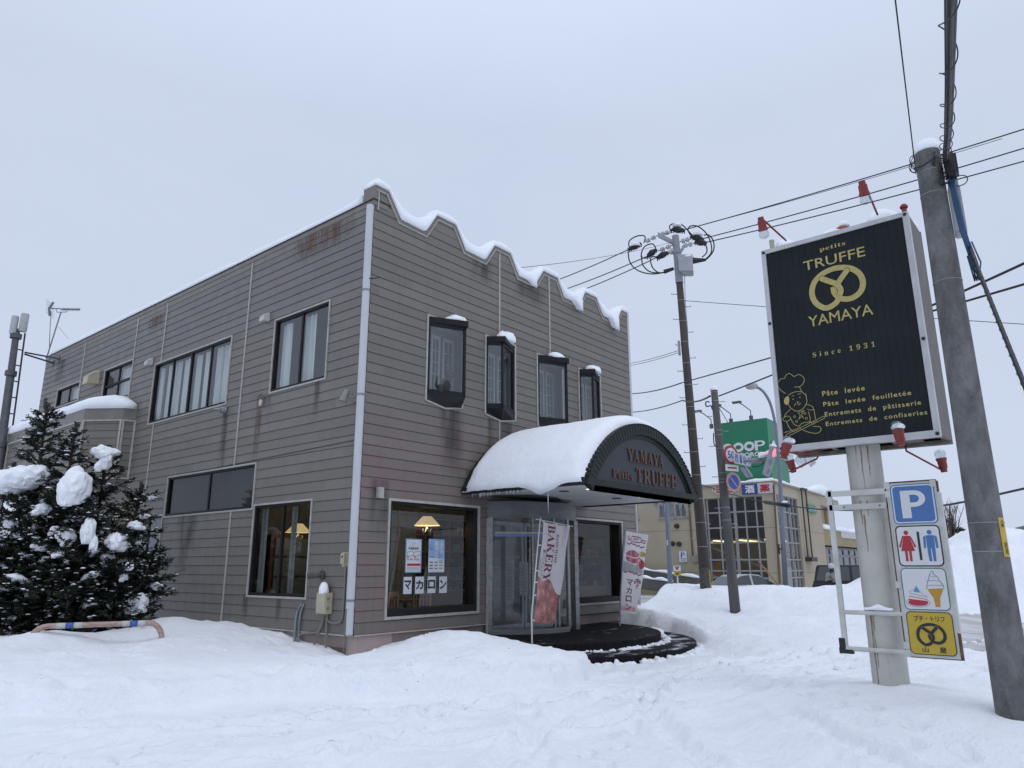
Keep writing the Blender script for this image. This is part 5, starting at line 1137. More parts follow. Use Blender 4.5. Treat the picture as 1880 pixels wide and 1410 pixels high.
for (y0, y1, z, lb) in ((2.3, 2.62, 1.075, 'snow strip on the lower carrier bar of the pictogram panels'),):
    mb = MB(); drift(mb, [(PX+.015, y, z) for y in np.linspace(y0, y1, 9)], lambda i: .03+.04*math.exp(-((i-4)/1.6)**2), (.028, 0, 0)); snow_on(mb, lb)

# ================================================================== NEAR UTILITY POLE (right)
def make_conc():
    m, t, b, o = nodes('weathered_concrete_pole'); b.inputs['Roughness'].default_value = .88
    f = ramp(t, noise_(t, coords(t, (1.6, 1.6, .9)), 2.4, 8, .68), .38, .66); base = mix(t, f, (.085, .083, .080), (.185, .187, .193))
    p2 = ramp(t, noise_(t, coords(t, (1.3, 1.3, .55)), 1.5, 6, .7), .50, .66); base = mix(t, mth(t, 'MULTIPLY', p2, .7), base, (.075, .065, .055))
    sp = ramp(t, noise_(t, coords(t), 40, 3, .6), .60, .75); base = mix(t, mth(t, 'MULTIPLY', sp, .4), base, (.34, .34, .35)); t.links.new(base, b.inputs['Base Color'])
    bn = N(t, 'ShaderNodeBump', Strength=.35, Distance=.01); t.links.new(noise_(t, coords(t), 55, 4), bn.inputs['Height']); t.links.new(bn.outputs[0], b.inputs['Normal']); return m
CONP = make_conc()
AX, AY = 8.76, 1.07; ATOP = 6.20
pole = thing('utility_pole', 'near weathered concrete pole with black cable closure and yellow plate', 'utility pole', (AX, AY, 0))
mb = MB(); mb.tube([(AX, AY, -.3), (AX, AY, ATOP)], [.172, .128], 40); sh = mb.build('shaft', CONP, pole, auto=60)
for z in (2.01, 1.73, 4.6, 5.65, 5.93):
    mb = MB(); r_ = .172-(z+.3)/6.5*.044+.002; mb.lathe((AX, AY, z), [(r_, 0), (r_+.003, .005), (r_, .01)], 40); mb.build('steel_band', STEEL2, sh, True)
# yellow plate wrapped on the street side
def wrap(a0, a1, z0, z1, dr, n=8):
    mb = MB()
    for k in range(n):
        p = a0+(a1-a0)*k/n; q = a0+(a1-a0)*(k+1)/n
        vs = []
        for a, z in ((p, z0), (q, z0), (q, z1), (p, z1)):
            rr = .172-(z+.3)/6.5*.044+dr; vs.append((AX+rr*math.cos(a), AY+rr*math.sin(a), z))
        mb.quad(*vs)
    return mb
dv = math.atan2(-AY, -AX); yp = wrap(dv+.72, dv+1.25, 1.68, 2.06, .006).build('yellow_plate', YEL, sh)
mb = MB()
for z0_, z1_ in ((1.97, 2.04), (1.71, 1.83)):
    for i, ch in enumerate('北電' if z0_ > 1.9 else '岩見'):
        a = dv+.98; rr = .172-(z0_+.3)/6.5*.044+.010; ff = Frame((AX+rr*math.cos(a), AY+rr*math.sin(a), 0), (-math.sin(a), math.cos(a), 0)); h = (z1_-z0_)/2
        put_text(mb, ch, ff, -.02, z1_-(i+1)*h, .02, z1_-i*h-.008, .0, .01)
mb.build('plate_marks', INK, yp)
# junction box, closure and cables at the pole head
d_out = Vector((math.cos(dv+1.45), math.sin(dv+1.45), 0))     # to the picture's right
def ph(off, z, fwd=0): return Vector((AX, AY, z))+d_out*off+Vector((math.cos(dv), math.sin(dv), 0))*fwd
mb = MB(); mb.obox(ph(.205, 5.92, .05), d_out*.065, Vector((math.cos(dv), math.sin(dv), 0))*.10, (0, 0, .145)); cl = mb.build('cable_closure', BLACK, pole)
bm = bmesh.new(); bm.from_mesh(cl.data); bmesh.ops.bevel(bm, geom=bm.edges[:], offset=.03, segments=3, affect='EDGES'); bm.to_mesh(cl.data); bm.free()
mb = MB(); mb.obox(ph(.20, 5.42, -.08), d_out*.06, Vector((math.cos(dv), math.sin(dv), 0))*.10, (0, 0, .28)); mb.obox(ph(.20, 5.75, -.08), d_out*.05, Vector((math.cos(dv), math.sin(dv), 0))*.08, (0, 0, .06)); jb = mb.build('grey_box', mat('light_grey_box', (.42, .44, .47), .5), pole)
bm = bmesh.new(); bm.from_mesh(jb.data); bmesh.ops.bevel(bm, geom=bm.edges[:], offset=.015, segments=2, affect='EDGES'); bm.to_mesh(jb.data); bm.free()
rb = mat('blue_sheathed_cable', (.035, .085, .17), .5); CAB = mat('black_cable', (.014, .014, .016), .5)
mb = MB()
for k in range(4): mb.tube([ph(.17+.012*k, 5.82, .06), ph(.18+.014*k, 5.45, .05+.01*k), ph(.20+.012*k, 5.15, .03), ph(.24+.01*k, 4.85, .0)], .012, 6)
for k in range(3): mb.tube([ph(.24+.02*k, 5.0, .02), ph(.27+.03*k, 4.75, .01), ph(.25+.02*k, 4.55, .01), ph(.22+.01*k, 4.85, .02)], .008, 6)
mb.build('blue_cable', rb, pole, True)
mb = MB()
for s0, s1, z in ((-.16, .16, 6.0), (.14, .24, 5.75)):
    for k in range(4):
        c = ph(s0 if k % 2 else s1*.4, z+.02*k, .10); mb.tube([c+Vector((.05*math.cos(a), .02*math.sin(a*2), .07*math.sin(a)))*(.7+.25*k) for a in np.linspace(0, 6.3, 16)], .005, 5)
mb.tube([ph(-.15, 6.0, .1), ph(-.05, 5.98, .16), ph(.08, 6.04, .15), ph(.17, 6.0, .08)], .008, 6)
c = ph(.27, 5.72, .05); mb.tube([c+d_out*(.07*math.cos(a))+Vector((0, 0, .06*math.sin(a))) for a in np.linspace(-2.6, 3.4, 18)], .006, 5)
mb.build('loose_wire', CAB, pole, True)
mb = MB(); blob(mb, (AX, AY, ATOP+.01), (.145, .145, .155), 51, 3, .08, .08); snow_on(mb, 'round snow cap on top of the near concrete pole')

# ================================================================== STREET CABLES
def cable(pts, r, label, m=None, name='overhead_cable', group='overhead cables'):
    mb = MB(); mb.tube(pts, r, 6); return tag(mb.build(name, m or CAB, None, True), label, 'cable', group)
# ================================================================== SHOP-FRONT BANNERS
CLOTH_W = mat('banner_cloth', (.56, .52, .53), .85, c2=(.50, .465, .475), scale=4)
MAR = mat('maroon_print', (.17, .03, .06), .8); GRYP = mat('grey_print', (.20, .17, .18), .8); BREAD = mat('bread_photo_red', (.38, .17, .15), .8, c2=(.48, .27, .24), scale=9, lo=.4, hi=.6); BREADL = mat('bread_photo_light', (.47, .27, .25), .8, c2=(.52, .35, .32), scale=10); CRUST = mat('bread_photo_dark', (.28, .10, .09), .8, c2=(.36, .16, .14), scale=12)
def banner(P0, topc, botc, label, name='banner'):
    """pole through P0; cloth = bilinear sheet between corner points with folds"""
    tl, tr = map(Vector, topc); bl, br = map(Vector, botc)
    nrm = (tr-tl).cross(tl-bl).normalized()
    if nrm.dot(CAM-tl) < 0: nrm = -nrm
    class S:
        def pt(s, u, v, w=0):
            p = tl.lerp(tr, u).lerp(bl.lerp(br, u), 1-v)
            f = .022*math.sin(u*7+v*3.1+tl.x)*(1.15-v)+.016*math.sin(v*9+u*4)
            return p+nrm*(f+w)
    return S()
def on_sheet(mb, fs, S, w=.004):
    """bend flat artwork onto a banner sheet"""
    mb.v = [tuple(S.pt(x, y, w+z)) for x, y, z in mb.v]; return mb
def cloth(S, m, parent, nu=12, nv=40, name='cloth'):
    mb = MB(); vs = [S.pt(i/nu, j/nv, s) for s in (0, -.004) for i in range(nu+1) for j in range(nv+1)]; K_ = (nu+1)*(nv+1)
    fs = []
    for i in range(nu):
        for j in range(nv):
            q = i*(nv+1)+j; fs.append((q, q+nv+1, q+nv+2, q+1)); fs.append((K_+q+1, K_+q+nv+2, K_+q+nv+1, K_+q))
    return mb.add(vs, fs).build(name, m, parent, True)
F01 = Frame((0, 0, 0), (1, 0, 0), (0, 1, 0))
def densify(mb, mx_=.12):
    return mb
def art(S, parent, name, m, fn, w=.004):
    mb = MB(); fn(mb)
    me = bpy.data.meshes.new('t'); me.from_pydata(mb.v, [], mb.f); bm = bmesh.new(); bm.from_mesh(me)
    for it in range(4):
        E_ = [e for e in bm.edges if e.calc_length() > .12]
        if not E_: break
        bmesh.ops.subdivide_edges(bm, edges=E_, cuts=1); 
    bmesh.ops.triangulate(bm, faces=[f for f in bm.faces if len(f.verts) > 4])
    bm.verts.index_update(); o = MB(); o.add([v.co[:] for v in bm.verts], [tuple(v.index for v in f.verts) for f in bm.faces]); bm.free(); bpy.data.meshes.remove(me)
    on_sheet(o, None, S, w); return o.build(name, m, parent)
# -- bakery banner (leans; pole foot stands in the snow at the steps' edge)
B0 = onZ(977, 1168, .34); YB = B0.y
def pB(px, py, dy=0): return onY(px, py, YB+dy)
ban = thing('banner', 'pink and white bakery banner on a leaning pole in front of the curved glass door', 'banner', (B0.x, B0.y, .1), 'shop banners')
mb = MB(); mb.tube([(B0.x, B0.y, .0), pB(976, 1130), pB(983, 1050), pB(992, 951)], [.016, .016, .013, .011], 10); mb.tube([pB(984, 953), pB(1052, 966.5)], .008, 8); mb.build('pole', WHITEP, ban, auto=50)
S1 = banner(None, (pB(997, 958.5), pB(1046, 967.5, .06)), (pB(981, 1142), pB(1019, 1146, .08)), '')
cl1 = cloth(S1, CLOTH_W, ban)
art(S1, cl1, 'lettering', MAR, lambda m: put_text(m, serif('BAKERY'), F01, .20, .40, .50, .985, 0, 0, 1, -90))
art(S1, cl1, 'small_lettering', MAR, lambda m: put_text(m, serif('HAND MADE'), F01, .56, .60, .66, .90, 0, -.01, 1.05, -90))
art(S1, cl1, 'brush_lettering', GRYP, lambda m: put_text(m, '夢パンチルンバン', F01, .06, .41, .17, .72, 0, .01, 1, -90))
art(S1, cl1, 'fine_print', GRYP, lambda m: (put_text(m, 'MARCHE BAKERY', F01, .01, .50, .05, .63, 0, 0, 1, -90), put_text(m, '焼きたて手作りパン', F01, .78, .76, .83, .99, 0, 0, 1, -90), put_text(m, '毎日店内で焼いています', F01, .86, .78, .91, .99, 0, 0, 1, -90)))
def make_bread():
    m, t, b, o = nodes('bread_photograph'); b.inputs['Roughness'].default_value = .85
    v = coords(t, (1, 1, 1)); n = N(t, 'ShaderNodeTexNoise', Scale=9.0, Detail=2.0); t.links.new(v, n.inputs['Vector']); vv = N(t, 'ShaderNodeVectorMath'); vv.operation = 'MULTIPLY_ADD'
    t.links.new(n.outputs['Color'], vv.inputs[0]); vv.inputs[1].default_value = (.10, .10, .10); t.links.new(v, vv.inputs[2])
    vo = N(t, 'ShaderNodeTexVoronoi', Scale=5.2); vo.feature = 'SMOOTH_F1'; t.links.new(vv.outputs[0], vo.inputs['Vector'])
    c = N(t, 'ShaderNodeValToRGB'); t.links.new(vo.outputs['Distance'], c.inputs[0]); e = c.color_ramp.elements; e[0].position = .05; e[0].color = (.50, .32, .29, 1); e[1].position = .62; e[1].color = (.20, .055, .055, 1); q = e.new(.3); q.color = (.38, .15, .135, 1)
    t.links.new(mix(t, ramp(t, noise_(t, v, 22, 4), .45, .7, 0, .5), c.outputs[0], (.50, .36, .33)), b.inputs['Base Color']); return m
def bread_shape(m):
    for k in range(14):
        u0, u1 = k/14, (k+1)/14; f = lambda u: .455-.10*u-.10*max(0, u-.45)-.03*math.sin(u*9)
        for j in range(5): m.quad((u0, f(u0)*j/5, 0), (u1, f(u1)*j/5, 0), (u1, f(u1)*(j+1)/5, 0), (u0, f(u0)*(j+1)/5, 0))
art(S1, cl1, 'bread_picture', make_bread(), bread_shape, .004)
for px, py, wd in ((998, 958, .03), (1021, 962, .03), (1044, 967, .03), (990, 1001, .045), (985, 1048, .045), (984.5, 1069, .045), (981.5, 1093, .045), (978, 1139, .045)): cpx = MB(); c = pB(px, py); cpx.obox(c, (wd, 0, .004), (0, .008, 0), (0, 0, .010)); cpx.build('loop', WHITE, ban)
# white weight board behind the banner foot is the door leaf edge: glass leaf standing ajar
# -- macaroon banner
B1 = onZ(1137, 1143, .28); 
Y2 = B1.y
def pC(px, py, dy=0): return onY(px, py, Y2+dy)
ban2 = thing('banner', 'pale pink macaroon banner on a pole beside the snow heap right of the door', 'banner', (B1.x, B1.y, .2), 'shop banners')
mb = MB(); mb.tube([(B1.x, B1.y, .0), pC(1139, 1100), pC(1144, 1010), pC(1147, 969)], [.022, .022, .018, .016], 10); mb.tube([pC(1141, 969), pC(1192, 981)], .011, 8); mb.build('pole', STEEL2, ban2, auto=50)
S2 = banner(None, (pC(1149, 974.5), pC(1190, 982, .08)), (pC(1137, 1124), pC(1171, 1129, .10)), '')
cl2 = cloth(S2, CLOTH_W, ban2)
art(S2, cl2, 'lettering', MAR, lambda m: [put_text(m, ch, F01, .26, .335-.098*i, .52, .405-.098*i, 0, .02) for i, ch in enumerate('マカロン')])
art(S2, cl2, 'script', PINK, lambda m: put_text(m, serif('macaroon'), F01, .04, .03, .86, .085, 0, -.01))
art(S2, cl2, 'macaroon_top', mat('macaroon_rose', (.36, .10, .12), .8, c2=(.46, .20, .20), scale=9), lambda m: [m.prism(circ(a, b, c, d, 24), F01, 0, 0) for a, b, c, d in ((.38, .715, .30, .055), (.46, .66, .36, .05))])
art(S2, cl2, 'macaroon_cream', mat('macaroon_cream', (.56, .34, .36), .8), lambda m: (m.prism(circ(.80, .615, .2, .065, 24), F01, 0, 0), m.stroke([(.1, .69), (.4, .675), (.75, .70)], .02, F01, 0, 0)), .006)
art(S2, cl2, 'macaroon_face', mat('macaroon_red', (.40, .06, .10), .8), lambda m: m.prism(circ(.85, .61, .15, .055, 24), F01, 0, 0), .008)
art(S2, cl2, 'lemon_leaf', mat('lemon_print', (.42, .40, .12), .8), lambda m: m.prism(circ(.85, .74, .15, .035, 16), F01, 0, 0), .005)
art(S2, cl2, 'table_edge', mat('white_print', (.60, .58, .59), .85), lambda m: m.prism([(0, .56), (.0, .625), (.6, .585), (.95, .54), (.95, .50), (0, .50)], F01, 0, 0), .0045)
def orn(m):
    for b in (.835, .485): m.stroke(spline([(.06, b+.02), (.16, b), (.24, b+.025), (.34, b+.01), (.45, b+.015), (.55, b-.005), (.66, b+.01), (.76, b-.012), (.92, b+.005)], 4), .016, F01, 0, 0)
    m.stroke(spline([(.24, .90), (.30, .945), (.66, .945), (.72, .93), (.70, .885), (.30, .88)], 4, True), .012, F01, 0, 0, True); m.stroke(spline([(.22, .90), (.08, .94), (.10, .90), (.2, .89)], 4), .012, F01, 0, 0); m.stroke(spline([(.72, .90), (.90, .88), (.92, .91), (.74, .92)], 4), .012, F01, 0, 0)
    for a, b, t_ in ((.68, .395, 40), (.85, .40, -40), (.80, .345, 80)): m.stroke([(a+.11*math.cos(R_(q))*math.cos(R_(t_))-.02*math.sin(R_(q)), b+.03*math.cos(R_(q))*math.sin(R_(t_))+.018*math.sin(R_(q))) for q in range(0, 360, 30)], .012, F01, 0, 0, True); m.stroke([(a-.08, b-.01), (a+.08, b+.01)], .010, F01, 0, 0)
art(S2, cl2, 'ornament', MAR, orn)
art(S2, cl2, 'candy_label', MAR, lambda m: put_text(m, 'SWEETS', F01, .34, .90, .62, .93, 0, .01))
# -- papers on the shop window
def poster(u0, z0, u1, z1, label, m, grp, fn=None, name='poster'):
    mb = MB(); q = -.145; mb.prism([(u0, z0), (u1, z0), (u1, z1), (u0, z1)], FR_F, q, q+.003); o = tag(mb.build(name, m), label, name, grp)
    if fn: fn(o, u0, z0, u1, z1, q+.004)
    return o
FW = Frame((0, Y0+.15, 0), (1, 0, 0))
def WU(px, py): return FW.uv(700+px/8.81, 960+py/8.81)
PAPER = mat('paper', (.58, .61, .64), .7, c2=(.54, .57, .6))
def put(o, nm, m, fn): mb = MB(); fn(mb); mb.build(nm, m, o)
def card(ch, bl, tr, desc):
    (u0, z0), (u1, z1) = WU(*bl), WU(*tr)
    def f(o, a, b, c, d, q): put(o, 'lettering', INK, lambda m: put_text(m, ch, FR_F, a+(c-a)*.10, b+(d-b)*.27, a+(c-a)*.90, b+(d-b)*.77, q, .035))
    poster(u0, z0, u1, z1, desc, PAPER, 'letter cards on the shop window', f, 'letter_card')
card('マ', (350, 1153), (492, 872), 'white letter card reading マ, first of four on the window'); card('カ', (540, 1145), (688, 868), 'white letter card reading カ on the shop window')
card('ロ', (740, 1137), (876, 866), 'white letter card reading ロ on the shop window'); card('ン', (928, 1135), (1058, 866), 'white letter card reading ン, last of four on the window')
PBLUE = mat('poster_blue', (.20, .32, .44), .6); PSKY = mat('poster_sky', (.16, .30, .52), .6, c2=(.36, .46, .62), scale=4)
def f1(o, a, b, c, d, q):
    U_ = lambda x: a+(c-a)*x; V_ = lambda y: b+(d-b)*y
    put(o, 'sheet', PAPER, lambda m: m.prism(rrect(U_(.06), V_(.03), U_(.94), V_(.97), .03), FR_F, q-.004, q))
    put(o, 'heading', INK, lambda m: (put_text(m, 'YAMAYA', FR_F, U_(.38), V_(.865), U_(.62), V_(.885), q+.001), put_text(m, 'パティスリー', FR_F, U_(.26), V_(.80), U_(.70), V_(.83), q+.001), put_text(m, '共通商品券', FR_F, U_(.18), V_(.68), U_(.80), V_(.755), q+.001, .02)))
    put(o, 'vouchers', GRYP, lambda m: (m.stroke([(U_(.1), V_(.6)), (U_(.45), V_(.645)), (U_(.5), V_(.51)), (U_(.12), V_(.47))], .012, FR_F, q, q+.001, True), m.stroke([(U_(.5), V_(.6)), (U_(.9), V_(.64)), (U_(.92), V_(.52)), (U_(.55), V_(.47))], .012, FR_F, q, q+.001, True)))
    put(o, 'price', INK, lambda m: put_text(m, '¥1,000', FR_F, U_(.12), V_(.36), U_(.46), V_(.42), q+.001, .01)); put(o, 'red_price', SRED, lambda m: put_text(m, '¥500', FR_F, U_(.54), V_(.36), U_(.86), V_(.42), q+.001, .01)); put(o, 'red_bar', SRED, lambda m: m.prism([(U_(.12), V_(.20)), (U_(.94), V_(.20)), (U_(.94), V_(.27)), (U_(.12), V_(.27))], FR_F, q, q+.001))
    [put(o, 'seal', PINK, lambda m, e=e: m.prism(circ(U_(e), V_(.47), .028, n=12), FR_F, q, q+.002)) for e in (.15, .57)]
    put(o, 'fine_print', GRYP, lambda m: [m.stroke([(U_(.12), V_(.16-.025*k)), (U_(.88), V_(.16-.025*k))], .004, FR_F, q, q+.001) for k in range(4)])
(u0, z0), (u1, z1) = WU(375, 808), WU(655, 262); poster(u0, z0, u1, z1, 'blue bordered gift voucher poster on the shop window, the left poster', PBLUE, 'posters on the shop window', f1)
def f2_(o, a, b, c, d, q):
    U_ = lambda x: a+(c-a)*x; V_ = lambda y: b+(d-b)*y
    put(o, 'lower_sheet', PAPER, lambda m: m.prism([(a, b), (c, b), (c, V_(.40)), (a, V_(.44))], FR_F, q-.003, q)); put(o, 'brush_title', WHITE, lambda m: (put_text(m, '冬', FR_F, U_(.34), V_(.77), U_(.64), V_(.95), q+.001, .03), put_text(m, 'まつり', FR_F, U_(.38), V_(.44), U_(.60), V_(.76), q, .02, 1, -90), put_text(m, '楽しむ', FR_F, U_(.74), V_(.55), U_(.92), V_(.9), q, .02, 1, -90)))
    def pr(m):
        put_text(m, '2/1', FR_F, U_(.07), V_(.66), U_(.22), V_(.74), q); put_text(m, '会場', FR_F, U_(.6), V_(.33), U_(.9), V_(.38), q); put_text(m, '10:00', FR_F, U_(.08), V_(.44), U_(.34), V_(.49), q)
        for k in range(9): m.stroke([(U_(.08+.3*(k % 3)), V_(.30-.09*(k//3))), (U_(.28+.3*(k % 3)), V_(.30-.09*(k//3)))], .02-.004*(k % 3), FR_F, q, q+.001)
    put(o, 'print', INK, pr)
(u0, z0), (u1, z1) = WU(752, 800), WU(1022, 268); poster(u0, z0, u1, z1, 'blue and white winter festival poster on the window, the right poster', PSKY, 'posters on the shop window', f2_)

# ================================================================== SHOP INTERIOR seen through the glass
SHADE = mat('lamp_shade_glow', (.8, .62, .35), .8); b_ = SHADE.node_tree.nodes['Principled BSDF']; b_.inputs['Emission Color'].default_value = (1, .74, .36, 1); b_.inputs['Emission Strength'].default_value = .5
def pendant(x, y, z, label, pw=9):
    t = thing('pendant_lamp', label, 'lamp', (x, y, z), 'lit lamps inside the shop')
    mb = MB(); mb.lathe((x, y, z), [(.29, 0), (.10, .2), (.095, .2), (.285, .0)], 24); mb.build('lamp_shade', SHADE, t, True)
    mb = MB(); mb.tube([(x, y, z+.2), (x, y, 3.86)], .008, 6); mb.build('cord', BLACK, t); mb = MB()
    for k in range(4): a = k*math.pi/2; mb.tube([(x, y, z-.02), (x+.05*math.cos(a), y+.05*math.sin(a), z-.15), (x+.12*math.cos(a), y+.12*math.sin(a), z-.13), (x+.13*math.cos(a), y+.13*math.sin(a), z-.06)], .008, 6)
    mb.build('scroll_arm', STEEL2, t, True); mb = MB(); mb.lathe((x, y, z+.05), [(0, 0), (.03, .01), (.035, .05), (0, .08)], 10); mb.build('bulb', emit('warm_bulb', (1, .8, .5), 5), t, True)
    l = bpy.data.lights.new('lamp_light', 'POINT'); l.energy = pw; l.color = (1, .76, .45); l.shadow_soft_size = .06; lo = bpy.data.objects.new('lamp_light', l); col.objects.link(lo); lo.parent = t; lo.location = (0, 0, -.03)
pp = onY(784, 960, Y0+1.1); pendant(pp.x, pp.y, pp.z-.06, 'lit cream pendant lamp hanging inside the left shop window')
pendant(10.6, 13.2, 2.36, 'lit pendant lamp seen deep inside through the side window, right one', 2); pendant(9.9, 14.6, 2.36, 'lit pendant lamp seen deep inside through the side window, left one', 2)
def chair(x, y, rz, label):
    t = thing('chair', label, 'chair', (x, y, .2), 'wooden chairs in the shop'); c, s = math.cos(rz), math.sin(rz)
    T = lambda a, b, z: (x+a*c-b*s, y+a*s+b*c, .2+z)
    def bx(mb, a0, b0, z0, a1, b1, z1): mb.add([T(a, b, z) for z in (z0, z1) for a, b in ((a0, b0), (a1, b0), (a1, b1), (a0, b1))], [(0,3,2,1),(4,5,6,7),(0,1,5,4),(1,2,6,5),(2,3,7,6),(3,0,4,7)])
    mb = MB(); bx(mb, -.2, -.2, .42, .2, .2, .46); mb.build('seat', WOODL, t)
    for a in (-.18, .18):
        for b in (-.18, .18): mb = MB(); bx(mb, a-.02, b-.02, 0, a+.02, b+.02, .42); mb.build('leg', WOODL, t)
    mb = MB(); bx(mb, -.2, .18, .46, -.16, .22, .92); bx(mb, .16, .18, .46, .2, .22, .92); bx(mb, -.2, .18, .84, .2, .215, .93)
    for k in range(4): bx(mb, -.12+.075*k, .19, .46, -.095+.075*k, .205, .84)
    mb.build('backrest', WOODL, t)
def table(x, y, label):
    t = thing('table', label, 'table', (x, y, .2), 'dark tables in the shop'); mb = MB(); mb.box((x-.42, y-.35, .88), (x+.42, y+.35, .93)); mb.build('table_top', WOOD, t); mb = MB(); mb.cyl((x, y, .24), (x, y, .88), .04); mb.build('column', WOOD, t, True); mb = MB(); mb.box((x-.25, y-.25, .2), (x+.25, y+.25, .24)); mb.build('base', WOOD, t)
table(9.75, 11.75, 'dark table inside the left shop window'); chair(9.65, 11.25, 3.14, 'light wooden chair inside the shop window, left one'); chair(10.65, 11.35, 2.8, 'light wooden chair inside the shop window, right one'); table(10.9, 12.0, 'dark table behind the right hand chair in the shop')
sh_ = thing('display_cabinet', 'glass fronted display cabinet along the back of the shop', 'cabinet', (14.5, 14.6, .2)); mb = MB(); mb.box((12.4, 14.3, .2), (16.8, 15.0, .95)); mb.build('base', WOOD, sh_); mb = MB()
for z in (.95, 1.25, 1.55): mb.box((12.4, 14.4, z), (16.8, 15.0, z+.03))
for x in np.linspace(12.4, 16.77, 7): mb.box((x, 14.4, .98), (x+.03, 14.43, 1.55))
mb.build('shelf', STEEL2, sh_); mb = MB()
for k in range(44): x = 12.5+k*.096; mb.box((x, 14.5+.1*(k % 3), .98+.3*(k % 2)), (x+.07, 14.6+.1*(k % 3), 1.05+.3*(k % 2)))
mb.build('pastries', mat('pastry', (.34, .20, .09), .7), sh_)
cn = thing('chest', 'dark wooden cabinet with framed glazed doors deep in the shop', 'cabinet', (10.4, 15.4, .2)); mb = MB(); mb.box((9.6, 15.2, .2), (11.2, 15.6, 2.4)); mb.build('carcass', WOOD, cn); mb = MB()
for k in range(3):
    for j in range(4): mb.box((9.7+.5*k, 15.15, .5+.45*j), (10.1+.5*k, 15.2, .9+.45*j))
mb.build('glazed_door', mat('cabinet_glass', (.18, .2, .2), .1), cn)
ob = thing('grinder', 'dark old wooden coffee grinder standing inside the right shop window', 'ornament', (15.95, 11.3, 1.1)); mb = MB(); mb.lathe((15.95, 11.3, 1.12), [(0, 0), (.16, 0), (.16, .05), (.07, .1), (.10, .4), (.14, .62), (.10, .75), (.06, .82), (.08, .9), (.03, .97), (0, .98)], 14); mb.build('body', WOOD, ob, True); mb = MB(); mb.cyl((15.92, 11.3, 1.72), (15.45, 11.28, 1.68), .04); mb.build('crank', WOOD, ob)
mb = MB(); mb.box((15.3, 11.05, .2), (17.4, 11.6, 1.10)); tag(mb.build('counter', WOOD), 'low dark counter inside the right shop window', 'counter')

lt = thing('lattice_screen', 'pale wooden lattice screen with glazed squares behind the left shop window', 'screen', (11.6, 13.3, .2)); mb = MB()
for k in range(6): mb.box((10.95+.27*k, 13.28, .2), (11.0+.27*k, 13.33, 2.9))
for j in range(9): mb.box((10.95, 13.275, .2+.33*j), (12.35, 13.335, .24+.33*j))
mb.build('frame', WOODL, lt); mb = MB(); mb.box((11.0, 13.30, .25), (12.3, 13.305, 2.85)); mb.build('pane', mat('rice_paper', (.20, .22, .20), .7), lt)
gs = thing('goods_shelf', 'tall shelf of boxed sweets behind the right shop window', 'shelf', (17.9, 12.8, .2)); mb = MB()
for z in (.5, .95, 1.4, 1.85, 2.3): mb.box((17.6, 11.3, z), (18.0, 14.9, z+.03))
for y in (11.3, 12.2, 13.1, 14.0, 14.87): mb.box((17.6, y, .2), (18.0, y+.03, 2.4))
mb.build('frame', WOODL, gs)
ws = thing('wall_shelf', 'long wall shelf of packages along the back of the shop', 'shelf', (14, 15.5, .2)); mb = MB()
for z in (1.1, 1.55, 2.0, 2.45, 2.9): mb.box((11.6, 15.2, z), (17.4, 15.56, z+.03))
for x in np.linspace(11.6, 17.37, 7): mb.box((x, 15.2, .2), (x+.03, 15.56, 2.95))
mb.build('frame', WOODL, ws)
random.seed(9); GM = [mat('box_%s' % n, c, .7) for n, c in (('red', (.3, .05, .05)), ('cream', (.45, .40, .30)), ('green', (.08, .2, .12)), ('brown', (.2, .11, .06)))]
for i, m in enumerate(GM):
    mb = MB()
    for k in range(20): y = 11.35+random.random()*3.3; z = random.choice((.53, .98, 1.43, 1.88)); mb.box((17.62, y, z), (17.9, y+random.uniform(.1, .22), z+random.uniform(.1, .28)))
    mb.build('sweet_box', m, gs); mb = MB()
    for k in range(26): x = 11.65+random.random()*5.5; z = random.choice((1.13, 1.58, 2.03, 2.48)); mb.box((x, 15.22, z), (x+random.uniform(.1, .26), 15.5, z+random.uniform(.1, .3)))
    mb.build('package', m, ws)
# ================================================================== GUARD RAIL
gr = thing('guard_rail', 'faded red and white hoop rail with blue bands half buried in snow', 'barrier', (6.3, 15.45, .1))
pa, pb = onZ(52, 1182, .30), onZ(298, 1162, .42)
ga, gb = Vector((pa.x, pa.y, .1)), Vector((pb.x, pb.y, .1)); D_ = (gb-ga); zt_ = .585
def gp_(t, z): p = ga+D_*t; return Vector((p.x, p.y, z))
P = [gp_(0, .0), gp_(0, .30)]+[gp_(.12*(1-math.cos(R_(a))), .30+(zt_-.30)*math.sin(R_(a))) for a in range(15, 91, 15)]+[gp_(t, zt_+.02*t) for t in np.linspace(.2, .8, 13)]+[gp_(1-.12*(1-math.cos(R_(a))), .30+(zt_+.02-.30)*math.sin(R_(a))) for a in range(90, 0, -15)]+[gp_(1, .3), gp_(1, 0)]
mb = MB(); mb.tube(P, .048, 14); hoop = mb.build('hoop', mat('faded_salmon_paint', (.34, .20, .16), .6, c2=(.47, .39, .34), scale=7, stretch=(1, 1, 3)), gr, True)
for t0, t1, m in ((.185, .255, 'w'), (.255, .315, 'b'), (.315, .38, 'w'), (.68, .74, 'w'), (.74, .80, 'b'), (.80, .86, 'w')):
    mb = MB(); mb.tube([gp_(t0, zt_+.02*t0), gp_((t0+t1)/2, zt_+.02*t0), gp_(t1, zt_+.02*t1)], .0505, 14); mb.build('white_band' if m == 'w' else 'blue_band', WHITEP if m == 'w' else mat('band_blue', (.05, .12, .38), .5), gr, True)
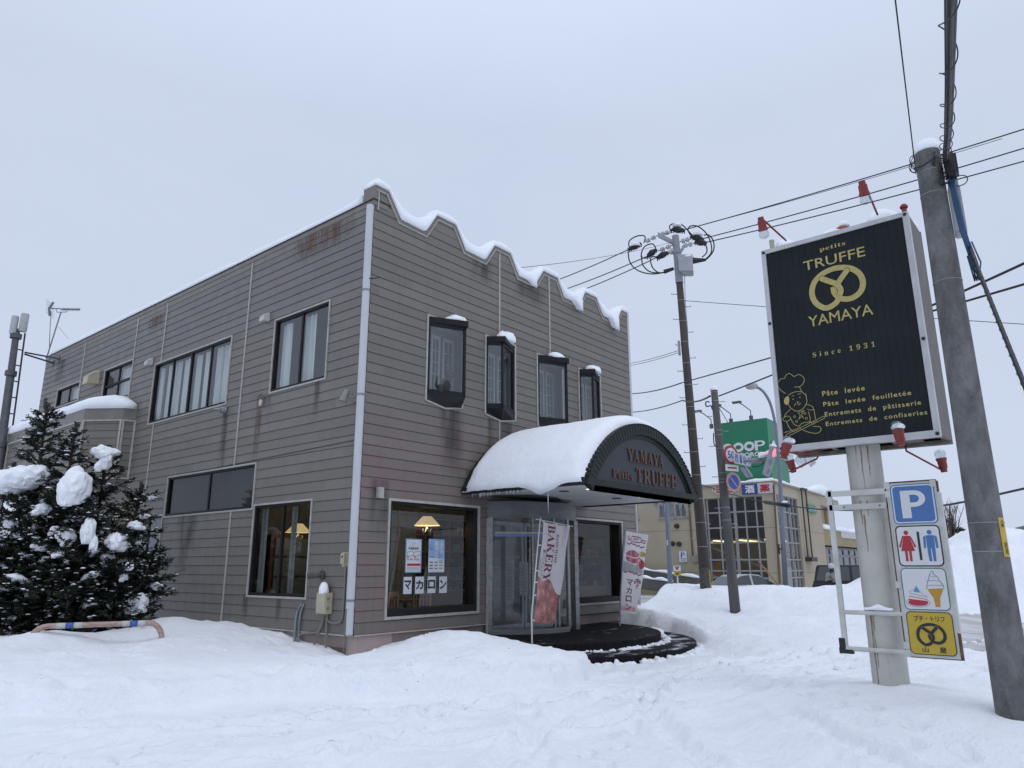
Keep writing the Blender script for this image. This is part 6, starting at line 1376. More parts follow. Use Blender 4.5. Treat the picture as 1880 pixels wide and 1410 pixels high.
# ================================================================== YEW TREE
TRX, TRY = 6.15, 17.35
tree = thing('conifer', 'dark evergreen yew laden with lumps of snow beside the side wall', 'tree', (TRX, TRY, .1))
LEAF = mat('yew_needles', (.013, .019, .012), .55, c2=(.030, .036, .022), scale=3, lo=.4, hi=.7); BARK = mat('yew_bark', (.05, .035, .025), .9, c2=(.08, .06, .045), scale=8)
random.seed(21)
mb = MB(); twigs = []; spots = []
W_ = lambda px, py, dep: onD(px, py, dep)          # where each stem top stands, measured at the tree's own distance
STEMS = [((88, 750), 15.9, 1.0), ((138, 792), 15.7, .8), ((196, 838), 16.0, .95), ((262, 905), 16.0, 1.0), ((25, 868), 15.3, 1.15), ((105, 905), 14.9, 1.1), ((165, 930), 14.8, 1.05), ((228, 985), 15.0, 1.0), ((-70, 900), 15.4, 1.2), ((282, 1010), 15.6, .75), ((60, 980), 14.6, 1.1), ((-10, 1000), 14.6, 1.1), ((215, 1070), 14.7, .85), ((130, 1040), 14.5, .95)]
for si, ((px, py), dep, sz) in enumerate(STEMS):
    top_ = W_(px, py, dep); base_ = Vector((TRX, TRY, .2)).lerp(Vector((top_.x, top_.y, .2)), .55 if si < 6 else .7)
    H_ = top_.z-base_.z; bend = Vector((random.uniform(-.15, .15), random.uniform(-.15, .15), 0))
    ST = [base_.lerp(top_, s)+bend*math.sin(s*3.1) for s in np.linspace(0, 1, 9)]
    mb.tube(ST, [.075*(1-.9*s)+.008 for s in np.linspace(0, 1, 9)], 6)
    nb = int(14+H_*11)
    for k in range(nb):
        s = .06+.92*(k/nb)**.9; f = s*8; i = min(7, int(f)); c0 = ST[i].lerp(ST[i+1], f-i); az = k*2.39996+si+random.uniform(-.5, .5)
        R = sz*(.16+1.05*(1-s)**.75)*random.uniform(.55, 1.15); d = Vector((math.cos(az), math.sin(az), 0)); side = Vector((-d.y, d.x, 0)); up0 = random.uniform(.25, 1.25)
        B = [c0+d*(R*q)+Vector((0, 0, up0*R*q-.45*R*q*q+.06*mnoise.noise(Vector((k, q*2, si)))))+side*(.15*R*mnoise.noise(Vector((k, q*2, 7+si)))) for q in np.linspace(0, 1, 6)]
        mb.tube(B, [.020*(1-.85*q)+.003 for q in np.linspace(0, 1, 6)], 4)
        spots.append((B[4], d, R, B)); nt_ = int(6+R*13)
        for j in range(nt_):
            q = .2+.8*(j/nt_); i2 = min(4, int(q*5)); p = B[i2].lerp(B[i2+1], q*5-i2); a2 = (1 if j % 2 else -1)*random.uniform(.35, 1.0); dd = (d*math.cos(a2)+side*math.sin(a2)); ln = random.uniform(.13, .34)*(1.1-.35*q)*(.7+.5*R)
            twigs.append((p, p+dd*ln+Vector((0, 0, random.uniform(-.16, .26)*ln*3))))
        twigs.append((B[4], B[5]+d*.08+Vector((0, 0, .05))))
    for k in range(5): q = ST[8]; a2 = random.uniform(0, 6.28); twigs.append((ST[7].lerp(q, k/5), q+Vector((math.cos(a2)*.08, math.sin(a2)*.08, .05+.05*k))))
for k in range(1500):                                   # inner shoots that close the mass
    si = random.randrange(len(STEMS)); (px, py), dep, sz = STEMS[si]; top_ = W_(px, py, dep); s = random.uniform(.05, .6)**1.0
    c0 = Vector((TRX, TRY, .2)).lerp(Vector((top_.x, top_.y, .2)), .75); c0.z = .15+(top_.z-.2)*s; a2 = random.uniform(0, 6.28); r2 = sz*.8*random.random()**.6
    p = c0+Vector((math.cos(a2)*r2, math.sin(a2)*r2, 0)); twigs.append((p, p+Vector((math.cos(a2)*.2+random.uniform(-.1, .1), math.sin(a2)*.2+random.uniform(-.1, .1), random.uniform(-.1, .22)))))
mb.build('trunk', BARK, tree, True)
vs = []; fs = []
for (a, b) in twigs:
    ax = (b-a); L_ = ax.length; ax = ax.normalized(); sd_ = ax.cross(Vector((0, 0, 1)))
    sd_ = sd_.normalized() if sd_.length > .01 else Vector((1, 0, 0)); up = sd_.cross(ax)
    nn_ = max(5, int(L_/.024))
    for i in range(nn_):
        p = a+ax*(L_*i/nn_)
        for s in (-1, 1):
            l = .050*random.uniform(.7, 1.4); w2 = .0105*random.uniform(.8, 1.5); q = (sd_*s+ax*.6+up*random.uniform(-.9, .9)).normalized()
            t = ax*w2; o = len(vs); vs += [p-t, p+t, p+q*l*.6+t*1.3, p+q*l, p+q*l*.6-t*1.3]; fs.append((o, o+1, o+2, o+3, o+4))
mb = MB(); mb.add(vs, fs); mb.build('crown', LEAF, tree)
# snow on the tree
mb = MB()
def TP(px, py, dep): return onD(px, py, dep)
big = [((38, 880), .50, .34, 15.6), ((18, 898), .30, .18, 15.5), ((136, 897), .36, .50, 15.0), ((190, 830), .30, .17, 16.2), ((193, 850), .16, .24, 16.1), ((162, 978), .18, .36, 14.9), ((122, 984), .22, .20, 14.9), ((217, 996), .27, .26, 15.3), ((198, 1022), .16, .16, 15.3), ((76, 1004), .16, .13, 14.9), ((253, 1107), .24, .24, 15.4), ((248, 965), .19, .12, 15.9), ((62, 1088), .20, .16, 14.8), ((108, 1018), .12, .10, 14.8), ((100, 975), .12, .12, 15.0), ((140, 866), .17, .14, 15.2), ((30, 1170), .26, .16, 14.6), ((238, 1040), .10, .12, 15.2), ((228, 1060), .10, .09, 15.2), ((95, 1125), .16, .09, 14.9), ((118, 1130), .13, .10, 14.9), ((158, 1102), .12, .08, 15.0), ((80, 935), .2, .15, 15.3), ((8, 990), .16, .2, 15.0), ((20, 960), .18, .1, 15.3)]
for i, ((px, py), rx, rz, dp) in enumerate(big):
    c = TP(px, py, dp-.5)
    for q in range(4):
        o_ = Vector((0, 0, 0)) if q == 0 else AX_R*random.uniform(-.65, .65)*rx+Vector((0, 0, random.uniform(-.75, .5)*rz))-AX_F*random.uniform(-.1, .15)
        k_ = .80 if q == 0 else random.uniform(.34, .55); blob(mb, c+o_, (rx*k_, rx*.75*k_, rz*k_), i*5+q, 4, .30, .75, 1.9)
random.seed(5)
for p, d, R, B in spots:                                # snow lying along the boughs, ragged, thinning towards the tips
    if random.random() < .20 and p.z < 4.5 and R > .3:
        i0 = random.randint(1, 3); pts = []
        for q in range(i0*3, 16): f_ = q/3; i = min(4, int(f_)); pts.append(B[i].lerp(B[i+1], f_-i)+Vector((random.uniform(-.02, .02), random.uniform(-.02, .02), .025)))
        n_ = len(pts); w0 = random.uniform(.03, .075); mb.tube(pts, [max(.006, w0*(math.sin(math.pi*(k+.5)/n_)**.6)*(1+.8*mnoise.noise(Vector((k*.7, p.x*9, p.z*7))))) for k in range(n_)], 7)
for (a, b) in twigs:
    if random.random() < .18 and a.z < 4.6:
        for q in range(2): p = a.lerp(b, random.uniform(.2, .95)); s = random.uniform(.012, .036); blob(mb, p+Vector((0, 0, .012)), (s*random.uniform(.8, 2.0), s*random.uniform(.8, 2.0), s*.6), int(p.y*900) % 89, 1, .6, .2, 2.5)
kind(tag(mb.build('tree_snow', SNOW, None, True), 'lumps and dustings of snow caught on the dark evergreen yew', 'snow'), 'stuff')
# green protective net / stakes at the foot left
stk = thing('garden_stake', 'pale upright stake at the foot of the yew', 'stake', (4.0, 14.9, .1)); c = onD(23, 1160, 14.6); mb = MB(); mb.tube([(c.x, c.y, 0), (c.x+.02, c.y, .95)], .02, 8); mb.build('rod', mat('bamboo', (.30, .32, .22), .7), stk, True)

# ================================================================== LATTICE ANTENNA MAST
MX, MYY = 6.95, 27.9
ms = thing('antenna_mast', 'steel mast with two pale panel antennas and a ladder braced to the building', 'mast', (MX, MYY, 0))
m0 = onD(-3, 860, 24.5); mtop = onD(29, 606, 25.6); MXY = m0
top = onY(33, 606, 27.9); bot = onY(5, 800, 27.9); MX = (top.x+bot.x)/2
DSTEEL = mat('dark_galvanised', (.075, .078, .088), .55, .2, c2=(.11, .115, .125), scale=6)
b0 = onY(3, 810, 27.9); t0 = onY(31, 604, 27.9); d_ = (t0-b0)/(t0.z-b0.z)
pt = lambda z: Vector((b0.x+d_.x*(z-b0.z), 27.9, z))
ZTm = t0.z
mb = MB(); mb.tube([pt(-.2), pt(3), pt(3.02), pt(5.5), pt(5.52), pt(7.9), pt(7.92), pt(ZTm)], [.17, .165, .15, .145, .13, .12, .11, .10], 16); mbo = mb.build('tube', DSTEEL, ms, auto=40)
mb = MB()
for z in (3, 5.5, 7.9, 9.2): mb.lathe(pt(z), [(.15, -.08), (.175, -.08), (.175, .08), (.15, .08)], 16)
mb.build('flange', DSTEEL, ms, auto=40)
mb = MB()
for dx in (.24,): mb.tube([pt(0)+Vector((dx, -.05, 0)), pt(ZTm-.1)+Vector((dx, -.05, 0))], .028, 6)
for z in np.arange(.5, ZTm-.2, .55): mb.tube([pt(z)+Vector((.10, -.05, 0)), pt(z)+Vector((.24, -.05, 0))], .022, 5)
mb.build('ladder', mat('black_steel', (.03, .03, .04), .5), ms)
for dx, dy, h0, h1, r in ((-.10, .0, .05, .68, .11), (.14, -.12, .17, .80, .125)):
    mb = MB(); c = pt(ZTm); mb.lathe((c.x+dx, c.y+dy, ZTm-.25+h0), [(0, 0), (r*.9, 0), (r, .04), (r, h1-h0-.04), (r*.9, h1-h0), (0, h1-h0)], 20); mb.build('panel_antenna', mat('antenna_grey', (.44, .45, .46), .5, c2=(.36, .36, .36)), ms, auto=40)
mb = MB()
for (px, py), zz in (((110, 659), 0), ((99, 667), 0)):
    e = onX(px, py, X0); s_ = pt(e.z+.12)+Vector((.3, -.05, 0)); mb.tube([s_, e], .03, 6); mb.obox(e+Vector((-.01, 0, 0)), (.01, 0, 0), (0, .05, 0), (0, 0, .12))
mb.build('brace', mat('black_steel_brace', (.03, .03, .04), .5), ms)
# ================================================================== ROOF TV AERIAL
q0 = onY(94.5, 640, 27.6); q1 = onY(112, 573, 27.6)
tv = thing('tv_aerial', 'thin television aerial on a leaning rod at the roof corner', 'aerial', (q0.x, q0.y, 8.6))
TVM = mat('aerial_metal', (.20, .21, .23), .4, .5)
mb = MB(); mb.tube([(q0.x-.1, q0.y, 8.6), q1], .022, 6); mb.build('mast_rod', TVM, tv)
aY = lambda px, py: onY(px, py, 27.6)
mb = MB(); mb.tube([aY(91, 566), aY(147, 568.5)], .022, 6); mb.tube([aY(103, 568), aY(104, 573), aY(122, 573), aY(124, 568)], .014, 5); mb.build('boom', TVM, tv)
mb = MB()
for k in range(14): p = aY(114+k*2.4, 568); mb.tube([p+Vector((0, -.14, .0)), p+Vector((0, .14, .0))], .008, 4); mb.tube([p+Vector((0, 0, .06)), p+Vector((0, 0, -.06))], .008, 4)
mb.tube([aY(98, 555), aY(90, 566), aY(91, 580)], .04, 5)
for k in range(6): p = aY(92, 556+k*4.6); mb.tube([p+Vector((-.17, -.1, .06)), p+Vector((.17, .1, -.06))], .007, 4)
mb.build('elements', TVM, tv)
mb = MB(); mb.tube([aY(94, 572), aY(92, 600), aY(90.5, 641)], .012, 4); mb.tube([aY(107, 600), aY(126, 622)], .006, 4); mb.build('guy_wire', TVM, tv)
# ================================================================== CENTRE UTILITY POLE
BX, BY = onZ(1297, 1090, .60)[:2]; BT = 15.05
def polex(px, py): return onP(px, py, Vector((BX, BY, 0)), Vector((BX, BY, 0)).normalized())
cp = thing('utility_pole', 'tall brown street pole with insulators, switch box and looped wires', 'utility pole', (BX, BY, 0))
CONB = mat('brown_concrete', (.070, .060, .053), .9, c2=(.048, .042, .038), scale=1.2, stretch=(3, 3, .3), bump=.2, bscale=20)
tp = polex(1240, 433); dl = (tp-Vector((BX, BY, .5)))/(tp.z-.5); cpt = lambda z: Vector((BX, BY, .5))+dl*(z-.5)
mb = MB(); mb.tube([cpt(-.3), cpt(13.2)], [.205, .135], 24); mb.build('shaft', CONB, cp, True)
mb = MB(); mb.tube([cpt(13.0), cpt(tp.z)], [.16, .145], 20); mb.lathe(cpt(14.3), [(.155, 0), (.19, .02), (.19, .1), (.155, .12)], 18); mb.build('head_sleeve', mat('pole_grey_paint', (.27, .28, .32), .5), cp, auto=45)
GB_ = mat('galvanised_band', (.30, .31, .32), .5)
for z in np.arange(2.3, 12.6, .9): mb = MB(); r_ = .205-.07*(z/13.2)+.004; mb.lathe(cpt(z), [(r_, 0), (r_+.005, .01), (r_, .02)], 20); mb.build('steel_band', GB_, cp, True)
hdir = Vector((-AX_F.y, AX_F.x, 0)).normalized()*-1   # towards picture right
for i, z in enumerate(np.arange(2.6, 12.8, .55)): mb = MB(); s = 1 if i % 2 else -1; p = cpt(z)+hdir*s*.14; mb.tube([p, p+hdir*s*.24, p+hdir*s*.24+Vector((0, 0, .05))], .016, 5); mb.build('step_bolt', STEEL2, cp)
mb = MB(); r0 = .25
def sleeve(z0, z1, a0, a1, dr, m, nm):
    q = MB(); n_ = 10
    for k in range(n_):
        A_ = [a0+(a1-a0)*k/n_, a0+(a1-a0)*(k+1)/n_]; q.quad(*[cpt(z)+Vector((math.cos(a), math.sin(a), 0))*(.205-.07*z/13.2+dr) for a, z in ((A_[0], z0), (A_[1], z0), (A_[1], z1), (A_[0], z1))])
    return q.build(nm, m, cp)
vd = math.atan2(-BY, -BX); sleeve(.2, 1.55, vd-2.4, vd+2.4, .012, mat('guard_sleeve', (.06, .055, .05), .8, c2=(.09, .085, .08), scale=6), 'guard_sleeve')
for k, a in enumerate((.85, 1.15)): sleeve(.4, 1.45, vd+a, vd+a+.13, .016, YEL, 'guard_stripe')
# head gear
mb = MB(); a_ = polex(1208, 431)-Vector((BX, BY, 0))*0; a0_ = polex(1208, 431); mb.obox((a0_+cpt(14.75))/2, (cpt(14.75)-a0_)/2, (.0, .0, .09), Vector((BX, BY, 0)).normalized()*.09); e1 = polex(1256, 453); mb.obox((e1+cpt(14.2))/2, (e1-cpt(14.2))/2, (0, 0, .08), Vector((BX, BY, 0)).normalized()*.08); mb.build('cross_arm', mat('arm_grey', (.33, .34, .38), .5), cp)
mb = MB(); c = polex(1259, 487); rr_ = Vector((BX, BY, 0)).normalized(); mb.obox(c, hdir*.30, rr_*.30, Vector((0, 0, .36))); mb.obox(c-Vector((0, 0, .37)), hdir*.24, rr_*.24, (0, 0, .03)); sb = mb.build('switch_box', mat('switch_grey', (.36, .37, .40), .5, c2=(.28, .29, .31)), cp)
mb = MB(); mb.obox(polex(1249, 480), hdir*.10, rr_*.05, (0, 0, .12)); mb.build('switch_bracket', BLACK, sb)
INSU = mat('porcelain', (.50, .50, .50), .3); COVER = mat('insulator_cover', (.016, .016, .018), .6)
def string(pA, pB, cover, px):
    mb = MB(); d = (pB-pA); L_ = d.length; d.normalize()
    mb.tube([pA, pB], .025, 6)
    for f in (.25, .38, .62, .75): mb.lathe(pA+d*(L_*f), [(.03, -.05), (.10, -.04), (.11, 0), (.06, .04), (.03, .05)], 12, 0, d)
    mb.build('insulator', INSU, cp, True)
    mb = MB(); c0, c1 = cover; mb.tube([c0, (c0+c1)/2, c1], [.06, .15, .08], 8)
    dd = (c1-c0)
    for k in range(7): p = c0+dd*(k/6); mb.tube([p, p-Vector((0, 0, .16))], [.05, .015], 5)
    mb.build('insulator_cover', COVER, cp)
PXp = polex
string(PXp(1208, 432), PXp(1181, 446), (PXp(1177, 447), PXp(1156, 457)), 0); string(PXp(1236, 450), PXp(1207, 461), (PXp(1205, 458), PXp(1189, 470)), 0); string(PXp(1238, 458), PXp(1227, 466), (PXp(1226, 463), PXp(1207, 473)), 0)
string(PXp(1210, 431), PXp(1232, 425), (PXp(1233, 421), PXp(1256, 423)), 0); string(PXp(1248, 444), PXp(1269, 438), (PXp(1268, 434), PXp(1291, 440)), 0); string(PXp(1252, 452), PXp(1275, 447), (PXp(1276, 444), PXp(1296, 446)), 0)
for P_, r_ in (([PXp(1219, 499), PXp(1237, 493)], [.10, .07]), ([PXp(1270, 479), PXp(1296, 477)], [.15, .06])): mb = MB(); mb.tube(P_, r_, 8); mb.build('bushing_cover', COVER, cp)
mb = MB()
def loop(P, off=0): mb.tube([polex(*p)+rr_*off for p in spline(P, 8)], .028, 5)
loop([(1156, 457), (1154, 440), (1168, 430), (1183, 430), (1182, 442)], .2); loop([(1153, 455), (1156, 480), (1170, 496), (1195, 503), (1222, 500)]); loop([(1189, 472), (1177, 470), (1182, 452), (1198, 446), (1205, 458)], .1); loop([(1178, 468), (1180, 485), (1195, 498), (1222, 499)], .1); loop([(1207, 473), (1195, 475), (1198, 492), (1210, 502), (1225, 500)], -.1)
loop([(1232, 424), (1229, 412), (1236, 407), (1252, 409), (1268, 425), (1280, 436)], .2); loop([(1268, 432), (1263, 422), (1268, 415), (1282, 416), (1298, 430), (1306, 450), (1305, 465), (1293, 478)]); loop([(1292, 430), (1302, 430), (1310, 442), (1310, 458), (1300, 472), (1290, 478)], .1); loop([(1290, 447), (1297, 455), (1297, 466), (1289, 474)], -.1)
mb.build('jumper_wire', CAB, cp, True)
mb = MB(); mb.tube([PXp(1257, 505), PXp(1258, 552), PXp(1262, 600), PXp(1266, 680), PXp(1273, 760)], .014, 5); mb.build('down_wire', STEEL2, cp, True)
mb = MB(); c = PXp(1247, 639); mb.obox(c, hdir*.05, rr_*.12, (0, 0, .28)); mb.build('terminal_box', mat('terminal_grey', (.30, .30, .30), .6), cp)
for px, py, lb in ((1168, 451, 'left'), (1243, 415, 'top'), (1282, 431, 'right')):
    mb = MB(); blob(mb, polex(px, py), (.26, .2, .1), px % 13, 2, .2, .3); snow_on(mb, 'small snow pad on the %s insulator cover of the tall street pole' % lb)
mb = MB(); blob(mb, polex(1261, 475), (.34, .3, .12), 5, 2, .2, .3); snow_on(mb, 'snow pad on the switch box of the tall street pole')

# ================================================================== SIGNAL POLE (third pole)
QX, QY = onZ(1348, 1100, .60)[:2]; QN = Vector((QX, QY, 0)).normalized()
def qx_(px, py, off=0): return onP(px, py, Vector((QX, QY, 0))-QN*off, QN)
sp_ = thing('signal_pole', 'grey street pole carrying speed and no parking signs, address plate and signals', 'utility pole', (QX, QY, 0))
qt = qx_(1311, 716); ql = (qt-Vector((QX, QY, .5)))/(qt.z-.5); qpt = lambda z: Vector((QX, QY, .5))+ql*(z-.5)
mb = MB(); mb.tube([qpt(-.2), qpt(qt.z)], [.165, .11], 24); mb.build('shaft', mat('green_grey_concrete', (.125, .122, .115), .9, c2=(.078, .077, .071), scale=2, stretch=(3, 3, .4), bump=.2, bscale=25), sp_, True)
for z in (7.2, 6.9, 5.9, 5.75, 5.3, 4.5, 4.3, 4.2, 3.4, 3.0): mb = MB(); r_ = .165-.055*(z/7.3)+.003; mb.lathe(qpt(z), [(r_, 0), (r_+.006, .015), (r_, .03)], 20); mb.build('steel_band', STEEL2, sp_, True)
for i, z in enumerate(np.arange(2.4, 7.0, .5)): mb = MB(); s = 1 if i % 2 else -1; p = qpt(z)+hdir*s*.14; mb.tube([p, p+hdir*s*.2], .013, 5); mb.build('step_bolt', STEEL2, sp_)
mb = MB(); blob(mb, qt+Vector((0, 0, .0)), (.14, .14, .13), 71, 3, .1, .1); snow_on(mb, 'snow ball on top of the pole with the road signs')
def round_sign(px, py, r, name, lay):
    c = qx_(px, py, .32); ax = Vector((.83, -.30, 0)).normalized()*1.0; ax = Vector((math.cos(R_(-22)), math.sin(R_(-22)), 0))
    fr = Frame((c.x, c.y, c.z), ax); o = None
    for i, (rr2, m, nm) in enumerate(lay):
        mb = MB(); mb.prism(circ(0, 0, rr2*r, n=36), fr, -.01 if i == 0 else 0, .004+.003*i); q = mb.build(nm if i else name, m, o or sp_); o = o or q
    return fr, o
RIM = mat('road_sign_red', (.38, .04, .045), .4); SGB = mat('road_sign_blue', (.03, .09, .33), .4); PNK = mat('faded_sign_rim', (.46, .26, .22), .5)
fr, o = round_sign(1342, 835, .31, 'speed_sign', [(1, RIM, ''), (.72, WHITE, 'face')]); mb = MB(); put_text(mb, '50', fr, -.15, -.11, .15, .12, .012, .01); mb.build('number', SGB, o)
fr, o = round_sign(1347, 885, .31, 'no_parking_sign', [(1, PNK, ''), (.74, SGB, 'face')]); mb = MB(); mb.stroke([(-.16, .17), (.16, -.17)], .035, fr, .008, .011); mb.build('slash', PNK, o)
fr = Frame(qx_(1344, 859, .32), Vector((math.cos(R_(-22)), math.sin(R_(-22)), 0))); mb = MB(); mb.prism([(-.28, -.10), (.28, -.10), (.28, .10), (-.28, .10)], fr, -.01, 0); o = mb.build('supplement_plate', WHITE, sp_); mb = MB(); mb.prism([(-.2, -.025), (.2, -.025), (.2, .025), (-.2, .025)], fr, 0, .004); mb.build('red_bar', RIM, o)
c = qx_(1363.5, 844, .1); fr = Frame(c, (math.cos(R_(-2)), math.sin(R_(-2)), 0)); mb = MB(); hwp = .62; mb.prism([(-hwp, -.17), (hwp, -.17), (hwp, .17), (-hwp, .17)], fr, -.02, 0); o = mb.build('address_plate', mat('plate_white', (.50, .50, .54), .5), sp_)
mb = MB()
for i, ch in enumerate('西1北9'): u = -hwp+.06+i*.29; put_text(mb, ch, fr, u+(.08 if ch in '19' else 0), -.12, u+(.18 if ch == '1' else .24), .12, .004, .02)
mb.build('lettering', SGB, o)
# mast arm and the two slim signal heads
SIGG = mat('signal_grey', (.36, .36, .40), .45, c2=(.30, .30, .33))
arm0, arm1 = qx_(1322, 840), qx_(1412, 846)
mb = MB(); mb.tube([arm0, qx_(1375, 846), arm1], .05, 8); mb.tube([qx_(1378, 846), qx_(1398, 845)], .09, 8); mb.build('mast_arm', STEEL2, sp_, auto=40)
def signal(pT, pB, dep, lit, wd):
    a, b = qx_(*pT, dep), qx_(*pB, dep); ax = (b-a); L_ = ax.length; ax.normalize(); e2 = QN*.9+hdir*.42; e2 = (e2-ax*e2.dot(ax)).normalized(); e3 = ax.cross(e2)
    mb = MB(); mb.obox((a+b)/2, ax*L_/2, e2*.20, e3*.05); r = mb.build('traffic_signal', SIGG, sp_)
    mb = MB(); mb.obox((a+b)/2+e3*.056, ax*L_/2*.98, e2*.19, e3*.008); mb.build('signal_face', mat('signal_face', (.22, .22, .26), .35), r)
    for k in range(3):
        m = lit if k == 0 and lit else mat('dark_lens', (.12, .12, .15), .2); mb = MB(); cc = a+ax*(L_*(k+.5)/3)
        for s in (-1, 1): mb.lathe(cc+e3*s*.06, [(0, .012), (.13, .008), (.14, 0)], 18, 0, e3*s)
        mb.build('lens', m, r, True)
    return a, b
REDL = emit('red_signal_light', (1, .10, .14), 2.2)
signal((1420, 822), (1406, 873), .2, REDL, 0); signal((1364, 858), (1376, 875), -.2, None, 0)
mb = MB(); mb.tube([qx_(*p) for p in spline([(1377, 855), (1388, 857), (1400, 852), (1405, 845)], 6)], .014, 5); mb.tube([qx_(*p) for p in spline([(1310, 795), (1311, 815), (1316, 821)], 6)], .018, 5); mb.tube([qx_(*p) for p in spline([(1303, 738), (1296, 738), (1297, 746), (1305, 745), (1308, 752)], 6)], .022, 5); mb.build('signal_wire', CAB, sp_, True)
mb = MB(); drift(mb, [qx_(1392+k*2.6, 842-k*.8, .1) for k in range(9)], lambda i: .16+.02*math.sin(i), QN*.12); snow_on(mb, 'snow roll lying along the signal arm')
mb = MB(); blob(mb, qx_(1419, 819, .15), (.12, .12, .08), 73, 2, .2, .3); snow_on(mb, 'small snow lump on top of the red lit signal')

# ================================================================== STREET LAMP AND GREY POST
LX = onZ(1441, 1066, .95); LN = Vector((LX.x, LX.y, 0)).normalized(); lp = thing('street_lamp', 'blue grey street lamp with curved arm and bowl head', 'street lamp', (LX.x, LX.y, .3))
ql_ = lambda px, py: onP(px, py, Vector((LX.x, LX.y, 0)), LN)
LMP = mat('blue_grey_paint', (.18, .20, .25), .45, c2=(.15, .165, .20))
P = [(1442, 1075), (1436, 960), (1431, 860), (1425, 790), (1420, 762), (1413, 738), (1403, 721), (1394, 713), (1388, 711)]
mb = MB(); mb.tube([ql_(*p) for p in P[:4]]+[ql_(*p) for p in spline(P[3:], 5)[1:]], [.12, .10, .085, .075]+[.065]*24+[.05], 14); mb.build('lamp_pole', LMP, lp, True)
mb = MB(); c = ql_(1380, 709); mb.lathe((c.x, c.y, c.z-.12), [(0, 0), (.24, .02), (.30, .1), (.28, .2), (.12, .27), (0, .28)], 20); mb.build('lamp_head', mat('lamp_head_grey', (.42, .41, .40), .4), lp, True)
mb = MB(); mb.lathe((c.x, c.y, c.z-.13), [(0, -.02), (.2, 0), (.235, .02)], 20); mb.build('diffuser', mat('cream_diffuser', (.5, .48, .42), .4), lp, True)
mb = MB(); c2_ = ql_(1431, 1003); mb.obox(ql_(1430, 1008), hdir*.05, LN*.12, (0, 0, .22)); mb.tube([ql_(1430, 1007), ql_(1438, 1009)], .04, 6); mb.build('bracket', BLACK, lp)
mb = MB(); blob(mb, ql_(1440, 922), (.16, .16, .07), 75, 2, .15, .3); snow_on(mb, 'snow pad on the bracket of the blue grey street lamp')
gpz = onZ(1229, 1068, .95); gn = Vector((gpz.x, gpz.y, 0)).normalized(); gpp = thing('sign_post', 'plain blue grey post in the snowbank beyond the canopy', 'post', (gpz.x, gpz.y, .3)); mb = MB(); mb.tube([onP(1231, 1080, gpz, gn), onP(1226, 970, gpz, gn), onP(1220, 860, gpz, gn)], [.11, .10, .09], 14); mb.build('shaft', LMP, gpp, True)
mb = MB(); mb.obox(onP(1225, 996, gpz-gn*.11, gn), hdir*.02, gn*.01, (0, 0, .11)); mb.build('sticker', WHITE, gpp); mb = MB(); mb.lathe(onP(1226, 993, gpz, gn), [(.102, 0), (.107, .02), (.102, .04)], 14); mb.build('steel_band', STEEL2, gpp)
# shovel handle stuck in the bank
b_ = onZ(1429, 1072, .95); bn = Vector((b_.x, b_.y, 0)).normalized(); br_ = thing('shovel', 'leaning orange wooden shovel handle stuck in the snowbank', 'shovel', (b_.x, b_.y, .7)); mb = MB(); mb.tube([onP(1430.5, 1076, b_, bn), onP(1408, 1049, b_, bn), onP(1384, 1044, b_, bn) if False else onP(1392, 1030, b_, bn)], .03, 7); mb.build('handle', mat('orange_wood', (.34, .17, .07), .6), br_, True); mb = MB(); mb.obox(onP(1430, 1075, b_, bn)-Vector((0, 0, .1)), hdir*.14, bn*.02, (0, 0, .16)); mb.build('blade', STEEL2, br_)
# ================================================================== SUPERMARKET ACROSS THE STREET
CO = Vector((40.05, 14.54, 0)); rot_ = R_(3)
ca = Vector((math.cos(rot_), math.sin(rot_), 0)); cb = Vector((-math.sin(rot_), math.cos(rot_), 0))
FL = Frame(CO, -cb); FRt = Frame(CO, ca)          # left facade: u negative goes left; right facade: u grows right
BEI = mat('beige_render', (.42, .36, .265), .85, c2=(.36, .305, .225), scale=.5, stretch=(1, 1, .6)); BEI2 = mat('tan_panel', (.33, .26, .15), .8, c2=(.28, .22, .13), scale=.7)
GRYF = mat('grey_mullion', (.30, .295, .295), .5); STG = glass('store_glass', (.64, .66, .67), .17)
store = thing('supermarket', 'beige two storey supermarket with gridded glass front across the street', 'building', CO)
zt = FL.uv(1419, 886)[1]
Lw = 34.0; Rw = FRt.uv(1508, 940)[0]; GB = -.2
gu0, gu1 = FL.uv(1297, 985)[0], FL.uv(1405, 985)[0]; gzt = FL.uv(1350, 912.5)[1]
ru0, ru1 = FRt.uv(1432, 985)[0], FRt.uv(1470, 985)[0]; rzt = FRt.uv(1450, 913)[1]
def facade(fr, u0, u1, z0, z1, holes, th=.3):
    mb = MB(); us = sorted({u0, u1}|{h[i] for h in holes for i in (0, 1)}); zs = sorted({z0, z1}|{h[i] for h in holes for i in (2, 3)})
    for a, b in zip(us, us[1:]):
        for c, d in zip(zs, zs[1:]):
            m = ((a+b)/2, (c+d)/2)
            if any(h[0] < m[0] < h[1] and h[2] < m[1] < h[3] for h in holes): continue
            mb.quad(fr.pt(a, c), fr.pt(b, c), fr.pt(b, d), fr.pt(a, d))
    for h in holes:
        a, b, c, d = h[:4]
        for p, q in (((a, c), (b, c)), ((b, c), (b, d)), ((b, d), (a, d)), ((a, d), (a, c))): mb.quad(fr.pt(*p), fr.pt(*q), fr.pt(*q, -th), fr.pt(*p, -th))
    return mb
wl = [(FL.uv(1218, 938)[0]-.3, FL.uv(1238, 938)[0], FL.uv(1238, 950)[1], FL.uv(1238, 925)[1]), (FL.uv(1239.5, 938)[0], FL.uv(1260, 938)[0], FL.uv(1250, 949)[1], FL.uv(1250, 925)[1]), (FL.uv(1150, 938)[0], FL.uv(1171.5, 938)[0], FL.uv(1165, 953)[1], FL.uv(1165, 928)[1])]
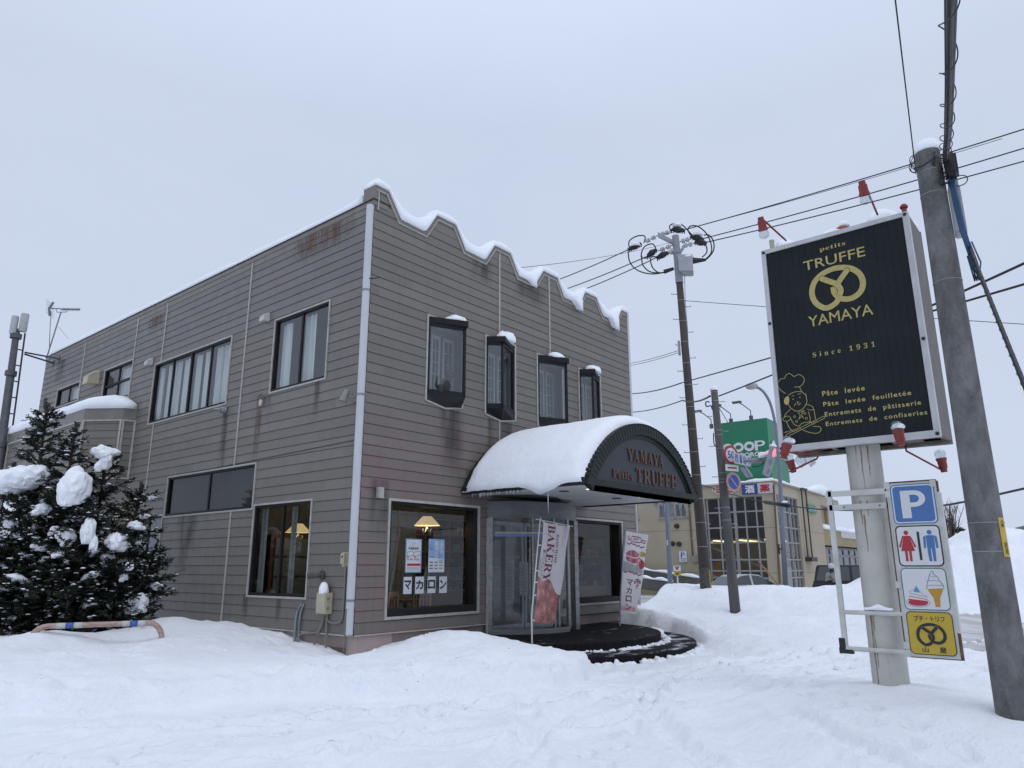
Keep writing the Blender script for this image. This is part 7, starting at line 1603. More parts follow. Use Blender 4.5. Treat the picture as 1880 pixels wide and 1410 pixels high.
zl = FL.uv(1270, 909)[1]
facade(FL, -Lw, 0, GB, zt, [(gu0, gu1, GB, gzt)]+wl).build('front_wall', BEI, store)
facade(FRt, 0, Rw, GB, zt, [(ru0, ru1, GB, rzt)]).build('side_wall', BEI, store)
mb = MB(); q = lambda u, v, z: CO+ca*u+cb*v+Vector((0, 0, z))
mb.quad(q(0.02, 0.02, zt-.5), q(Rw, 0.02, zt-.5), q(Rw, Lw, zt-.5), q(.02, Lw, zt-.5)); mb.quad(q(Rw, 0.02, GB), q(Rw, Lw, GB), q(Rw, Lw, zt), q(Rw, .02, zt)); mb.quad(q(0, Lw, GB), q(Rw, Lw, GB), q(Rw, Lw, zt), q(0, Lw, zt)); mb.build('roof', BEI2, store)
mb = MB(); mb.prism([(-Lw, zt-.02), (0.12, zt-.02), (.12, zt+.1), (-Lw, zt+.1)], FL, -.25, .10); mb.prism([(-.0, zt-.02), (Rw, zt-.02), (Rw, zt+.1), (0, zt+.1)], FRt, -.25, .095); mb.build('coping', BEI2, store)
mb = MB(); mb.box((0, 0, 0), (0, 0, 0)); mb = MB(); mb.quad(q(.5, .4, GB+.1), q(Rw-.3, .4, GB+.1), q(Rw-.3, 14, GB+.1), q(.5, 14, GB+.1)); mb.quad(q(.5, .4, zt-.6), q(Rw-.3, .4, zt-.6), q(Rw-.3, 14, zt-.6), q(.5, 14, zt-.6)); mb.quad(q(4.5, .4, GB), q(4.5, 14, GB), q(4.5, 14, zt-.6), q(4.5, .4, zt-.6)); mb.quad(q(.5, 9.5, GB), q(4.5, 9.5, GB), q(4.5, 9.5, zt-.6), q(.5, 9.5, zt-.6)); mb.build('interior_wall', mat('store_interior', (.17, .165, .16), .8), store)
mb = MB(); mb.quad(q(.6, .4, 3.1), q(4.5, .4, 3.1), q(4.5, 9.4, 3.1), q(.6, 9.4, 3.1)); mb.quad(q(1.2, 1.2, 1.4), q(1.25, 5.5, 3.1), q(2.2, 5.5, 3.1), q(2.2, 1.2, 1.4)); mb.build('mezzanine', mat('mezzanine_grey', (.22, .22, .21), .7), store)
TUBE = emit('store_light_tube', (1, .82, .42), 3.0); mb = MB()
for i in range(6):
    for j in range(4): mb.obox(q(1.0+.6*i, .9+1.5*j, 3.02), ca*.2, cb*.09, (0, 0, .03))
mb.build('ceiling_light', TUBE, store)
mb = MB(); mb.obox(q(3.4, 7.6, .9), ca*.05, cb*.7, (0, 0, .8)); mb.obox(q(3.3, 4.9, .9), ca*.05, cb*.3, (0, 0, .9)); mb.build('orange_display', mat('orange_display', (.6, .30, .06), .6), store)
def grid(fr, u0, u1, zs, us, m=GRYF):
    mb = MB(); w0 = -.16
    for u in us: mb.prism([(u-.035, GB), (u+.035, GB), (u+.035, zs[-1]), (u-.035, zs[-1])], fr, w0, w0+.10)
    for z in zs: mb.prism([(u0, z-.04), (u1, z-.04), (u1, z+.04), (u0, z+.04)], fr, w0, w0+.085)
    r = mb.build('window_grid', m, store); g = MB(); g.quad(fr.pt(u0, GB, w0+.03), fr.pt(u1, GB, w0+.03), fr.pt(u1, zs[-1], w0+.03), fr.pt(u0, zs[-1], w0+.03)); g.build('pane', STG, r); return r
zs = [FL.uv(1390, 840+y/5.87)[1] for y in (1300, 1222, 1100, 912, 745, 575)]+[gzt]
us = [FL.uv(1240+x/5.87, 840+745/5.87)[0] for x in (352, 478, 640, 655, 762, 880, 975)]; grid(FL, gu0, gu1, zs, us+[gu0, gu1])
us = [FRt.uv(1240+x/5.87, 840+745/5.87)[0] for x in (1145, 1250, 1262, 1300, 1340)]; grid(FRt, ru0, ru1, zs[:-1]+[rzt], us)
def win(fr, h):
    a, b, c, d = h; mb = MB(); mb.ring([(a, c), (b, c), (b, d), (a, d)], [(a+.06, c+.06), (b-.06, c+.06), (b-.06, d-.06), (a+.06, d-.06)], fr, -.12, -.02); mb.prism([((a+b)/2-.04, c), ((a+b)/2+.04, c), ((a+b)/2+.04, d), ((a+b)/2-.04, d)], fr, -.12, -.03); r = mb.build('window', GRYF, store)
    mb = MB(); mb.quad(fr.pt(a, c, -.09), fr.pt(b, c, -.09), fr.pt(b, d, -.09), fr.pt(a, d, -.09)); mb.build('pane', mat('grey_window_pane', (.14, .16, .17), .1), r)
    mb = MB(); mb.prism([(a-.08, c-.08), (b+.08, c-.08), (b+.08, c), (a-.08, c)], fr, -.05, .08); mb.build('sill', GRYF, r)
for h in wl: win(FL, h)
# drain pipes, box, joints
BP_ = mat('brown_pipe', (.12, .085, .06), .6)
mb = MB(); mb.tube([FL.pt(*FL.uv(1265, 922), .06), FL.pt(*FL.uv(1273, 1028), .06)], .05, 6); mb.build('drain_pipe', BP_, store)
mb = MB(); mb.tube([FL.pt(*FL.uv(1421, 890), .06), FL.pt(-.12, 0.0, .06)], .05, 6); mb.build('drain_pipe', BP_, store)
mb = MB(); a = FL.uv(1272, 1020); b = FL.uv(1283, 1032); mb.prism([(a[0], b[1]), (b[0], b[1]), (b[0], a[1]), (a[0], a[1])], FL, 0, .3); mb.build('meter_cabinet', mat('grey_cabinet', (.26, .24, .21), .6), store)
mb = MB()
for x in (1466, 1474): mb.tube([FRt.pt(*FRt.uv(x, 898), .15), FRt.pt(*FRt.uv(x+ (13 if x > 1470 else 13), 1027), .15)], .045, 6)
mb.tube([FRt.pt(*FRt.uv(1466, 897), .15), FRt.pt(*FRt.uv(1476, 899), .15)], .07, 6); a = FRt.uv(1477, 1015); b = FRt.uv(1489, 1031); mb.prism([(a[0], b[1]), (b[0], b[1]), (b[0], b[1]+.25), (a[0], b[1]+.25)], FRt, .0, .4); mb.build('escape_hoist', mat('dark_iron', (.05, .045, .045), .6), store)
mb = MB()
for z in (FL.uv(1410, 969)[1], FL.uv(1410, 1052)[1]): mb.prism([(-Lw, z-.012), (gu0, z-.012), (gu0, z+.012), (-Lw, z+.012)], FL, 0, .004); mb.prism([(gu1, z-.012), (0, z-.012), (0, z+.012), (gu1, z+.012)], FL, 0, .004); mb.prism([(ru1, z-.012), (Rw, z-.012), (Rw, z+.012), (ru1, z+.012)], FRt, 0, .004)
mb.build('render_joint', mat('joint_brown', (.22, .18, .12), .9), store)  # thin darker brown strips along the render joints
for px, py in ((1243, 966), (1247, 999), (1235, 998)): mb = MB(); u, v = FL.uv(px, py); mb.lathe(FL.pt(u, v, 0), [(0, .2), (.12, .19), (.15, .0)], 12, 0, FL.n); mb.build('vent_cap', mat('black_vent', (.03, .028, .025), .6), store)
# signs on the store
def board_sign(name, a, b, m, fr=FL, txt=None, tm=None, off=.0, pad=(.2, .18)):
    (u0, v0), (u1, v1) = fr.uv(*a), fr.uv(*b); mb = MB(); mb.prism([(u0, v0), (u1, v0), (u1, v1), (u0, v1)], fr, 0, .12); r = mb.build(name, m, store)
    if txt: mb = MB(); put_text(mb, txt, fr, u0+(u1-u0)*pad[0], v0+(v1-v0)*pad[1], u1-(u1-u0)*pad[0], v1-(v1-v0)*pad[1], .126, off); mb.build('lettering', tm, r)
    return r
board_sign('liquor_sign', (1364, 908.5), (1391.5, 888), mat('deep_blue_sign', (.035, .06, .24), .5), FL, '酒', WHITE, .035, (.22, .14)); board_sign('pharmacy_sign', (1391.7, 906.5), (1419, 886), mat('white_sign', (.55, .53, .53), .5), FL, '薬', SRED, .035, (.2, .14))
u0, v0 = FL.uv(1332, 898); rx_ = (FL.uv(1356, 898)[0]-FL.uv(1308, 898)[0])/2; mb = MB(); mb.prism(circ(u0, v0, rx_, .31, 36), FL, .0, .08); r = mb.build('oval_sign', WHITE, store); mb = MB(); mb.prism(circ(u0, v0, rx_*.94, .26, 36), FL, .0, .09); mb.build('face', mat('oval_red', (.42, .05, .06), .5), r); mb = MB(); put_text(mb, 'おいしいお店', FL, u0-rx_*.82, v0-.13, u0+rx_*.82, v0+.15, .095, .03); mb.build('lettering', WHITE, r)
board_sign('green_notice', (1481, 939.5), (1495, 929), mat('green_notice', (.05, .23, .16), .5), FRt, '出入口', WHITE, .0, (.1, .25))
r = board_sign('parking_sign', (1249, 1032), (1261, 1012), WHITE); 
(u0, v0), (u1, v1) = FL.uv(1249, 1032), FL.uv(1261, 1012)
mb = MB(); Pg(mb, u0+(u1-u0)*.24, v0+(v1-v0)*.42, (u1-u0)*.55, (v1-v0)*.48, .08, Frame(CO+FL.n*.121, -cb), .003); mb.build('letter', SGB, r); mb = MB(); mb.prism([(u0+.06, v0+(v1-v0)*.30), (u1-.06, v0+(v1-v0)*.30), (u1-.06, v0+(v1-v0)*.35), (u0+.06, v0+(v1-v0)*.35)], FL, .12, .125); mb.build('red_bar', SRED, r); mb = MB(); put_text(mb, '入口', FL, u0+.08, v0+.05, u1-.08, v0+(v1-v0)*.24, .125, .02); mb.build('lettering', INK, r)
# green roof cube
GCUBE = mat('bright_green_panel', (.014, .17, .085), .45, c2=(.014, .185, .095), scale=.4)
(gu0_, gv0), (gu1_, gv1) = FL.uv(1322, 884), FL.uv(1412, 767.5)
GO = CO+ca*.55
FG = Frame(GO, -cb); c0 = FG.uv(1417, 879); c1 = FG.uv(1407.5, 767); cl_ = FG.uv(1319, 790)[0]
gz0, gz1 = c0[1], c1[1]; gur = (c0[0]+c1[0])/2
Cn = FG.pt(gur, 0); FGr = Frame((Cn.x, Cn.y, 0), ca); gw = FGr.uv(1449, 870)[0]
mb = MB(); mb.prism([(cl_, gz0), (gur, gz0), (gur, gz1), (cl_, gz1)], FG, -gw, 0); cube = mb.build('roof_sign', GCUBE, store)
LTR = mat('sign_lettering_white', (.68, .70, .70), .4)
mb = MB(); bl_, tr_ = FG.uv(1327, 838), FG.uv(1405, 811); 
def C_let(u0, u1, v0, v1, kind_):
    cu_, cv_ = (u0+u1)/2, (v0+v1)/2; t = .27*(v1-v0)
    if kind_ == 'O': mb.ring(circ(cu_, cv_, (u1-u0)/2, (v1-v0)/2, 32), circ(cu_, cv_, (u1-u0)/2-t, (v1-v0)/2-t, 32), FG, 0, .04)
    if kind_ == 'C':
        O_ = circ(cu_, cv_, (u1-u0)/2, (v1-v0)/2, 30, 35, 325); I_ = circ(cu_, cv_, (u1-u0)/2-t, (v1-v0)/2-t, 30, 35, 325)
        for i in range(29): q_ = [O_[i], O_[i+1], I_[i+1], I_[i]]; mb.add([FG.pt(*x, .04) for x in q_], [(0, 1, 2, 3)])
    if kind_ == 'P': Pg(mb, u0, v0, u1-u0, v1-v0, t*1.05, FG, .04)
Wt = tr_[0]-bl_[0]; hh = FG.uv(1375, 810.8)[1]-FG.uv(1375, 828.5)[1]; bl_ = (FG.uv(1326, 820)[0], FG.uv(1375, 828.5)[1]-.1)
for i, k_ in enumerate('COOP'): x_ = FG.uv(1326+20.1*i, 820)[0]; x2_ = FG.uv(1326+20.1*i+19.6, 820)[0]; C_let(x_, x2_, bl_[1]+.1, bl_[1]+.1+hh, k_)
sv = FG.uv(1370, 839.5)[1], FG.uv(1370, 831.5)[1]; put_text(mb, 'SAPPORO', FG, FG.uv(1339, 835)[0], sv[0], FG.uv(1396, 835)[0], sv[1], .04, .035); mb.build('lettering', LTR, cube)
mb = MB(); gh = gz1-gz0; put_text(mb, 'COOP', FGr, gw*.14, bl_[1]+.1, gw*.88, bl_[1]+.1+hh, .04, .06); put_text(mb, 'SAPPORO', FGr, gw*.2, sv[0], gw*.86, sv[1], .04, .035); mb.build('lettering', LTR, cube)
mb = MB(); mb.prism([(cl_+.3, zt-.4), (gur-.3, zt-.4), (gur-.3, gz0), (cl_+.3, gz0)], FG, -gw+.3, -.3); mb.build('sign_plinth', BLACK, cube)
for px, py in ((1305, 783), (1341, 773), (1378, 767.5)):
    p = FG.pt(*FG.uv(px, py), -.1); mb = MB(); mb.tube([p-Vector((0, 0, .1)), p+Vector((0, 0, .15))], .12, 8); mb.tube([p, p+Vector((0, 0, .45))+FG.n*.0, p+Vector((0, 0, .75))+FG.n*.5+cb*.25, p+Vector((0, 0, .85))+FG.n*.9+cb*.4], .03, 6); mb.obox(p+Vector((0, 0, .83))+FG.n*1.0+cb*.42, cb*.25, FG.n*.12, (0, 0, .05)); mb.build('sign_lamp', mat('lamp_dark_grey', (.08, .085, .09), .5), cube)
# low entrance block and pergola on the right
ez1 = FRt.uv(1520, 972)[1]; eu1 = FRt.uv(1700, 985)[0]; EB = Frame(CO-FRt.n*1.5, ca)
facade(FRt, Rw, Rw+22, FRt.uv(1530, 1002)[1], ez1, []).build('entrance_fascia', BEI2, store)
mb = MB(); mb.quad(FRt.pt(Rw, ez1), FRt.pt(Rw+22, ez1), FRt.pt(Rw+22, ez1, -6), FRt.pt(Rw, ez1, -6)); mb.quad(FRt.pt(Rw, ez1-.9), FRt.pt(Rw+22, ez1-.9), FRt.pt(Rw+22, ez1-.9, -6), FRt.pt(Rw, ez1-.9, -6)); mb.quad(FRt.pt(Rw, GB, -6), FRt.pt(Rw+22, GB, -6), FRt.pt(Rw+22, ez1, -6), FRt.pt(Rw, ez1, -6)); mb.quad(FRt.pt(Rw+9, GB, -6), FRt.pt(Rw+9, GB, -1.45), FRt.pt(Rw+9, ez1-.9, -1.45), FRt.pt(Rw+9, ez1-.9, -6)); mb.quad(FRt.pt(Rw+22, GB, -6), FRt.pt(Rw+22, GB, -.1), FRt.pt(Rw+22, ez1, -.1), FRt.pt(Rw+22, ez1, -6)); mb.build('entrance_roof', mat('entrance_interior', (.15, .13, .11), .8), store)
ez0 = FRt.uv(1530, 1002)[1]; mb = MB()
for k in range(9): u = Rw+.6+k*2.0; mb.prism([(u-.06, GB), (u+.06, GB), (u+.06, ez0), (u-.06, ez0)], FRt, -1.4, -1.3)
for z in (FRt.uv(1530, 1018)[1], ez0-.06): mb.prism([(Rw+.3, z-.08), (Rw+22, z-.08), (Rw+22, z+.08), (Rw+.3, z+.08)], FRt, -1.42, -1.28)
r = mb.build('entrance_glazing', GRYF, store); mb = MB(); mb.quad(FRt.pt(Rw+.2, GB, -1.36), FRt.pt(Rw+22, GB, -1.36), FRt.pt(Rw+22, ez0, -1.36), FRt.pt(Rw+.2, ez0, -1.36)); mb.build('pane', STG, r)
mb = MB()
for i in range(5):
    for j in range(3): mb.obox(FRt.pt(Rw+1.2+i*1.1, ez0-.35, -2.2-j*1.1), ca*.4, FRt.n*.06, (0, 0, .03))
mb.build('ceiling_light', TUBE, store); mb = MB(); mb.obox(FRt.pt(Rw+1.8, .9, -3.0), ca*1.0, FRt.n*.1, (0, 0, .7)); mb.build('orange_display', mat('warm_display', (.55, .28, .08), .6), store); mb = MB(); mb.obox(FRt.pt(Rw+5.2, 1.3, -2.5), ca*.9, FRt.n*.1, (0, 0, .5)); mb.build('red_display', mat('red_display', (.4, .08, .06), .6), store)
mb = MB(); a, b = FRt.uv(1544, 987), FRt.uv(1570, 977); mb.prism([(a[0], a[1]), (b[0], a[1]), (b[0], b[1]), (a[0], b[1])], FRt, 0, .05); mb.build('blank_board', WHITEP, store)
for px0, px1 in ((1519, 1524), (1530, 1538)): 
    a, b = FRt.uv(px0, 970)[0], FRt.uv(px1, 970)[0]; z1_ = FRt.uv(1524, 925)[1]; mb = MB(); mb.prism([(a, ez1), (b, ez1), (b, z1_), (a, z1_)], FRt, -.8, -.3); mb.build('pergola_post', BEI2, store)
mb = MB(); a = FRt.uv(1509, 930)[0]; b = FRt.uv(1540, 930)[0]; z0_, z1_ = FRt.uv(1519, 930)[1], FRt.uv(1519, 914)[1]; mb.prism([(Rw-.02, z0_), (b, z0_), (b, z1_), (Rw-.02, z1_)], FRt, -.8, -.0); mb.build('pergola_beam', BEI, store)
mb = MB()
for k in range(6): u = Rw+.3+k*.45; mb.prism([(u, ez1), (u+.04, ez1), (u+.04, ez1+.9-.05*k), (u, ez1+.9-.05*k)], FRt, -2.0, -1.96)
mb.prism([(Rw+.2, ez1+.85), (Rw+3, ez1+.60), (Rw+3, ez1+.64), (Rw+.2, ez1+.89)], FRt, -2.0, -1.95); mb.build('roof_rail', mat('rail_dark', (.08, .085, .09), .5), store)
# ramp walls at the left
RW_ = mat('grey_ramp_concrete', (.12, .115, .11), .9, c2=(.08, .078, .075), scale=1.5); DK = CO+FL.n*1.2; FD_ = Frame(DK, -cb)
for nm, tl, tr, bl, off in (('upper', (1120, 1037), (1300, 1064), 14, 0), ('lower', (1120, 1054), (1232, 1068), 13, 1.6)):
    fr = Frame(DK+FL.n*off, -cb); a = fr.uv(*tl); b = fr.uv(*tr); th = 1.0 if nm == 'upper' else .55
    mb = MB(); mb.prism([(a[0]-6, a[1]-th+.5), (b[0], b[1]-th), (b[0], b[1]), (a[0], a[1]), (a[0]-6, a[1]+.5)], fr, -.3, 0); tag(mb.build('ramp_wall', RW_), 'dark sloping concrete ramp wall by the supermarket, %s one' % nm, 'wall', 'ramp walls')
    mb = MB(); drift(mb, [fr.pt(a[0]+(b[0]-a[0])*t, a[1]+(b[1]-a[1])*t, -.15) for t in np.linspace(0, 1, 20)], lambda i: .12+.06*math.sin(i*1.3), FL.n*.17); snow_on(mb, 'snow strip on the %s ramp wall by the supermarket' % nm)
# yield-style entry sign on a short post
ys = onD(1249, 1040, 34); yn = Vector((ys.x, ys.y, 0)).normalized(); fy_ = Frame(ys, Vector((yn.y, -yn.x, 0))); tsn = thing('entry_sign', 'small white and yellow board with an inverted red triangle on a post', 'sign', (ys.x, ys.y, .4))
uv = lambda px, py: fy_.uv(px, py)
mb = MB(); a, b = uv(1236.5, 1048.5), uv(1249.5, 1038.5); mb.prism([(a[0], a[1]), (b[0], a[1]), (b[0], b[1]), (a[0], b[1])], fy_, -.02, 0); r = mb.build('white_plate', WHITE, tsn)
mb = MB(); c = ((a[0]+b[0])/2, (a[1]+b[1])/2); s_ = (b[0]-a[0]); mb.prism([(c[0]-.36*s_, c[1]+.26*s_), (c[0]+.0*s_, c[1]-.30*s_), (c[0]+.36*s_, c[1]+.26*s_)], fy_, 0, .005); mb.build('triangle', mat('dull_red', (.30, .05, .06), .5), r); mb = MB(); put_text(mb, '止まれ', fy_, c[0]-.2*s_, c[1]+.06*s_, c[0]+.2*s_, c[1]+.17*s_, .008, .01); mb.build('lettering', WHITE, r)
mb = MB(); a2, b2_ = uv(1237.5, 1057.5), uv(1250, 1049); mb.prism([(a2[0], a2[1]), (b2_[0], a2[1]), (b2_[0], b2_[1]), (a2[0], b2_[1])], fy_, -.02, 0); r = mb.build('yellow_plate', YEL, tsn); mb = MB(); put_text(mb, '徐行', fy_, a2[0]+.08, a2[1]+.04, b2_[0]-.08, b2_[1]-.04, .006, .02); mb.build('lettering', INK, r)
mb = MB(); p = fy_.pt((a[0]+b[0])/2, 0); mb.tube([fy_.pt((a[0]+b[0])/2, b[1]-.1, -.05), Vector((p.x, p.y, .2))], .035, 8); mb.build('post', WHITE, tsn)
# roof snow on the store
mb = MB(); drift(mb, [FL.pt(u, zt+.09, -.12) for u in np.linspace(-18, -.05, 60)], lambda i: .16+.10*mnoise.noise(Vector((i*.4, 1, 1))), cb*0+FL.n*.26, seed=3); snow_on(mb, 'snow edge along the street side roof of the supermarket')
mb = MB(); P = [FRt.pt(u, zt+.09, -.14) for u in np.linspace(.2, Rw+2.2, 30)]; drift(mb, P, lambda i: .15+.06*mnoise.noise(Vector((i*.4, 4, 1)))+.55*math.exp(-((i-25)/5)**2), FRt.n*.3, seed=6); snow_on(mb, 'thick snow edge on the side roof and pergola of the supermarket')
mb = MB(); drift(mb, [FRt.pt(u, ez1, -.35) for u in np.linspace(Rw+.1, Rw+20, 30)], lambda i: .30+.05*math.sin(i), FRt.n*.42, seed=8); snow_on(mb, 'snow layer on the low entrance roof of the supermarket')
# wall at far right edge: small grey building
gh_ = onD(1868, 1010, 46); fg = Frame(gh_, (AX_R.x, AX_R.y, 0)); gb_ = thing('grey_shed', 'small pale grey building with snowy roof at the right edge', 'building', (gh_.x, gh_.y, 0)); a = fg.uv(1858, 1003); b = fg.uv(1905, 985)
mb = MB(); mb.prism([(a[0], -.2), (a[0]+9, -.2), (a[0]+9, a[1]+2.2), (a[0], a[1]+.25)], fg, -6, 0); mb.build('wall', mat('pale_grey_wall', (.40, .40, .40), .8), gb_); mb = MB(); mb.prism([(a[0]-.5, a[1]+.16), (a[0]+9, a[1]+2.25), (a[0]+9, a[1]+2.42), (a[0]-.5, a[1]+.33)], fg, -6.3, .3); mb.build('roof', mat('dark_roof_edge', (.08, .075, .07), .7), gb_)
mb = MB(); mb.prism([(a[0]+1.6, a[1]-1.0), (a[0]+2.4, a[1]-1.0), (a[0]+2.4, a[1]-.2), (a[0]+1.6, a[1]-.2)], fg, 0, .03); mb.build('window', DARKF, gb_)
mb = MB(); drift(mb, [fg.pt(a[0]-.5+9.4*t, a[1]+.33+2.09*t, -.1) for t in np.linspace(0, 1, 16)], lambda i: .18, fg.n*.4); snow_on(mb, 'snow on the roof edge of the small grey building')
# bare bush and dark shrub on the big heap
def bare(c, h, sp, n_, label):
    t = thing('bare_tree', label, 'tree', c); random.seed(int(c.x*10)); mb = MB(); tw = MB()
    for k in range(n_):
        a = random.uniform(0, 6.28); s = random.uniform(.2, 1)*sp; p0 = Vector(c)+Vector((math.cos(a)*s*.35, math.sin(a)*s*.35, -.3)); p1 = Vector(c)+Vector((math.cos(a)*s*.7, math.sin(a)*s*.7, h*.55)); p2 = Vector(c)+Vector((math.cos(a)*s, math.sin(a)*s, h*random.uniform(.75, 1.05)))
        mb.tube([p0, p1, p2], [.035, .022, .008], 5)
        for j in range(5): q_ = p0.lerp(p1, .4+.13*j) if j < 3 else p1.lerp(p2, .3*(j-2)); b = random.uniform(0, 6.28); tw.tube([q_, q_+Vector((math.cos(b)*.35, math.sin(b)*.35, random.uniform(.3, .8)))], [.014, .005], 4)
    m = mat('bare_twig', (.11, .085, .07), .9); mb.build('trunk', m, t); tw.build('crown', m, t)
c = onD(1742, 980, 40); bare(Vector((c.x, c.y, c.z)), 1.5, 1.0, 26, 'leafless bush with many upright stems on top of the big snow heap')
random.seed(3); c = onD(1759, 974, 40); sb_ = thing('dark_shrub', 'small dark evergreen shrub poking out of the big snow heap', 'shrub', (c.x, c.y, c.z)); mb = MB(); mb.tube([c-Vector((0, 0, .4)), c+Vector((0, 0, .2))], .04, 5); mb.build('stem', BARK, sb_); mb = MB()
for k in range(420):
    d = Vector((random.gauss(0, 1), random.gauss(0, 1), abs(random.gauss(0, .8)))).normalized()*random.uniform(.1, .42); p = c+Vector((d.x, d.y, d.z*.7-.1)); u_ = Vector((random.gauss(0, 1), random.gauss(0, 1), random.gauss(0, 1))).normalized()*.07; v_ = u_.orthogonal().normalized()*.03; mb.quad(p-u_, p+v_, p+u_, p-v_)
mb.build('foliage', LEAF, sb_)
# ================================================================== CARS
def car(name, label, c, yaw, L_, Wd, prof, roof, glassz, paint, wr=.33):
    """prof: lower body side outline, roof: greenhouse outline (x along car, z)"""
    t = thing(name, label, 'car', c); cy, sy = math.cos(yaw), math.sin(yaw)
    T = lambda x, y, z: (c[0]+x*cy-y*sy, c[1]+x*sy+y*cy, c[2]+z)
    def loft(o, w0, w1, wtop, zb, zt_):
        mb = MB(); n = len(o); vs = []
        for s in (-1, -.92, .92, 1):
            for x, z in o:
                f = (z-zb)/max(zt_-zb, .01); wd = w0+(wtop-w0)*max(0, f); k = 1 if abs(s) < 1 else .97; vs.append(T(x*(1 if abs(s) < 1 else .985), s*wd/2, z*1 if abs(s) < 1 else z*.985+.01))
        fs = [tuple(range(n-1, -1, -1)), tuple(range(3*n, 4*n))]
        for b in range(3):
            for i in range(n): j = (i+1) % n; fs.append((b*n+i, b*n+j, (b+1)*n+j, (b+1)*n+i))
        return mb.add(vs, fs)
    bd = loft(prof, Wd, Wd, Wd*.97, .2, 1.0).build('body', paint, t, auto=35)
    loft(roof, Wd*.95, Wd*.95, Wd*.74, glassz, max(z for x, z in roof)).build('cabin', paint, t, auto=35)
    gz_ = max(z for x, z in roof); inner = [(x*.93+(roof[0][0]+roof[-1][0])/2*.07, glassz+.04+(z-glassz)*.84) for x, z in roof]
    cg = mat('car_glass', (.05, .06, .065), .05, spec=.8)
    for s in (-1, 1):
        for lo, hi in ((0, .47), (.51, 1)):
            mb = MB()
            xs_ = np.linspace(inner[0][0]+(inner[-1][0]-inner[0][0])*lo, inner[0][0]+(inner[-1][0]-inner[0][0])*hi, 9); tp_ = []
            for x in xs_:
                z = max([a[1]+(b[1]-a[1])*(x-a[0])/(b[0]-a[0]) for a, b in zip(inner, inner[1:]) if min(a[0], b[0])-1e-6 <= x <= max(a[0], b[0])+1e-6 and abs(b[0]-a[0]) > 1e-6] or [glassz+.05]); tp_.append(z)
            wz = lambda z: (Wd*.95+(Wd*.74-Wd*.95)*(z-glassz)/(gz_-glassz))/2+.006
            for i in range(8): mb.quad(T(xs_[i], s*wz(glassz+.04), glassz+.04), T(xs_[i+1], s*wz(glassz+.04), glassz+.04), T(xs_[i+1], s*wz(tp_[i+1]), tp_[i+1]), T(xs_[i], s*wz(tp_[i]), tp_[i]))
            mb.build('side_window', cg, t)
    for nm, (p, q_) in (('windscreen', (roof[0], roof[1])), ('rear_window', (roof[-2], roof[-1]))):
        mb = MB(); dx = -.015 if p[0] < 0 or nm == 'windscreen' else .015; dx = -.012 if nm == 'windscreen' else .012
        a = (p[0]+(q_[0]-p[0])*.12+dx, p[1]+(q_[1]-p[1])*.12+.01); b = (p[0]+(q_[0]-p[0])*.88+dx, p[1]+(q_[1]-p[1])*.88+.01); mb.quad(T(a[0], -Wd*.38, a[1]), T(a[0], Wd*.38, a[1]), T(b[0], Wd*.34, b[1]), T(b[0], -Wd*.34, b[1])); mb.build(nm, cg, t)
    x0, x1 = prof[0][0], prof[-1][0]; xs_ = [x for x, z in prof]; xa, xb = min(xs_), max(xs_)
    for x in (xa+L_*.19, xb-L_*.20):
        for s in (-1, 1):
            mb = MB(); ctr = Vector(T(x, s*Wd*.42, wr)); ax = Vector(T(0, s, 0))-Vector(T(0, 0, 0)); mb.lathe(ctr, [(0, -.1), (wr*.9, -.1), (wr, -.07), (wr, .09), (wr*.92, .11), (wr*.6, .11), (0, .10)], 22, 0, ax); w = mb.build('wheel', BLACK, t, auto=40); mb = MB(); mb.lathe(ctr, [(wr*.6, .112), (wr*.5, .12), (0, .122)], 16, 0, ax); mb.build('rim', STEEL2, w)
    for s in (-1, 1):
        mb = MB(); mb.obox(T(xa+.03, s*Wd*.36, .72), Vector(T(.06, 0, 0))-Vector(T(0, 0, 0)), Vector(T(0, .16, 0))-Vector(T(0, 0, 0)), (0, 0, .08)); mb.build('headlight', mat('headlight', (.55, .56, .58), .15), t); mb = MB(); mb.obox(T(xb-.03, s*Wd*.40, .80), Vector(T(.05, 0, 0))-Vector(T(0, 0, 0)), Vector(T(0, .1, 0))-Vector(T(0, 0, 0)), (0, 0, .12)); mb.build('tail_light', RED, t)
        mb = MB(); mb.obox(T(roof[0][0]+.25, s*(Wd*.5+.09), glassz+.06), Vector(T(.05, 0, 0))-Vector(T(0, 0, 0)), Vector(T(0, .09, 0))-Vector(T(0, 0, 0)), (0, 0, .06)); mb.build('mirror', paint, t)
    return t
p = onD(1352, 1060, 33.5); dirv = hdir
yaw_ = math.atan2(dirv.y, dirv.x)
WCAR = mat('white_car_paint', (.55, .57, .60), .25); BCAR = mat('black_car_paint', (.012, .013, .018), .2)
car('parked_car', 'white sedan parked behind the snowbank before the supermarket', (p.x, p.y, -.22), yaw_+.35, 4.4, 1.7, [(-2.2, .3), (-2.2, .7), (-1.9, .86), (-.9, .95), (1.7, .97), (2.15, .9), (2.2, .35), (2.1, .25), (-2.1, .22)], [(-1.05, .93), (-.35, 1.40), (.1, 1.46), (.75, 1.43), (1.65, .96)], .95, WCAR)
p = onD(1578, 1060, 32.5); car('parked_car', 'black boxy minivan parked by the supermarket entrance', (p.x, p.y, -.16), yaw_+math.pi-.42, 3.9, 1.75, [(-1.95, .35), (-1.95, .85), (-1.6, 1.0), (-.9, 1.08), (1.9, 1.1), (1.95, .9), (1.95, .35), (1.8, .28), (-1.8, .28)], [(-1.15, 1.06), (-.55, 1.70), (-.2, 1.80), (1.7, 1.80), (1.88, 1.1)], 1.08, BCAR, .36)
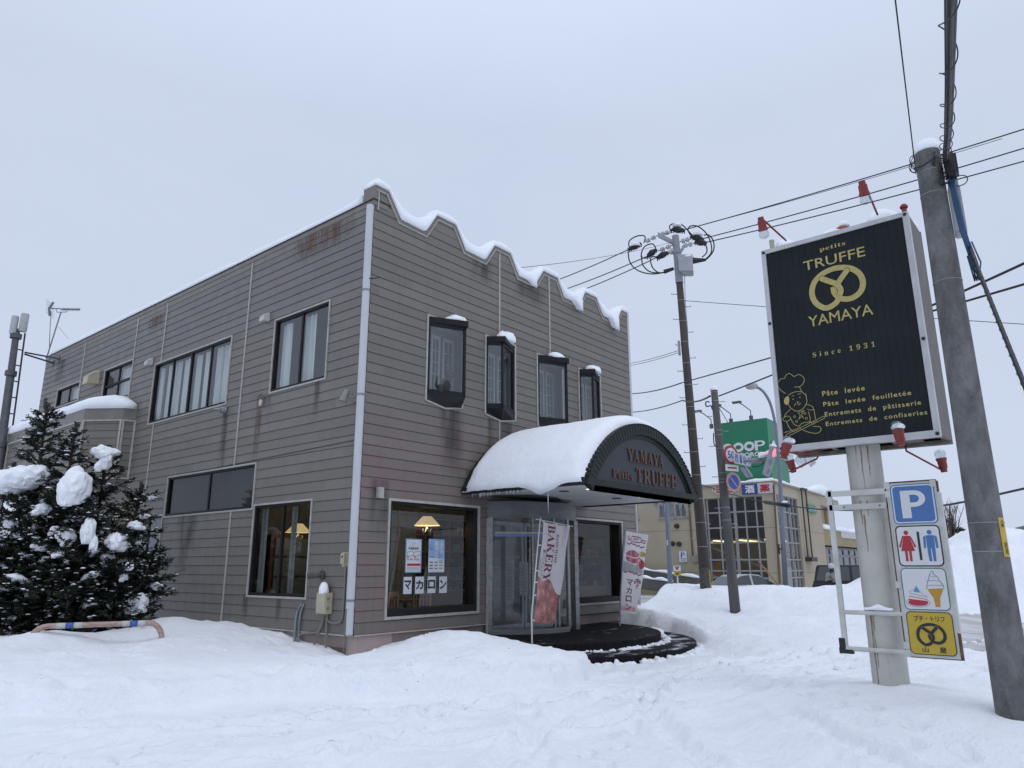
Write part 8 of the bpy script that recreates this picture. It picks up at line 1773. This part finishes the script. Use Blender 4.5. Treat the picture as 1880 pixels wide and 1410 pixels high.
# ================================================================== PERSON bending at the kerb
def skin_mesh(name, J, E_, m, parent=None, lv=2):
    me = bpy.data.meshes.new(name); me.from_pydata([j[0] for j in J], E_, []); o = bpy.data.objects.new(name, me); col.objects.link(o)
    md = o.modifiers.new('skin', 'SKIN'); sv = me.skin_vertices[0].data
    for i, j in enumerate(J): sv[i].radius = (j[1], j[1]) if not isinstance(j[1], tuple) else j[1]; sv[i].use_root = i == 0
    o.modifiers.new('sub', 'SUBSURF').levels = lv; dg = bpy.context.evaluated_depsgraph_get(); dg.update(); m2 = bpy.data.meshes.new_from_object(o.evaluated_get(dg)); bpy.data.objects.remove(o); bpy.data.meshes.remove(me)
    m2.name = name; m2.materials.clear(); m2.materials.append(m); o = bpy.data.objects.new(name, m2); col.objects.link(o); m2.polygons.foreach_set('use_smooth', [True]*len(m2.polygons))
    if parent: o.parent = parent
    return o
pc = onD(1522, 1066, 30.6); pr_ = thing('person', 'person in dark trousers and pale mottled jacket with white hood beside the black minivan', 'person', (pc.x, pc.y, gz(pc.x, pc.y)-.02))
h_ = hdir; n_ = Vector((-h_.y, h_.x, 0))
zg = -.06-pr_.location.z                       # stands on the trodden car park behind the bank
pr_.location.z = -.06
pj = lambda f, s, z: tuple(h_*f+n_*s+Vector((0, 0, z)))
J = [(pj(-.04, 0, .94), .15), (pj(.02, 0, 1.12), .145), (pj(.10, 0, 1.34), .155), (pj(.14, 0, 1.45), .065), (pj(.17, 0, 1.53), .08), (pj(.18, 0, 1.63), .098), (pj(.17, 0, 1.71), .07),
     (pj(-.05, .10, .88), .105), (pj(.03, .12, .48), .075), (pj(-.08, .12, .08), .05), (pj(.07, .13, .03), .045), (pj(-.05, -.10, .88), .105), (pj(.10, -.12, .5), .075), (pj(.08, -.12, .08), .05), (pj(.22, -.13, .03), .045),
     (pj(.10, .19, 1.32), .07), (pj(.12, .24, 1.04), .052), (pj(.34, .16, .98), .038), (pj(.42, .13, .97), .034), (pj(.10, -.19, 1.32), .07), (pj(.14, -.24, 1.05), .052), (pj(.36, -.15, 1.02), .038), (pj(.44, -.12, 1.01), .034)]
E_ = [(0, 1), (1, 2), (2, 3), (3, 4), (4, 5), (5, 6), (0, 7), (7, 8), (8, 9), (9, 10), (0, 11), (11, 12), (12, 13), (13, 14), (2, 15), (15, 16), (16, 17), (17, 18), (2, 19), (19, 20), (20, 21), (21, 22)]
skin_mesh('body', J, E_, mat('dark_trousers', (.015, .015, .02), .8), pr_)
Jj = [(pj(-.04, 0, .93), .165), (pj(.02, 0, 1.12), .165), (pj(.10, 0, 1.34), .175), (pj(.13, 0, 1.43), .09), (pj(.10, .19, 1.32), .09), (pj(.12, .24, 1.05), .07), (pj(.31, .165, .985), .052), (pj(.10, -.19, 1.32), .09), (pj(.14, -.24, 1.06), .07), (pj(.33, -.155, 1.025), .052)]
skin_mesh('jacket', Jj, [(0, 1), (1, 2), (2, 3), (2, 4), (4, 5), (5, 6), (2, 7), (7, 8), (8, 9)], mat('mottled_jacket', (.34, .32, .28), .85, c2=(.14, .13, .12), scale=5), pr_)
hd = MB(); blob(hd, Vector(pr_.location)+Vector(pj(.16, 0, 1.65)), (.12, .12, .13), 3, 3, .05, .9); hd.build('hood', mat('white_hood', (.6, .6, .6), .9), pr_, True)
fc = MB(); blob(fc, Vector(pr_.location)+Vector(pj(.235, 0, 1.61)), (.055, .075, .085), 4, 2, .03, .9); fc.build('face', mat('skin_tone', (.38, .24, .17), .6), pr_, True)
# ================================================================== OVERHEAD CABLES
def far(px, py, z): return onZ(px, py, z)
def hv(p, q_, r, lb, s=.25, ext=0):
    p, q_ = Vector(p), Vector(q_); q2 = q_+(q_-p)*ext; cable(sag(p, q2, s, 24), r, lb)
hz = tp.z
for (a, ar), lb in ((((1256, 422), (1880, 233)), 'upper of the three high lines crossing to the right of the tall pole'), (((1291, 438), (1880, 268)), 'middle of the three high lines crossing to the right of the tall pole'), (((1296, 445), (1880, 292)), 'lower of the three high lines crossing to the right of the tall pole')):
    p = polex(*a); q_ = onZ(ar[0], ar[1], p.z); hv(p, q_, .022, lb, .12, .25)
p = polex(1215, 432); q_ = onZ(1690, 297, p.z+.2); hv(p, q_, .010, 'thin earth wire running beside the upper high line', .1, .25)
for (a, ar), lb in ((((1156, 457), (1033, 507)), 'upper of the three high lines passing behind the shop roof'), (((1189, 470), (1054, 522)), 'middle of the three high lines passing behind the shop roof'), (((1207, 472), (1080, 525)), 'lower of the three high lines passing behind the shop roof')):
    p = polex(*a); d_ = ray(*ar); q_ = onZ(ar[0], ar[1], p.z) if False else None
    # lines run on along the street, level
    d2 = (onZ(ar[0], ar[1], p.z+.4)-p); hv(p, p+d2*1.0, .022, lb, .1, .6)
e = onY(677, 511, Y0-.02); p = polex(1236, 444); cable(sag(Vector((X0-.06, Y0-.03, e.z)), p, .25, 30), .008, 'thin wire from the shop corner up to the tall street pole')
def mid(a, b, r, lb, da=None, db=None, s=.1): cable(sag(onP(*a, Vector((BX, BY, 0)), rr_) if da is None else onD(*a, da), onD(*b, db), s, 20), r, lb)
mid((1251, 703), (1156, 723), .025, 'upper telephone cable left of the tall street pole', None, 36); mid((1253, 735), (1156, 757), .022, 'lower telephone cable left of the tall street pole', None, 36)
mid((1244, 644), (1152, 668), .012, 'upper thin service wire left of the tall pole', None, 36, .05); mid((1244, 648), (1152, 672), .012, 'lower thin service wire left of the tall pole', None, 36, .05)
mid((1253, 735), (1304, 727), .03, 'short cable between the tall pole and the signal pole', None, (Vector((QX, QY, 0))).dot(AX_F)-0, .12)
cable(sag(qx_(1318, 745), onD(1345, 790, 30), .0, 8), .014, 'slanting stay wire behind the signal pole')
W0 = [onD(1120, 842, 34), onD(1285, 889, 27), onD(1345, 908, 24), onD(1405, 922, 21), onD(1450, 929, 19), onD(1520, 936, 17.0), onD(1600, 936, 15), onD(1725, 929, 13), onD(1880, 897, 10.5), onD(1960, 878, 9.5), onD(2300, 790, 7.5)]
cable([Vector(p) for p in spline(W0, 6)], .018, 'low sagging cable from the canopy corner to the right edge')
mb = MB(); mb.tube([onD(1405, 922, 21), onD(1448, 928.6, 19.1)], .055, 10); tag(mb.build('cable_joint', CAB, None, True), 'thick black joint sleeve on the low sagging cable', 'cable joint')
cable([onD(1780, 934, 30), onD(1900, 896, 26)] if False else sag(onD(1836, 1014, 60), onD(1895, 985, 55), .1, 8), .012, 'faint far wire beside the small grey building')
def run(a, b, ext, sg, r, lb): a, b = Vector(a), Vector(b); cable(sag(a, b+(b-a)*ext, sg, 40), r, lb)
run(polex(1251, 703), onD(1905, 508, 12), .9, .06, .022, 'telephone cable rising from the tall pole and passing behind the billboard to the near pole')
run(qx_(1320, 727), onD(1900, 444, 11), .9, .25, .022, 'cable rising from the signal pole and passing behind the billboard, steeper one')
run(polex(1257, 552), onD(1900, 592, 22), .9, .08, .012, 'thin faint service wire from the tall pole passing level behind the billboard')
w0_ = ph(-.14, 5.98); w1_ = onD(1640, -30, 5.5); cable(sag(w0_, w1_+(w1_-w0_)*1.5, .02, 24), .006, 'single thin wire rising from the near pole to the upper left')
# spiral-bound trunk cable coming overhead from the near pole
T0 = ph(.16, 5.98, .05); T1 = onD(1746, -60, 3.6)
tr_ = thing('trunk_cable', 'thick black cable bundle wound with a spiral hanger above the near pole', 'cable', T0)
mid_ = T0.lerp(T1, .45)+Vector((0, 0, -.08)); P = [Vector(p) for p in spline([T0, T0.lerp(T1, .12)+Vector((0, 0, -.015)), mid_, T1, T1+(T1-mid_)*1.3], 14)]
mb = MB(); mb.tube(P, .022, 10); mb.tube([p+AX_R*.026+Vector((0, 0, .012)) for p in P], .014, 8); mb.tube([p-AX_R*.022+Vector((0, 0, .006+.01*math.sin(i*.5))) for i, p in enumerate(P)], .010, 8); mb.build('cable_core', CAB, tr_, True)
mb = MB(); S_ = []
for i in range(len(P)*14):
    f = i/(len(P)*14)*(len(P)-1); k = int(f); p = P[k].lerp(P[min(k+1, len(P)-1)], f-k); a = f/len(P)*2*math.pi*14; S_.append(p+AX_R*(.060*math.cos(a)-.008)+Vector((0, 0, .055*math.sin(a))))
mb.tube(S_, .0045, 6); mb.build('spiral_hanger', CAB, tr_, True)
# bundle going down to the right from the near pole
T0 = ph(.25, 4.95, .0); T1 = onD(1892, 730, 5.6); T1 = T1+(T1-T0)*.8; P = sag(T0, T1, .05, 36); dr = thing('drop_cable', 'bound black and blue cable bundle running down right from the near pole', 'cable', T0)
mb = MB(); mb.tube(P, .0165, 8); mb.tube([p+Vector((0, 0, .020)) for p in P], .011, 6); mb.tube([p+AX_R*.017-Vector((0, 0, .006)) for p in P], .010, 6); mb.build('cable_core', CAB, dr, True); mb = MB(); mb.tube([p+AX_R*.014+Vector((0, 0, .008*math.sin(i*2.1))) for i, p in enumerate(P[:8])], .008, 6); mb.build('blue_cable', rb, dr, True)
for i in range(1, 36): mb = MB(); mb.lathe(P[i], [(.021, -.008), (.0235, 0), (.021, .008)], 10, 0, (P[i]-P[i-1])); mb.build('cable_tie', BLACK, dr, True)
